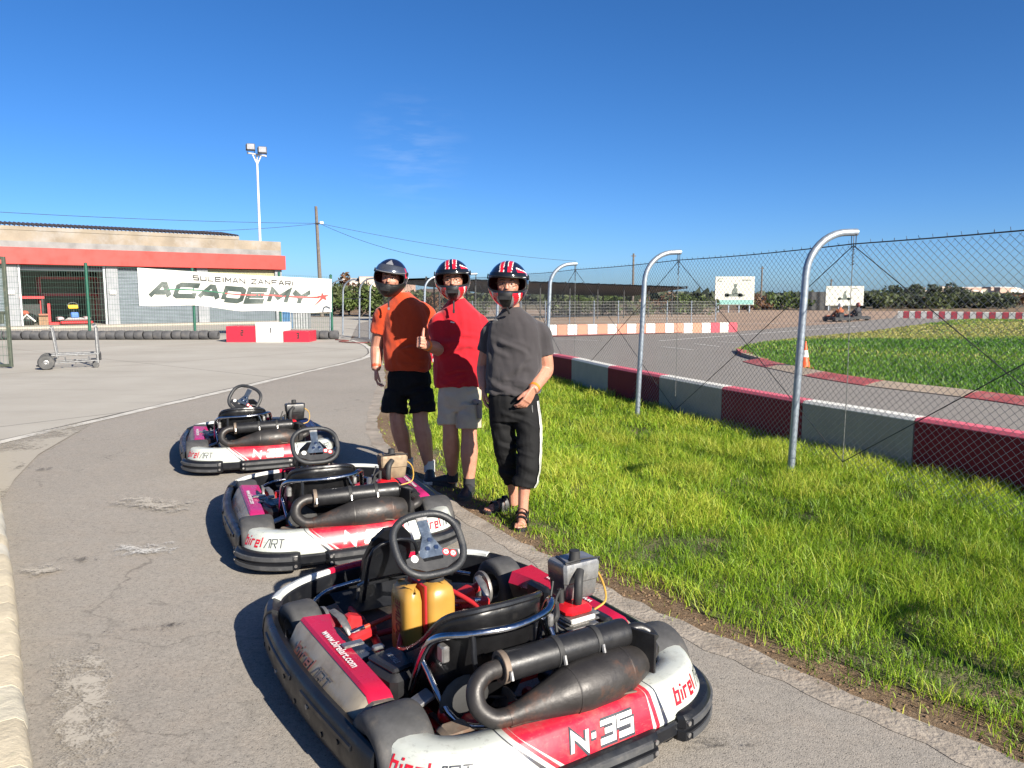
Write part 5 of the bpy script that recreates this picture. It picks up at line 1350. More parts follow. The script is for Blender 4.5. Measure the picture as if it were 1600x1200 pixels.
    B(MB().box((-.44, .12, .22), (.13, .07, .015), Matrix.Rotation(R(-20), 3, 'Y'), b=.004), 'heat_plate', M_ALU)
    B(MB().ell((-.37, .03, .20), (.03, .03, .03)), 'red_knob', M_ENGRED)
    B(MB().tube([(.0, -.17, .2), (.03, -.14, .235), (.06, -.17, .25), (.02, -.2, .22)], .009, 6), 'red_hook', M_ENGRED)
    # rear guard frame under the shell
    tube([(-.5, -.24, .12), (-.2, -.28, .12), (.2, -.28, .12), (.5, -.24, .12)], .015, 'rear_tube', M_CHROME); 
    for sg in (-1, 1): tube([(sg*.33, -.16, .075), (sg*.32, -.27, .12)], .014, 'rear_stay', M_CHROME, sm=0)
    # ---------------- steering, panel, tank
    B(MB().cyl((-.07, 1.12, .16), (-.09, .73, .54), .012, 10), 'steering_column', M_ALU)
    wc = Vector((-.09, .70, .575)); tilt = R(38); ua = Vector((1, 0, 0)); ub = Vector((0, math.sin(tilt), math.cos(tilt))); un = ua.cross(ub)
    sw_ = thing_part('steering_wheel', root, tuple(wc), 0)
    def wp(a, b, c=0.0): return ua*a+ub*b+un*c
    ring = []
    for k in range(56):
        a = 2*PI*k/56; ca, sa = math.cos(a), math.sin(a); e = 2/3.1
        x = .158*math.copysign(abs(ca)**e, ca); y = .137*math.copysign(abs(sa)**e, sa); 
        if y < 0: x *= 1-.10*(-y/.137)**2
        if y > 0: x *= 1-.16*(y/.137)**3
        ring.append(wp(x, y))
    B(MB().tube(ring, .0165, 12, closed=True), 'rim', plain('wheel grip rubber', (.022, .024, .028), .55, var=.25, bump=.5, bsc=160, dirt=(.07, .068, .065), dsc=10), sw_)
    M_SPOKE = plain('blue grey anodised plate', (.12, .155, .21), .34, .75, var=.2, sc=14, dirt=(.4, .42, .45), dsc=20)
    sp = [(-.026, .128), (.026, .128), (.024, .03), (.062, -.045), (.05, -.06), (-.05, -.06), (-.062, -.045), (-.024, .03)]
    B(MB().loft([[tuple(wp(a, b, .003)) for a, b in sp], [tuple(wp(a, b, -.003)) for a, b in sp]]), 'spoke_plate', M_SPOKE, sw_, 20)
    B(MB().loft([[tuple(wp(a, b, .0065)) for a, b in ((-.027, .135), (.027, .135), (.027, .108), (-.027, .108))], [tuple(wp(a, b, .001)) for a, b in ((-.027, .135), (.027, .135), (.027, .108), (-.027, .108))]]), 'clamp', M_ALU, sw_)
    lo = [(-.125, -.05), (-.06, -.035), (-.045, -.075), (.045, -.075), (.06, -.035), (.125, -.05), (.125, -.085), (.05, -.118), (-.05, -.118), (-.125, -.085)]
    B(MB().loft([[tuple(wp(a, b, .002)) for a, b in lo], [tuple(wp(a, b, -.012)) for a, b in lo]]), 'lower_board', M_BLACKP, sw_)
    for a, b in ((-.016, -.022), (.026, -.022), (.005, .015)): B(MB().cyl(wp(a, b, .002), wp(a, b, .010), .0105, 12), 'bolt', M_CHROME, sw_)
    for a, b, m in ((-.086, -.055, M_STICK), (.066, -.05, M_ENGRED), (.097, -.062, M_ENGRED)):
        o = B(MB().cyl(wp(a, b, .001), wp(a, b, .0035), .0165, 18), 'button_label', m, sw_)
        B(MB().cyl(wp(a, b, .003), wp(a, b, .0045), .0115, 14), 'label_disc', M_STICK, o); B(MB().box(wp(a, b, .0048), (.014, .004, .001), Matrix((ua, ub, un)).transposed()), 'label_mark', M_ENGRED, o)
    # front panel
    fpn = [[(-.13, 1.42, .20), (.11, 1.42, .20)], [(-.14, 1.35, .33), (.12, 1.35, .33)], [(-.115, 1.29, .44), (.095, 1.29, .44)], [(-.06, 1.265, .495), (.04, 1.265, .495)]]
    B(MB().loft([[tuple(q) for q in r_]+[(q[0], q[1]-.02, q[2]-.01) for q in reversed(r_)] for r_ in fpn]), 'front_panel', M_PLAS, ang=25)
    tube([(-.15, 1.32, .12), (-.12, 1.24, .40), (.10, 1.24, .40), (.13, 1.32, .12)], .010, 'panel_bar', M_PLAS)
    for sg in (-1, 1): B(MB().tube([(sg*.17, 1.36, .06), (sg*.17, 1.33, .20), (sg*.12, 1.32, .22)], .009, 6), 'pedal', M_ALU)
    # tank in two humps with cap
    def hump(x0, x1, y0, y1, z0, z1): 
        rg = []
        for z, i in ((z0, .02), (z0+.015, .004), (z0+.05, 0), (z1-.07, 0), (z1-.03, .006), (z1-.008, .024), (z1, .045)):
            c = .028; X0, X1, Y0, Y1 = x0+i, x1-i, y0+i, y1-i
            rg.append([(X0+c, Y0, z), (X1-c, Y0, z), (X1-c*.3, Y0+c*.3, z), (X1, Y0+c, z), (X1, Y1-c, z), (X1-c*.3, Y1-c*.3, z), (X1-c, Y1, z), (X0+c, Y1, z), (X0+c*.3, Y1-c*.3, z), (X0, Y1-c, z), (X0, Y0+c, z), (X0+c*.3, Y0+c*.3, z)])
        return MB().loft(rg)
    tk = B(hump(-.125, .01, .63, .80, .07, .405), 'fuel_tank', M_TANK, ang=60); B(hump(-.225, -.14, .65, .83, .07, .41), 'tank_side', M_TANK, tk, 60)
    B(MB().lathe([(.0, .036), (.030, .036), (.034, .028), (.034, .006), (.040, .0), (.040, -.02)], (-.055, .715, .414), n=20), 'tank_cap', M_RUBBER, tk)
    B(MB().box((-.133, .73, .30), (.012, .17, .22), b=.004), 'tank_strap', M_RED, tk)
    text_on(tk, 'lettering', 'GASOLINE', lambda a, b: (-.2265, .80-.05*b-.04, .10+.24*a), plain('dull red print', (.35, .05, .03), .6, bump=0), bold=.02)
    # ---------------- seat
    def seat(a, b):
        ph = (a-.5)*2                                               # -1 left front .. 0 back .. 1 right front
        q = abs(ph); sgn = 1 if ph >= 0 else -1
        rim_ = catmull([(0, -.035, .575), (.12, -.02, .57), (.20, .06, .53), (.215, .20, .40), (.20, .36, .30), (.17, .50, .24)], 8)
        bot = catmull([(0, .10, .09), (.06, .11, .085), (.12, .16, .08), (.145, .26, .08), (.14, .38, .085), (.12, .50, .10)], 8)
        i = min(int(q*40), 39); f = q*40-i; i2 = min(i+1, 40)
        A = Vector(rim_[i]).lerp(Vector(rim_[i2]), f); C = Vector(bot[i]).lerp(Vector(bot[i2]), f)
        if b < .6:
            k = b/.6; P = A.lerp(C, k); out_ = Vector((A.x, A.y-.25, 0)); out_ = out_.normalized() if out_.length > .01 else out_
            P += out_*(.035*math.sin(PI*k))
        else:
            k = (b-.6)/.4; P = C.lerp(Vector((0, C.y if q > .5 else .10+.2*k*(q*2)+.08*k, .075)), k)
        return Vector((sgn*P.x-.155, P.y, P.z))
    mb = MB().grid(seat, 64, 22); o = B(mb, 'seat', M_SEATB, ang=60)
    md = o.modifiers.new('shell', 'SOLIDIFY'); md.thickness = .008; md.offset = 0
    rimp = [seat(k/64, 0) for k in range(65)]; B(MB().tube(rimp, .0125, 8), 'seat_rim', plain('satin black rim', (.016, .016, .018), .25, bump=.05), o)
    B(MB().ell((-.30, .02, .24), (.10, .018, .09), 16, 8), 'seat_patch', plain('dull seat patch', (.03, .03, .031), .7), o)
    # tubular seat guard
    tube([(-.345, .44, .10), (-.395, .28, .16), (-.405, .12, .40), (-.385, .05, .475), (-.30, -.035, .50), (-.155, -.075, .505), (0, -.045, .51), (.075, .02, .515), (.10, .08, .48), (.12, .16, .34), (.14, .24, .14)], .0145, 'seat_bar', M_CHROME, 12)
    tube([(-.40, .14, .36), (-.36, -.02, .20), (-.20, -.09, .17), (.02, -.08, .17), (.12, .0, .24), (.13, .12, .38)], .012, 'lower_bar', M_CHROME, 10)
    tube([(-.02, -.06, .50), (.02, -.055, .40), (.09, -.02, .28)], .011, 'bar_stay', M_CHROME, 8); tube([(-.30, -.04, .5), (-.28, -.06, .36), (-.10, -.085, .33), (.0, -.06, .36)], .010, 'bar_hoop', M_PLAS, 8)
    B(MB().box((-.37, .04, .42), (.03, .045, .06), b=.006), 'bar_clamp', M_ALU); B(MB().box((.03, -.03, .47), (.025, .03, .05), b=.006), 'bar_clamp', M_ALU)
    # ---------------- battery boxes on the left
    o = B(MB().box((-.415, .36, .165), (.16, .21, .20), Matrix.Rotation(R(12), 3, 'Z'), b=.022), 'battery_box', M_BLACKP); B(MB().box((-.415, .36, .273), (.125, .17, .02), Matrix.Rotation(R(12), 3, 'Z'), b=.008), 'box_lid', M_BLACKP, o)
    text_on(o, 'lettering', 'ROYALE', lambda a, b: (-.43+.022*b, .40-.09*a, .2845), plain('grey print', (.35, .35, .36), .5, bump=0), bold=.02)
    B(MB().box((-.435, .46, .29), (.045, .03, .018), b=.005), 'box_clip', M_STEEL, o)
    o = B(MB().box((-.49, .55, .17), (.12, .14, .19), Matrix.Rotation(R(8), 3, 'Z'), b=.015), 'control_box', plain('dark blue plastic', (.02, .028, .05), .35)); B(MB().box((-.50, .56, .28), (.085, .04, .012), b=.004), 'control_plate', M_ALU, o)
    # ---------------- engine on the right
    en = thing_part('engine', root, (.305, .15, -.04), 0)
    B(MB().box((.0, .0, .18), (.20, .24, .16), b=.03), 'crankcase', M_ALU, en); B(MB().lathe([(.02, .0), (.085, .0), (.09, .02), (.08, .035), (.02, .04)], (.10, .0, .18), 'X', 24, cap=True), 'clutch_cover', M_BLACKP, en)
    fin = B(MB().box((0, .03, .33), (.10, .10, .14), b=.01), 'cylinder', M_ALU, en)
    for k in range(7): B(MB().box((0, .03, .275+.022*k), (.15, .15, .007), b=.002), 'cooling_fin', M_ALU, fin)
    B(MB().box((-.01, .03, .425), (.135, .13, .045), b=.018), 'head_cover', M_ENGRED, en); B(MB().box((-.01, .02, .40), (.12, .142, .02), b=.004), 'cover_label', M_STICK, en)
    B(MB().cyl((-.05, .05, .44), (-.05, .055, .50), .014, 10), 'spark_plug', M_RUBBER, en)
    B(MB().tube(catmull([(-.05, .055, .50), (-.10, .02, .46), (-.12, -.03, .33), (-.08, -.08, .22)], 6), .006, 6), 'plug_lead', M_RUBBER, en)
    B(MB().box((.02, -.12, .29), (.08, .08, .09), b=.015), 'carburettor', M_ALU, en); B(MB().cyl((.02, -.16, .29), (.02, -.21, .29), .03, 14), 'carb_mouth', M_BLACKP, en)
    ab = B(MB().loft([[(x*sx+.05, y*sy+.10, z) for x, y in ((-.075, -.06), (.075, -.06), (.085, -.05), (.085, .05), (.075, .06), (-.075, .06), (-.085, .05), (-.085, -.05))] for z, sx, sy in ((.44, .8, .8), (.455, .92, .95), (.515, 1, 1), (.52, 1.05, 1.08), (.585, 1.10, 1.1), (.598, 1.04, 1.0))]), 'air_box', plain('grey air box', (.30, .30, .30), .38, .6, var=.25, sc=12, dirt=(.5, .48, .44), dsc=16), en)
    B(MB().lathe([(.0, .035), (.022, .035), (.024, .0), (.03, -.01)], (.04, .08, .605), n=14), 'air_box_cap', M_RUBBER, ab); B(MB().tube(catmull([(.03, .03, .57), (.0, .0, .54), (-.01, -.01, .48), (.0, .01, .43)], 6), .018, 10), 'intake_hose', M_RUBBER, ab)
    B(MB().tube([(.135, .10, .44), (.14, .04, .605), (.05, .035, .615), (-.03, .05, .605)], .004, 5), 'air_box_strap', M_RUBBER, ab); B(MB().tube([(-.02, .05, .60), (.0, .15, .602)], .006, 4), 'lid_mark', M_INKDK, ab)
    B(MB().tube(catmull([(.13, .13, .56), (.19, .10, .50), (.17, .03, .42), (.08, .0, .40)], 7), .0045, 6), 'fuel_line', plain('yellow fuel line', (.55, .33, .06), .4, bump=0), en)
    B(MB().tube(catmull([(-.07, .08, .53), (-.10, .05, .45), (-.09, .0, .36), (.03, -.10, .34)], 7), .005, 6), 'throttle_cable', M_RUBBER, en)
    B(MB().box((-.02, .14, .23), (.09, .06, .10), b=.012), 'ignition_box', M_BLACKP, en); B(MB().cyl((-.13, .05, .16), (-.13, -.08, .16), .035, 14), 'starter_motor', M_BLACKP, en)
    B(MB().tube([(.02, .17, .1), (.05, .18, .2)], .03, 8), 'mount_bolt', M_ALU, en)
    B(MB().tube(catmull([(-.10, .10, .30), (-.16, .07, .36), (-.13, -.02, .42), (-.09, .03, .46)], 6), .012, 8), 'coil_hose', M_RUBBER, en)
    # small loose hardware: hoses, cables, brackets between seat and axle
    B(MB().tube(catmull([(-.38, .30, .13), (-.25, .10, .20), (-.05, -.03, .20), (.15, .0, .22), (.25, .05, .2)], 6), .006, 6), 'brake_line', M_RUBBER)
    B(MB().tube(catmull([(.12, .3, .1), (.2, .55, .09), (.28, .9, .1), (.1, 1.25, .14)], 6), .005, 6), 'throttle_cable', M_RUBBER)
    B(MB().box((.12, -.13, .16), (.12, .06, .05), b=.012), 'axle_guard', M_BLACKP); B(MB().cyl((-.24, -.12, .17), (-.20, -.12, .17), .04, 14), 'hub_collar', M_ALU)
    B(MB().box((.52, .35, .2), (.05, .30, .15), b=.012), 'radiator_guard', M_BLACKP); B(MB().lathe([(.05, -.01), (.11, -.005), (.11, .005), (.05, .01)], (.40, -.02, .17), 'X', 26, cap=True), 'chain_guard', M_PLAS)
    # ---------------- exhaust
    ex = thing_part('exhaust', root, (0, 0, 0), 0)
    mu_a, mu_b = Vector((-.255, -.130, .405)), Vector((.285, -.165, .415)); d = (mu_b-mu_a).normalized()
    pr = [(0, .030), (.004, .040), (.012, .050), (.03, .0525)]; L = (mu_b-mu_a).length
    pts = [mu_a+d*a for a, _ in pr]+[mu_b-d*a for a, _ in reversed(pr)]; rad = [r_ for _, r_ in pr]+[r_ for _, r_ in reversed(pr)]
    sil = B(MB().tube(pts, rad, 24), 'silencer', M_PIPE, ex)
    for f in (.03, .42, .72):
        c = mu_a+d*(L*f); B(MB().tube([c-d*.011, c-d*.009, c+d*.009, c+d*.011], [.0535, .0555, .0555, .0535], 24), 'clamp_band', M_RUSTY if f < .1 else M_RUBBER, sil)
        B(MB().tube([c+Vector((0, -.056, .01)), c+Vector((0, -.066, -.02))], .007, 6), 'clamp_screw', M_ALU, sil)
    B(MB().tube(catmull([mu_b+d*-.01, mu_b+Vector((.05, -.01, .005)), mu_b+Vector((.085, -.03, -.015)), mu_b+Vector((.085, -.055, -.03))], 5), .022, 14), 'tail_pipe', M_PIPE, sil)
    ub_ = catmull([mu_a+d*.01, mu_a+Vector((-.05, -.004, -.004)), mu_a+Vector((-.098, -.02, -.035)), mu_a+Vector((-.105, -.05, -.085)), mu_a+Vector((-.065, -.075, -.122)), mu_a+Vector((-.01, -.085, -.128))], 6)
    B(MB().tube(ub_, [.031]*len(ub_), 16), 'return_bend', M_RUST, ex)
    c0 = mu_a+Vector((-.015, -.085, -.128)); cone = [(0, .032), (.05, .037), (.14, .058), (.24, .082), (.29, .088), (.41, .089), (.48, .083), (.55, .066), (.60, .050), (.63, .038)]
    pts = [c0+Vector((a, -.012*math.sin(a*5)+.10*max(0, a-.42), .03*math.sin(a*4)+.04*max(0, a-.4))) for a, _ in cone]
    ch = B(MB().tube(pts, [r_ for _, r_ in cone], 24), 'expansion_chamber', M_RUST, ex, 60)
    B(MB().tube([p+Vector((0, -.045, -.055))*r_/.075 for p, (_, r_) in zip(pts, cone)], .006, 5), 'weld_seam', M_RUST, ch)
    for i in (3, 6): B(MB().tube([pts[i]-Vector((.003, 0, 0)), pts[i]+Vector((.003, 0, 0))], cone[i][1]+.0015, 24), 'weld_ring', M_RUST, ch)
    B(MB().tube(catmull([pts[-1], pts[-1]+Vector((.05, .03, .02)), Vector((.40, .0, .33)), Vector((.37, .10, .30)), Vector((.31, .12, .29))], 6), .027, 12), 'header_pipe', M_RUST, ex)
    B(MB().box((.30, -.20, .36), (.012, .16, .15), Matrix.Rotation(R(20), 3, 'Z'), b=.003), 'chamber_bracket', M_PIPE, ex)
    B(MB().box((-.05, -.26, .20), (.04, .006, .13), b=.002), 'hanger', M_RUBBER, ex); B(MB().box((.14, -.255, .262), (.15, .10, .006), Matrix.Rotation(R(-14), 3, 'X') @ Matrix.Rotation(R(8), 3, 'Y'), b=.002), 'heat_shield', M_RUSTY, ex)
    # ---------------- lettering on the rear shell
    def face(s, q, off=.0028):
        p, nv = lp(s); pts = [(.0, .165), (-.018, .225), (-.040, .284)]
        if q < .45: k = q/.45; dd, z = pts[0][0]+(pts[1][0]-pts[0][0])*k, pts[0][1]+(pts[1][1]-pts[0][1])*k
        else: k = (q-.45)/.55; dd, z = pts[1][0]+(pts[2][0]-pts[1][0])*k, pts[1][1]+(pts[2][1]-pts[1][1])*k
        return (p.x+nv.x*(dd+off), p.y+nv.y*(dd+off), ZS(z)+off*.2)
    def put(txt, s0, s1, q0, q1, m, **k): return text_on(rear, 'lettering', txt, lambda a, b: face(s0+(s1-s0)*a, q0+(q1-q0)*b), m, maxlen=.05, **k)
    n0, n1 = -s_at(x=.105), s_at(x=.17)
    def put(txt, s0, s1, q0, q1, m, off=.0028, **k): return stroke_on(rear, 'lettering', txt, lambda a, b, kk: face(s0+(s1-s0)*a, q0+(q1-q0)*b, off+kk*.0007), m, **k)
    put('N-35', n0-.007, n1+.007, .04, .90, M_INKDK, .0016, wd=.95, lw=.36, gap=-.02, shear=.3); put('N-35', n0, n1, .12, .82, M_STICK, .0032, wd=1.1, lw=.24, gap=.12, shear=.3)
    r0 = s_at(x=.385); l0 = -s_at(y=-.13)
    for q in (r0, l0):
        put('birel', q, q+.165, .28, .96, M_INKRED, wd=.40, lw=.15, gap=.12, shear=.14); put('^RT', q+.172, q+.305, .28, .84, M_INKDK, wd=.66, lw=.10, gap=.12, shear=.14)
    return root
def thing_part(name, parent, loc, rz=0):
    o = bpy.data.objects.new(name, None); COL.objects.link(o); o.parent = parent; o.location = loc; o.rotation_euler = (0, 0, rz); o.empty_display_size = .05; return o
kart1 = make_kart()
kart1['label'] = 'nearest red white and black racing kart with yellow fuel tank and exhaust facing the camera'
kart1['group'] = 'rental karts parked in line'
kart1.location = (.095, 2.70, 0); kart1.rotation_euler = (0, 0, R(33))
kart2 = copy_tree(kart1); kart2['label'] = 'middle racing kart with rusty air box, parked beside the men'
kart2.location = (-1.05, 4.84, 0); kart2.rotation_euler = (0, 0, R(24))
kart3 = copy_tree(kart1); kart3['label'] = 'farthest racing kart of the line, with black air box and turned steering wheel'
kart3.location = (-2.43, 7.33, 0); kart3.rotation_euler = (0, 0, R(23))
def descend(o):
    for c in o.children:
        yield c
        yield from descend(c)
def recolour(k, base, mat):
    for c in descend(k):
        if c.type == 'MESH' and c.name.split('.')[0] == base:
            c.data = c.data.copy(); c.data.materials[0] = mat
recolour(kart2, 'air_box', plain('rust stained air box', (.30, .22, .14), .7, .2, var=.3, sc=14, dirt=(.17, .1, .06), dsc=10))
recolour(kart3, 'air_box', M_BLACKP)
recolour(kart2, 'pod_top', plain('faded pink red pod plastic', (.45, .022, .14), .32, var=.12, dirt=(.36, .1, .16), dsc=8)); recolour(kart3, 'pod_top', MATS['faded pink red pod plastic'])
for c in kart3.children:
    n = c.name.split('.')[0]
    if n == 'steering_wheel': c.rotation_euler = (R(6), R(18), R(-32))
    if n == 'fuel_tank': recolour(kart3, 'fuel_tank', plain('green tank plastic', (.03, .22, .08), .4)); recolour(kart3, 'tank_side', MATS['green tank plastic'])
# ================================================================== PEOPLE
def m_skin():
    g = N('skin'); c = g.mix(g.ramp(g.noise(14, 5), .3, .7), (.47, .205, .135), (.57, .275, .19))
    c = g.mix(g.ramp(g.noise(45, 4), .55, .8, 0, .4), c, (.48, .20, .14)); g.color(c); g.set(rough=.48, spec=.4)
    g.b.inputs['Subsurface Weight'].default_value = .12; g.b.inputs['Subsurface Radius'].default_value = (.01, .004, .002)
    g.bump(g.noise(160, 3), .15, .002); return g.m
M_SKIN = m_skin()
def m_fabric(name, c, rough=.85, weave=420, sheen=.2):
    g = N(name); col = g.mix(g.ramp(g.noise(7, 5), .3, .7), tuple(q*.88 for q in c), tuple(min(1, q*1.08) for q in c))
    col = g.mix(g.ramp(g.noise(300, 2), .4, .7, 0, .25), col, tuple(q*.7 for q in c)); g.color(col); g.set(rough=rough, spec=.2)
    g.b.inputs['Sheen Weight'].default_value = sheen
    h = g.math('ADD', g.math('MULTIPLY', g.noise(weave, 2), .25), g.noise(22, 5, g.mapping((1, 1, .55)), .6)); g.bump(h, .35, .010); return g.m
def HEM(co):
    zm = co[:, 2].min(); wgt = np.clip(1-(co[:, 2]-zm)/.05, 0, 1); out_ = np.zeros_like(co)
    for i in np.nonzero(wgt > 0)[0]: out_[i, 2] = wgt[i]*.008*noise.noise(Vector(co[i])*11)
    return out_
def remesh(mb, vox, sm, name, wrinkle=None):
    me = mb.mesh('tmp'); ob = bpy.data.objects.new('tmp', me); COL.objects.link(ob)
    bm = bmesh.new(); bm.from_mesh(me); bmesh.ops.recalc_face_normals(bm, faces=bm.faces); bm.to_mesh(me); bm.free()
    m = ob.modifiers.new('r', 'REMESH'); m.mode = 'VOXEL'; m.voxel_size = vox; m.use_smooth_shade = True
    if sm: q = ob.modifiers.new('s', 'SMOOTH'); q.iterations = sm; q.factor = .5
    dg = bpy.context.evaluated_depsgraph_get(); out_ = bpy.data.meshes.new_from_object(ob.evaluated_get(dg)); out_.name = name
    bpy.data.objects.remove(ob); bpy.data.meshes.remove(me)
    if wrinkle:
        n = len(out_.vertices); co = np.empty(n*3); out_.vertices.foreach_get('co', co); co = co.reshape(-1, 3)
        no = np.array([v.normal[:] for v in out_.vertices]); d = np.array([wrinkle(Vector(p)) for p in co])
        out_.vertices.foreach_set('co', (co+no*d[:, None]+HEM(co)).ravel()); out_.update()
    out_.polygons.foreach_set('use_smooth', [True]*len(out_.polygons))
    return out_
def put_mesh(name, me, mats, parent):
    for m in (mats if isinstance(mats, (list, tuple)) else [mats]): me.materials.append(m)
    return link(name, me, parent)
def folds(seed, amp, f=(8, 8, 3.0), lo=0.0, zr=None, cr=(), hw=.2):
    rs_ = random.Random(int(seed*10)); C = []
    for (z0, z1, n_) in cr:
        for k in range(n_):
            s_ = rs_.choice((-1, 1)); x0 = s_*rs_.uniform(.45, 1.0)*hw; x1 = x0-s_*rs_.uniform(.5, 1.5)*hw; za = rs_.uniform(z0, z1); zb = za-rs_.uniform(-.03, .16)
            C.append((x0, za, x1, zb, rs_.uniform(.006, .011), rs_.uniform(.014, .028), rs_.choice((-1, -1, 1))))
    def w(p):
        wv = Vector((noise.noise(p*3+Vector((seed, 0, 0))), noise.noise(p*3+Vector((0, seed, 4))), noise.noise(p*3+Vector((2, 1, seed)))))*.05
        q = p+wv; u = q.x*.8+q.y*.6
        a = noise.noise(Vector((q.x*19+q.z*5+seed, q.y*19, q.z*4.2)))                       # hanging folds
        b = noise.noise(Vector((q.x*5-q.z*3+seed, q.y*5, q.z*17+q.x*7)))                     # bunching across
        big = noise.noise(Vector((q.x*6+seed*3, q.y*6, q.z*3.5)))
        k = .55
        if zr: k = max(0, 1-abs(p.z-zr)/.2)
        d = amp*(.75*a*(1-.4*k)+.95*b*(.35+k)+.6*big); d = max(d, -.006)
        for (x0, za, x1, zb, dep, wd, sd) in C:
            if sd*p.y < -.02 and sd > 0: continue
            dx, dz = x1-x0, zb-za; L2 = dx*dx+dz*dz; t = ((p.x-x0)*dx+(p.z-za)*dz)/L2
            if t < 0 or t > 1: continue
            e = ((p.x-x0)*dz-(p.z-za)*dx)/math.sqrt(L2)+.012*math.sin(t*5+x0*20)
            if abs(e) > 5*wd: continue
            tp_ = math.sin(PI*t)**.6; d += dep*tp_*(math.exp(-((e-wd)/wd)**2)-.8*math.exp(-((e+wd*.6)/wd)**2))
        return max(d, -.009)
    return w
def hand(mb, w, d, th, pn, curl=25, spread=4, s=1.0, thumb=35, tcurl=10, thumb_up=False):
    """w wrist, d finger direction, th towards the thumb, pn palm normal"""
    d = d.normalized(); th = (th-d*th.dot(d)).normalized(); pn = d.cross(th)*(1 if d.cross(th).dot(pn) > 0 else -1)
    L = .088*s
    for k in range(4):                                             # palm built as four merged bones
        o = (1.5-k)*.0195*s
        mb.tube([w-d*.015+th*(o*.55), w+d*(L*.5)+th*(o*.92), w+d*L+th*o], [.0155*s, .0145*s, .0115*s], 8)
    for k, (ln, oo) in enumerate(((.070, 1.5), (.078, .5), (.073, -.5), (.058, -1.5))):
        ln *= s; p = w+d*(L-.004)+th*(oo*.0205*s); a = 0; dd = d+th*(oo*math.tan(R(spread))); dd.normalize(); pts = [p-dd*.012]; 
        for j, f in enumerate((.45, .32, .23)):
            a += R(curl*(1.0 if j else .9)+k*1.5); v = dd*math.cos(a)+pn*math.sin(a); p = p+v*(ln*f+.006); pts.append(p.copy())
        mb.tube([tuple(q) for q in pts], [.0098*s, .0098*s, .0088*s, .0066*s], 8); mb.ell(pts[-1], (.0062*s,)*3, 8, 5)
    b = w+d*(.022*s)+th*(.026*s)+pn*.008
    if thumb_up: pts = [b-th*.02, b+th*.022*s+d*.012, b+th*.056*s+d*.010, b+th*.086*s+d*.004]
    else:
        v1 = (d*math.cos(R(thumb))+th*math.sin(R(thumb))+pn*.25).normalized(); v2 = (d*math.cos(R(tcurl))+th*math.sin(R(tcurl))+pn*.4).normalized()
        pts = [b-v1*.01, b+v1*.036*s, b+v1*.036*s+v2*.030*s, b+v1*.036*s+v2*.054*s]
    mb.tube([tuple(q) for q in pts], [.0145*s, .0125*s, .0115*s, .0085*s], 8); mb.ell(pts[-1], (.0082*s,)*3, 8, 5)
def oval(c, hw, hd, yaw, n=22, sq=2.3):
    out_ = []
    for k in range(n):
        a = 2*PI*k/n; x = hw*math.copysign(abs(math.cos(a))**(2/sq), math.cos(a)); y = hd*math.copysign(abs(math.sin(a))**(2/sq), math.sin(a))
        out_.append((c.x+x*math.cos(yaw)-y*math.sin(yaw), c.y+x*math.sin(yaw)+y*math.cos(yaw), c.z))
    return out_
def limb(mb, pts, rad, n=12, sm=5, flat=1.0):
    P = catmull([tuple(p)+(r,) for p, r in zip(pts, rad)], sm); mb.tube([q[:3] for q in P], [q[3] for q in P], n, flat=flat)
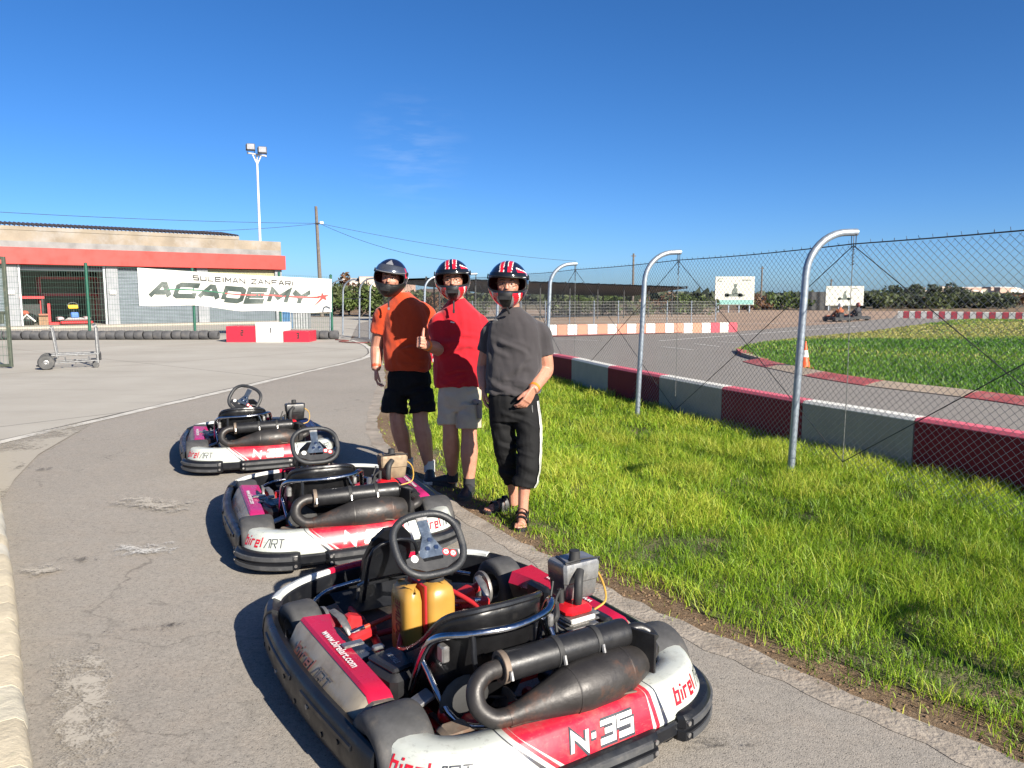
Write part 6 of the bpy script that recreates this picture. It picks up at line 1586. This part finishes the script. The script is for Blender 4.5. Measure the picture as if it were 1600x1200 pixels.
def helmet(parent, c, yaw, pitch, roll, scheme, o, visor_mat, vh=.030):
    Rm = Matrix.Rotation(yaw, 3, 'Z') @ Matrix.Rotation(roll, 3, 'Y') @ Matrix.Rotation(pitch, 3, 'X')
    NT, NP = 96, 64
    def surf(th, ph, k=1.0):
        cx, cy, cz = math.sin(th)*math.cos(ph), -math.cos(th)*math.cos(ph), math.sin(ph)
        rx, ry, rz = .147, .170, .166
        if ph < 0: rx *= 1-.10*(-ph)**1.3; ry *= 1-.03*(-ph)
        x, y, z = cx*rx, cy*ry, cz*rz
        fr = max(0, math.cos(th))**2
        if z < 0: y -= .032*fr*min(1, -z/.07); z -= .012*fr*min(1, -z/.1)
        if z < -.02 and fr == 0: x *= .97
        rid = .004*math.exp(-((z-.078)/.012)**2)*fr; y -= rid
        return Vector((x*k, y*k, z*k))
    def port(th, ph):
        p = surf(th, ph); t = abs(th)/R(68); zz = (p.z-.008)/.050
        return t**5+abs(zz)**4 < 1 and abs(th) < R(80)
    mbs = MB(); vs = []; fs = []; mi = []; lin = MB(); lf_ = []; lv = []
    grid = {}
    for i in range(NT):
        for j in range(NP+1):
            th = -PI+2*PI*i/NT; ph = R(-62)+(R(90)-R(-62))*j/NP
            grid[i, j] = len(vs); vs.append(tuple(Rm @ surf(th, ph)+c-o)); lv.append(tuple(Rm @ surf(th, ph, .925)+c-o))
    for i in range(NT):
        for j in range(NP):
            th = -PI+2*PI*(i+.5)/NT; ph = R(-62)+(R(90)-R(-62))*(j+.5)/NP
            if port(th, ph): continue
            f = (grid[i, j], grid[(i+1) % NT, j], grid[(i+1) % NT, j+1], grid[i, j+1]); fs.append(f); mi.append(scheme(th, surf(th, ph)))
    mb = MB(); mb.v = vs; mb.f = [list(f) for f in fs]; mb.m = mi
    mats = [plain('navy black helmet lacquer', (.012, .014, .032), .12, var=.1, bump=0, coat=.8), plain('helmet red', (.60, .015, .035), .2, var=.08, bump=0, coat=.6), plain('helmet silver', (.42, .42, .44), .25, .5, bump=0), plain('matt black chin', (.012, .012, .013), .5, bump=0), plain('helmet white line', (.75, .74, .72), .3, bump=0)]
    h = mb.build('helmet', mats, parent, ang=60); md = h.modifiers.new('shell', 'SOLIDIFY'); md.thickness = .008; md.offset = -1
    lb = MB(); lb.v = lv; lb.f = [list(f) for f in fs]; lb.m = [0]*len(fs)
    lb.build('lining', plain('dark red helmet lining', (.16, .02, .025), .9), h, ang=60)
    edge = []
    for k in range(72):
        a = 2*PI*k/72; ca, sa = math.cos(a), math.sin(a); th = R(68)*math.copysign(abs(ca)**.5, ca); zt = .008+.050*math.copysign(abs(sa)**.55, sa)
        lo_, hi_ = R(-60), R(60)
        for _ in range(20):
            m_ = (lo_+hi_)/2
            if surf(th, m_).z < zt: lo_ = m_
            else: hi_ = m_
        edge.append(tuple(Rm @ surf(th, lo_, .985)+c-o))
    MB().tube(edge, .006, 6, closed=True).build('port_trim', plain('black port trim', (.01, .01, .01), .5), h)
    # visor flipped up over the brow
    def vis(a, b):
        th = R(-74)+R(148)*a; z = .060+vh*b*(1-.25*abs(2*a-1)**2); ph = math.asin(min(.99, z/.166)); return Rm @ (surf(th, ph, 1.022+.006*(1-b)))+c-o
    v = MB().grid(vis, 36, 8).build('visor', visor_mat, h, ang=60); md = v.modifiers.new('t', 'SOLIDIFY'); md.thickness = .003
    MB().tube([vis(k/36, 0) for k in range(37)], .003, 6).build('visor_edge', mats[2] if vh > .05 else mats[3], v)
    for sg in (-1, 1):
        q = surf(sg*R(82), R(18), 1.02); n = Vector((sg, -.1, .1)).normalized(); MB().cyl(Rm @ q+c-o, Rm @ (q+n*.008)+c-o, .018, 16).build('visor_pivot', mats[3], h)
    ck = Rm @ Vector((0, -.185, -.085))+c-o
    MB().box(ck, (.085, .012, .030), Rm, b=.004).build('chin_vent', mats[3], h)
    return h, Rm
def scheme_red(th, p):
    a = abs(th)
    if p.z > .075 and p.y < .02:
        for x0, x1 in ((-.052, -.018), (.004, .040)):
            if x0 < p.x < x1: return 1 if (x0+.005 < p.x < x1-.005) else 4
    if R(36) < th < R(100) and .042+.0004*(math.degrees(th)-36) < p.z < .125-.0007*(math.degrees(th)-36): return 1 if .05+.0004*(math.degrees(th)-36) < p.z < .117-.0007*(math.degrees(th)-36) else 4
    if R(-95) < th < R(-60) and .05 < p.z < .09: return 1
    if p.z < -.045 and a < R(24): return 3
    if p.z < -.052 and a < R(78):
        k = (math.degrees(a)-24)/54+(p.z+.1)*4
        if k < .12: return 2
        if k < .5: return 1
        if k < .62: return 4
        if k < .8: return 1
    return 0
def scheme_dark(th, p):
    if p.z < -.03 and abs(th) < R(80): return 3
    if p.z > .07 and abs(th) < R(40) and p.y < 0 and abs(p.x)+abs(p.z-.125) < .035: return 2
    if R(70) < th < R(85) and .02 < p.z < .1: return 1
    return 0
def face(mb, c, Rm):
    def L(x, y, z): return tuple(Rm @ Vector((x, y, z))+c)
    mb.ell(c, (.080, .098, .122), 20, 14, Rm)
    mb.ell(L(0, -.070, -.035), (.060, .042, .055), 14, 9, Rm)
    mb.tube([L(0, -.090, .020), L(0, -.104, -.002), L(0, -.114, -.022), L(0, -.098, -.034)], [.010, .012, .016, .010], 10)
    for s in (-1, 1):
        mb.ell(L(s*.014, -.100, -.029), (.010, .010, .008), 8, 5, Rm); mb.ell(L(s*.042, -.078, -.024), (.024, .018, .022), 10, 7, Rm)
        mb.tube([L(s*.012, -.094, .024), L(s*.034, -.092, .029), L(s*.056, -.078, .022)], [.009, .010, .007], 8)
    mb.tube([L(-.022, -.096, -.062), L(0, -.104, -.060), L(.022, -.096, -.062)], [.005, .008, .005], 8); mb.tube([L(-.018, -.094, -.072), L(0, -.102, -.073), L(.018, -.094, -.072)], [.005, .009, .005], 8)
def eyes(parent, c, Rm, o):
    M_EYE = plain('eye white', (.42, .38, .36), .2, bump=0); M_IRIS = plain('dark iris', (.03, .03, .035), .15, bump=0); M_BROW = plain('brow hair', (.09, .06, .045), .8)
    def L(x, y, z): return Rm @ Vector((x, y, z))+c-o
    for s in (-1, 1):
        e = MB().ell(L(s*.033, -.0885, .007), (.0120, .0085, .0045), 12, 8, Rm).build('eye', M_EYE, parent); MB().ell(L(s*.033, -.0955, .007), (.0055, .003, .0052), 10, 6, Rm).build('iris', M_IRIS, e)
        MB().tube([L(s*.016, -.102, .028), L(s*.034, -.102, .033), L(s*.055, -.087, .026)], .0035, 6).build('eyebrow', M_BROW, parent)
    MB().tube([L(-.024, -.1005, -.067), L(0, -.110, -.0665), L(.024, -.1005, -.067)], .0032, 6).build('lips', plain('lips', (.40, .13, .11), .5), parent)
def glasses(parent, c, Rm, o):
    def L(x, y, z): return Rm @ Vector((x, y, z))+c-o
    mb = MB()
    for s in (-1, 1):
        mb.tube([L(s*.036+.024*math.cos(a), -.112+.008*abs(math.cos(a)) if False else -.112, .004+.016*math.copysign(abs(math.sin(a))**.7, math.sin(a))) for a in np.linspace(0, 2*PI, 21)[:-1]], .0016, 5, closed=True)
        mb.tube([L(s*.060, -.112, .008), L(s*.082, -.09, .010), L(s*.086, -.02, .008)], .0018, 5)
    mb.tube([L(-.012, -.112, .008), L(.012, -.112, .008)], .0018, 5); mb.build('glasses', plain('thin glasses frame', (.10, .075, .05), .3, .5, bump=0), parent)
def shoe(parent, heel, toe, m, o, sole=None, w=.05, name='shoe'):
    d = Vector((toe.x-heel.x, toe.y-heel.y, 0)); L = d.length; d.normalize(); s = Vector((-d.y, d.x, 0)); rg = []
    for f, ww, h in ((-.02, .55, .05), (.0, .8, .085), (.12, .92, .10), (.28, .95, .098), (.45, .95, .085), (.62, 1.05, .066), (.8, 1.02, .052), (.93, .8, .042), (1.0, .4, .03)):
        c = heel+d*(L*f); W = w*ww
        rg.append([tuple(c+s*x*W+Vector((0, 0, z))-o) for x, z in ((-.95, .012), (-1, .03), (-.9, h*.62), (-.5, h*.95), (0, h), (.5, h*.95), (.9, h*.62), (1, .03), (.95, .012))])
    sh = MB().loft(rg).build(name, m, parent, ang=60); rg = []
    for f, ww in ((-.03, .6), (.0, .85), (.15, .98), (.4, .92), (.65, 1.08), (.85, 1.0), (.96, .75), (1.02, .4)):
        c = heel+d*(L*f); W = w*ww*1.06; rg.append([tuple(c+s*x*W+Vector((0, 0, z))-o) for x, z in ((-1, .0), (-1.02, .012), (-.98, .026), (.98, .026), (1.02, .012), (1, .0))])
    MB().loft(rg).build('sole', sole or plain('shoe sole', (.06, .06, .06), .8), sh); return sh
def band(parent, a, b, r, mat, o, name='wristband', n=20):
    MB().tube([tuple(Vector(a)-o), tuple(Vector(b)-o)], r, n).build(name, mat, parent)
M_BAND = plain('orange wristband', (.85, .22, .02), .45, bump=0)
M_SOCKW = plain('white sock', (.7, .7, .68), .9); M_SOCKB = plain('black sock', (.03, .03, .035), .9); M_SHOEB = plain('black shoe', (.018, .018, .02), .55, var=.3, bump=.3, bsc=60)
Z = lambda p, z: Vector((p.x, p.y, z))

# ---------- man in the grey T-shirt (right)
def man_grey():
    Y = 5.58; base = Vector((.02, 5.56, 0)); t = thing('person', 'man in grey T-shirt, black three-quarter trousers and sandals, helmet on, rightmost', 'person', tuple(base)); o = base
    b = MB(); hc = at(794, 444, Y-.03); Rm0 = Matrix.Rotation(R(-4), 3, 'Z') @ Matrix.Rotation(R(2), 3, 'Y') @ Matrix.Rotation(R(6), 3, 'X'); fc = hc+Rm0 @ Vector((0, .005, .004)); face(b, fc, Rm0)
    limb(b, [at(796, 458, Y+.02), at(798, 485, Y+.03), at(800, 500, Y+.03)], [.066, .066, .070])
    yaw = R(-8)
    rows = [(495, 801, .07, .07), (507, 804, .11, .08), (530, 805, .14, .09), (575, 803, .14, .10), (612, 802, .14, .10), (640, 802, .13, .09)]
    b.loft([oval(at(u, v, Y+.03), hw, hd, yaw) for v, u, hw, hd in rows])
    sR, eR, wR = at(845, 522, Y+.02), at(853, 577, Y+.06), at(832, 610, Y-.15)
    limb(b, [sR, sR.lerp(eR, .5), eR, eR.lerp(wR, .35), wR.lerp(eR, .12), wR], [.054, .063, .057, .056, .042, .035]); 
    dR = (at(819, 634, Y-.17)-wR); hand(b, wR, dR, Vector((-.7, -.6, .1)), Vector((-.4, .8, 0)), 22, 2, 1.05, 30, 5)
    sL, eL, wL = at(768, 519, Y+.10), at(756, 572, Y+.16), at(755.5, 607, Y+.06)
    limb(b, [sL, sL.lerp(eL, .5), eL, eL.lerp(wL, .35), wL], [.050, .058, .052, .052, .034]); hand(b, wL, Vector((.02, -.08, -1)), Vector((0, -1, 0)), Vector((1, 0, 0)), 24, 2, 1.0)
    hipR, kR, aR = at(822, 640, Y-.02), at(825, 702, Y-.10), at(817, 789, Y-.16)
    hipL, kL, aL = at(783, 640, Y+.02), at(789, 700, Y+.04), at(803, 771, Y+.14)
    limb(b, [hipR, kR, kR.lerp(aR, .4), kR.lerp(aR, .85), Z(aR, .06)], [.06, .05, .056, .040, .038]); limb(b, [hipL, kL, kL.lerp(aL, .4), kL.lerp(aL, .85), Z(aL, .06)], [.06, .05, .056, .040, .038])
    feet = []
    for a, toe in ((aR, gp(814, 829)), (aL, gp(783, 800))):
        heel = Vector((a.x, a.y+.05, 0)); d = Vector((toe.x-heel.x, toe.y-heel.y, 0)); d = d.normalized(); s = Vector((-d.y, d.x, 0)); heel = heel-d*.02; L = .262
        limb(b, [heel+d*.02+Vector((0, 0, .055)), heel+d*.09+Vector((0, 0, .066)), heel+d*.17+Vector((0, 0, .046)), heel+d*.215+Vector((0, 0, .036))], [.034, .040, .034, .028], 12)
        for k in range(5):
            x = (-.034, -.017, -.001, .014, .027)[k]; ll = (.245, .252, .246, .236, .224)[k]; q = heel+d*.19+s*x*1.05*(1 if a is aR else 1)+Vector((0, 0, .034)); e = heel+d*ll+s*x*1.1+Vector((0, 0, .027)); b.tube([tuple(q), tuple(e)], [.013, .0105 if k else .0125], 8); b.ell(e, (.0105, .0105, .009), 8, 5)
        feet.append((heel, d, s, L))
    b.shift(o); put_mesh('body', remesh(b, .0045, 3, 'body'), M_SKIN, t)
    # T-shirt
    s_ = MB(); rows = [(480, 800, .066, .072), (487, 801, .092, .088), (495, 803, .132, .108), (504, 805, .172, .124), (513, 806, .192, .132), (524, 806, .203, .138), (545, 804.5, .203, .146), (575, 803, .204, .160), (598, 802, .205, .162), (613, 801.5, .203, .156)]
    s_.loft([oval(at(u, v, Y+.03), hw, hd, yaw) for v, u, hw, hd in rows])
    limb(s_, [at(828, 511, Y+.03), sR+Vector((-.005, 0, .0)), sR.lerp(eR, .35), sR.lerp(eR, .56)], [.070, .077, .077, .081], 16, 4); limb(s_, [at(784, 511, Y+.05), sL, sL.lerp(eL, .35), sL.lerp(eL, .55)], [.070, .074, .074, .076], 16, 4)
    s_.shift(o); sh = put_mesh('shirt', remesh(s_, .007, 5, 'shirt', folds(2.0, .0105, (7, 7, 4.2), zr=.98, cr=((1.0, 1.40, 12), (.92, 1.05, 6)))), m_fabric('charcoal grey jersey', (.050, .045, .049)), t)
    # trousers
    p = MB(); p.loft([oval(at(u, v, Y+.02), hw, hd, yaw) for v, u, hw, hd in ((603, 802, .165, .115), (614, 802, .178, .13), (622, 802, .19, .142), (642, 803, .19, .14), (656, 803, .182, .132))])
    limb(p, [at(821, 640, Y-.01), at(825, 672, Y-.05), at(826, 705, Y-.09), at(823, 738, Y-.12), at(819, 761, Y-.14)], [.100, .094, .088, .088, .082], 18, 4); limb(p, [at(784, 640, Y+.03), at(786, 672, Y+.03), at(790, 705, Y+.04), at(796, 735, Y+.07), at(801, 751, Y+.09)], [.100, .092, .084, .080, .072], 18, 4)
    p.shift(o); tr_ = put_mesh('trousers', remesh(p, .007, 4, 'trousers', folds(5.0, .011, (7, 7, 5.5), zr=.42, cr=((.3, .85, 14),))), m_fabric('black sports cloth', (.009, .009, .010), .8, 300, .0), t)
    st = plain('white stripe cloth', (.72, .71, .70), .7)
    def side(f, off, k):                                            # stripes follow the outer seam
        pts = [at(821, 625, Y-.0), at(821, 640, Y-.01), at(825, 672, Y-.05), at(826, 705, Y-.09), at(823, 738, Y-.12), at(819, 760, Y-.14)]; rad = [.094, .102, .097, .091, .091, .085]
        P = catmull([tuple(q)+(r,) for q, r in zip(pts, rad)], 8); i = min(int(f*(len(P)-1)), len(P)-2); g = f*(len(P)-1)-i; q = np.array(P[i])*(1-g)+np.array(P[i+1])*g
        ang = R(-24)+k; w = folds(5.0, .011, (7, 7, 5.5), zr=.42); pt = Vector((q[0]+q[3]*math.cos(ang), q[1]+q[3]*math.sin(ang), q[2]))-o; n = Vector((math.cos(ang), math.sin(ang), 0)); return pt+n*(w(pt)+.007)
    for k in (-.16, 0, .16): MB().grid(lambda a, c: side(a, 0, k+(c-.5)*.085), 70, 2).build('stripe', st, tr_, ang=80)
    MB().grid(lambda a, c: side(.08+.13*a, 0, -.72+.06*c), 10, 1).build('pocket_edge', plain('trouser seam', (.03, .03, .032), .6), tr_)
    for heel, d, s, L in feet:
        rg = []
        for f, ww in ((-.06, .55), (0, .8), (.2, .9), (.45, .9), (.7, 1.08), (.88, 1.0), (.98, .7), (1.03, .35)): c = heel+d*(L*f); rg.append([tuple(c+s*x*.049*ww+Vector((0, 0, z))-o) for x, z in ((-1, .002), (-1.04, .012), (-1, .026), (1, .026), (1.04, .012), (1, .002))])
        sd = MB().loft(rg).build('sandal', M_SHOEB, t)
        for f, h, ww in ((.70, .088, .050), (.52, .104, .050), (.36, .122, .050)):
            c = heel+d*(L*f); MB().grid(lambda a, q: c+d*(q-.5)*.034+s*(-ww*math.cos(PI*a))*1.02+Vector((0, 0, .022+(h-.022)*math.sin(PI*a)**.7+.004))-o, 14, 2).build('strap', M_SHOEB, sd)
        c = heel+d*.015; MB().grid(lambda a, q: c+(d*(-.052*math.sin(PI*a))+s*(-.050*math.cos(PI*a)))+d*.06*abs(math.cos(PI*a))+Vector((0, 0, .062+.028*q))-o, 16, 2).build('heel_strap', M_SHOEB, sd)
    band(t, wR.lerp(eR, .16), wR.lerp(eR, .08), .0435, M_BAND, o)
    helmet(t, hc, R(-6), R(4), R(2), scheme_red, o, plain('dark visor', (.01, .012, .016), .08, bump=0)); eyes(t, fc, Rm0, o); glasses(t, fc, Rm0, o)
    n0 = at(790, 476, Y-.14); MB().tube([n0-o, at(796, 490, Y-.1)-o], .008, 6).build('chin_strap', M_SHOEB, t)
    c = at(774, 500, Y-.10); MB().box(c-o, (.03, .004, .01), Matrix.Rotation(R(-30), 3, 'Z') @ Matrix.Rotation(R(20), 3, 'X')).build('chest_mark', plain('pale mark', (.3, .3, .3), .7), sh)
man_grey()
# ---------- man in the red shirt (middle)
def man_red():
    Y = 6.36; base = Vector((-.46, 6.36, 0)); t = thing('person', 'man in red shirt and beige cargo shorts giving a thumbs up, in the middle', 'person', tuple(base)); o = base
    b = MB(); hc = at(707.5, 437, Y-.04); Rm0 = Matrix.Rotation(R(2), 3, 'Z') @ Matrix.Rotation(R(-2), 3, 'Y') @ Matrix.Rotation(R(7), 3, 'X'); fc = hc+Rm0 @ Vector((0, .006, .002)); face(b, fc, Rm0)
    limb(b, [at(709, 450, Y), at(714, 473, Y+.02), at(717, 485, Y+.03)], [.066, .064, .068]); yaw = R(4)
    b.loft([oval(at(u, v, Y+.03), hw, hd, yaw) for v, u, hw, hd in ((480, 716, .07, .07), (494, 717, .11, .08), (515, 717, .15, .09), (560, 718, .15, .10), (600, 718, .14, .10), (628, 718, .13, .09))])
    sR, eR, wR = at(685, 505, Y-.02), at(689, 546, Y-.04), at(663, 538.5, Y-.29)
    limb(b, [sR, sR.lerp(eR, .5), eR, eR.lerp(wR, .4), wR.lerp(eR, .12), wR], [.054, .060, .055, .054, .041, .035])
    hand(b, wR, (wR-eR)+Vector((-.02, 0, .02)), Vector((-.12, 0, 1)), Vector((1, .4, 0)), 78, 0, 1.1, thumb_up=True)
    sL, eL, wL = at(749, 507, Y+.05), at(768, 560, Y+.2), at(772, 600, Y+.1)
    limb(b, [sL, eL, wL], [.046, .046, .031]); hand(b, wL, Vector((0, -.05, -1)), Vector((0, -1, 0)), Vector((-1, 0, 0)), 24)
    legs = ((at(704, 640, Y), at(704, 676, Y-.02), at(707, 745, Y+.10)), (at(733, 640, Y-.02), at(733, 682, Y-.06), at(733, 760, Y-.08)))
    for h, k, a in legs: limb(b, [h, k, k.lerp(a, .30), k.lerp(a, .62), k.lerp(a, .95), Z(a, .05)], [.070, .066, .074, .060, .042, .042])
    b.shift(o); put_mesh('body', remesh(b, .0045, 3, 'body'), M_SKIN, t)
    s_ = MB(); s_.loft([oval(at(u, v, Y+.03), hw, hd, yaw) for v, u, hw, hd in ((466, 714, .064, .07), (473, 715, .09, .086), (480, 716, .13, .104), (488, 717, .172, .122), (497, 717, .196, .132), (507, 717, .210, .138), (535, 717.5, .215, .148), (570, 718, .213, .155), (592, 717.5, .212, .15), (603, 717.5, .208, .146))])
    limb(s_, [at(699, 495, Y), sR, sR.lerp(eR, .4), sR.lerp(eR, .82)], [.072, .080, .082, .086], 16, 4); limb(s_, [at(735, 497, Y+.03), sL, sL.lerp(eL, .4), sL.lerp(eL, .7)], [.074, .079, .08, .08], 16, 4)
    s_.shift(o); sh = put_mesh('shirt', remesh(s_, .0075, 5, 'shirt', folds(9.0, .0110, (7, 7, 3.6), zr=1.25, cr=((1.0, 1.42, 12), (.9, 1.05, 6)))), m_fabric('bright red jersey', (.50, .010, .022)), t)
    c = at(707, 503.5, Y-.145); MB().box(c-o, (.032, .003, .008), Matrix.Rotation(R(12), 3, 'Y')).build('chest_mark', M_STICK, sh)
    p = MB(); p.loft([oval(at(u, v, Y+.02), hw, hd, yaw) for v, u, hw, hd in ((588, 718, .155, .10), (600, 718, .165, .115), (612, 718, .183, .135), (628, 718, .182, .135), (640, 718, .175, .13))])
    limb(p, [at(703, 632, Y), at(702, 650, Y-.01), at(702, 663, Y-.02)], [.100, .098, .098], 18, 4); limb(p, [at(733, 632, Y-.03), at(733, 652, Y-.05), at(733, 669, Y-.06)], [.106, .107, .107], 18, 4)
    p.shift(o); tr_ = put_mesh('shorts', remesh(p, .0075, 3, 'shorts', folds(1.2, .009, (8, 8, 5), zr=.62, cr=((.6, .9, 9),))), m_fabric('beige cotton', (.56, .46, .35)), t)
    q = at(747, 640, Y-.10); MB().box(q-o, (.03, .10, .15), Matrix.Rotation(R(35), 3, 'Z'), b=.01).build('cargo_pocket', m_fabric('beige cotton pocket', (.34, .295, .25)), tr_); MB().cyl(q-o+Vector((-.0, -.06, .055)), q-o+Vector((-.002, -.066, .055)), .007, 8).build('button', M_SHOEB, tr_)
    MB().box(q-o+Vector((-.006, -.012, .065)), (.034, .106, .04), Matrix.Rotation(R(35), 3, 'Z'), b=.008).build('pocket_flap', MATS.get('x') or m_fabric('beige cotton flap', (.37, .32, .27)), tr_)
    for (h, k, a), toe in zip(legs, (gp(690, 757), gp(722, 783))):
        heel = Vector((a.x+.01, a.y+.05, 0)); d = (toe-heel); d.z = 0; d.normalize(); shoe(t, heel, heel+d*.29, M_SHOEB, o)
        MB().tube([Z(a, .06)-o, Z(a, .135)-o], [.048, .050], 14).build('sock', M_SOCKB, t)
    band(t, wR.lerp(eR, .2), wR.lerp(eR, .10), .044, M_BAND, o)
    helmet(t, hc, R(2), R(4), R(-2), scheme_red, o, plain('dark visor', (.01, .012, .016), .08)); eyes(t, fc, Rm0, o); glasses(t, fc, Rm0, o)
    q = at(709, 470, Y-.15); MB().tube([q-o, q+Vector((.0, -.01, -.07))-o], .007, 6).build('chin_strap', M_SHOEB, t); MB().box(q+Vector((.0, -.012, -.085))-o, (.018, .012, .03), b=.003).build('strap_buckle', M_SHOEB, t)
man_red()
# ---------- man in the orange shirt (left)
def man_orange():
    Y = 6.86; base = Vector((-.87, 6.86, 0)); t = thing('person', 'man in orange T-shirt and black shorts with a dark helmet, leftmost', 'person', tuple(base)); o = base
    b = MB(); hc = at(611, 434, Y-.06); roll = R(9); Rm0 = Matrix.Rotation(R(-2), 3, 'Z') @ Matrix.Rotation(roll, 3, 'Y') @ Matrix.Rotation(R(10), 3, 'X'); fc = hc+Rm0 @ Vector((0, .006, .006)); face(b, fc, Rm0)
    limb(b, [at(615, 447, Y), at(624, 463, Y+.02), at(632, 478, Y+.03)], [.066, .066, .070]); yaw = R(-10)
    b.loft([oval(at(u, v, Y+.03), hw, hd, yaw) for v, u, hw, hd in ((470, 631, .07, .07), (484, 633, .11, .08), (510, 634, .15, .09), (545, 636, .15, .1), (580, 638, .14, .1), (610, 639, .13, .09))])
    sR, eR, wR = at(599, 491, Y+.02), at(589, 541, Y+.08), at(587.5, 578, Y-.02)
    limb(b, [sR, sR.lerp(eR, .5), eR, eR.lerp(wR, .35), wR.lerp(eR, .1), wR], [.054, .063, .057, .057, .042, .036]); hand(b, wR, Vector((-.03, -.12, -1)), Vector((.2, -1, 0)), Vector((1, .2, 0)), 30, 3, 1.05, 30, 8)
    sL, eL, wL = at(666, 491, Y+.05), at(682, 540, Y+.2), at(690, 580, Y+.12); limb(b, [sL, eL, wL], [.046, .047, .031]); hand(b, wL, Vector((0, -.05, -1)), Vector((0, -1, 0)), Vector((-1, 0, 0)), 24)
    legs = ((at(621, 615, Y), at(621, 657, Y-.02), at(637, 724, Y+.06)), (at(656, 615, Y-.02), at(657, 657, Y-.05), at(671, 733, Y-.04)))
    for h, k, a in legs: limb(b, [h, k, k.lerp(a, .30), k.lerp(a, .62), k.lerp(a, .95), Z(a, .05)], [.075, .070, .077, .062, .043, .043])
    b.shift(o); put_mesh('body', remesh(b, .0045, 3, 'body'), M_SKIN, t)
    s_ = MB(); s_.loft([oval(at(u, v, Y+.03), hw, hd, yaw) for v, u, hw, hd in ((457, 626, .066, .074), (463, 629, .094, .09), (469, 631, .135, .108), (477, 632, .178, .126), (486, 633, .198, .138), (495, 634, .212, .146), (520, 635, .212, .158), (550, 636.5, .212, .168), (568, 638, .212, .162), (578, 638.5, .208, .155))])
    limb(s_, [at(614, 483, Y+.02), sR, sR.lerp(eR, .3), sR.lerp(eR, .56)], [.074, .082, .083, .085], 16, 4); limb(s_, [at(650, 482, Y+.03), sL, sL.lerp(eL, .4), sL.lerp(eL, .62)], [.076, .082, .08, .08], 16, 4)
    s_.shift(o); sh = put_mesh('shirt', remesh(s_, .0075, 5, 'shirt', folds(14.0, .0105, (7, 7, 3.4), zr=.95, cr=((1.0, 1.42, 12), (.95, 1.1, 6)))), m_fabric('orange jersey', (.54, .058, .014)), t)
    p = MB(); p.loft([oval(at(u, v, Y+.02), hw, hd, yaw) for v, u, hw, hd in ((562, 638.5, .16, .11), (577, 639, .175, .12), (588, 639, .197, .145), (605, 639, .197, .142), (616, 639, .19, .138))])
    limb(p, [at(620, 610, Y), at(617, 630, Y-.01), at(616, 645, Y-.02)], [.112, .116, .118], 18, 4); limb(p, [at(657, 610, Y-.03), at(660, 630, Y-.04), at(661, 644, Y-.05)], [.114, .118, .120], 18, 4)
    p.shift(o); put_mesh('shorts', remesh(p, .0075, 3, 'shorts', folds(3.3, .009, (8, 8, 5), zr=.62, cr=((.6, .9, 9),))), m_fabric('black cotton', (.008, .008, .009), .85, 300, .0), t)
    for (h, k, a), toe in zip(legs, (gp(630, 752), gp(671, 757))):
        heel = Vector((a.x, a.y+.05, 0)); d = (toe-heel); d.z = 0; d.normalize(); shoe(t, heel, heel+d*.30, M_SHOEB, o, plain('white sole', (.6, .6, .58), .7))
        MB().tube([Z(a, .06)-o, Z(a, .165)-o], [.050, .051], 14).build('sock', M_SOCKW, t)
    band(t, wR.lerp(eR, .22), wR.lerp(eR, .10), .0445, plain('dull orange band', (.6, .09, .03), .5), o)
    helmet(t, hc, R(-4), R(6), roll, scheme_dark, o, plain('mirrored visor', (.30, .31, .33), .12, .85, bump=0), .062); eyes(t, fc, Rm0, o)
    q = at(607, 466, Y-.16); MB().tube([q-o, q+Vector((0, .0, -.075))-o], .007, 6).build('chin_strap', M_SHOEB, t); MB().box(q+Vector((0, -.003, -.09))-o, (.018, .012, .026), b=.003).build('strap_buckle', M_ALU, t)
man_orange()
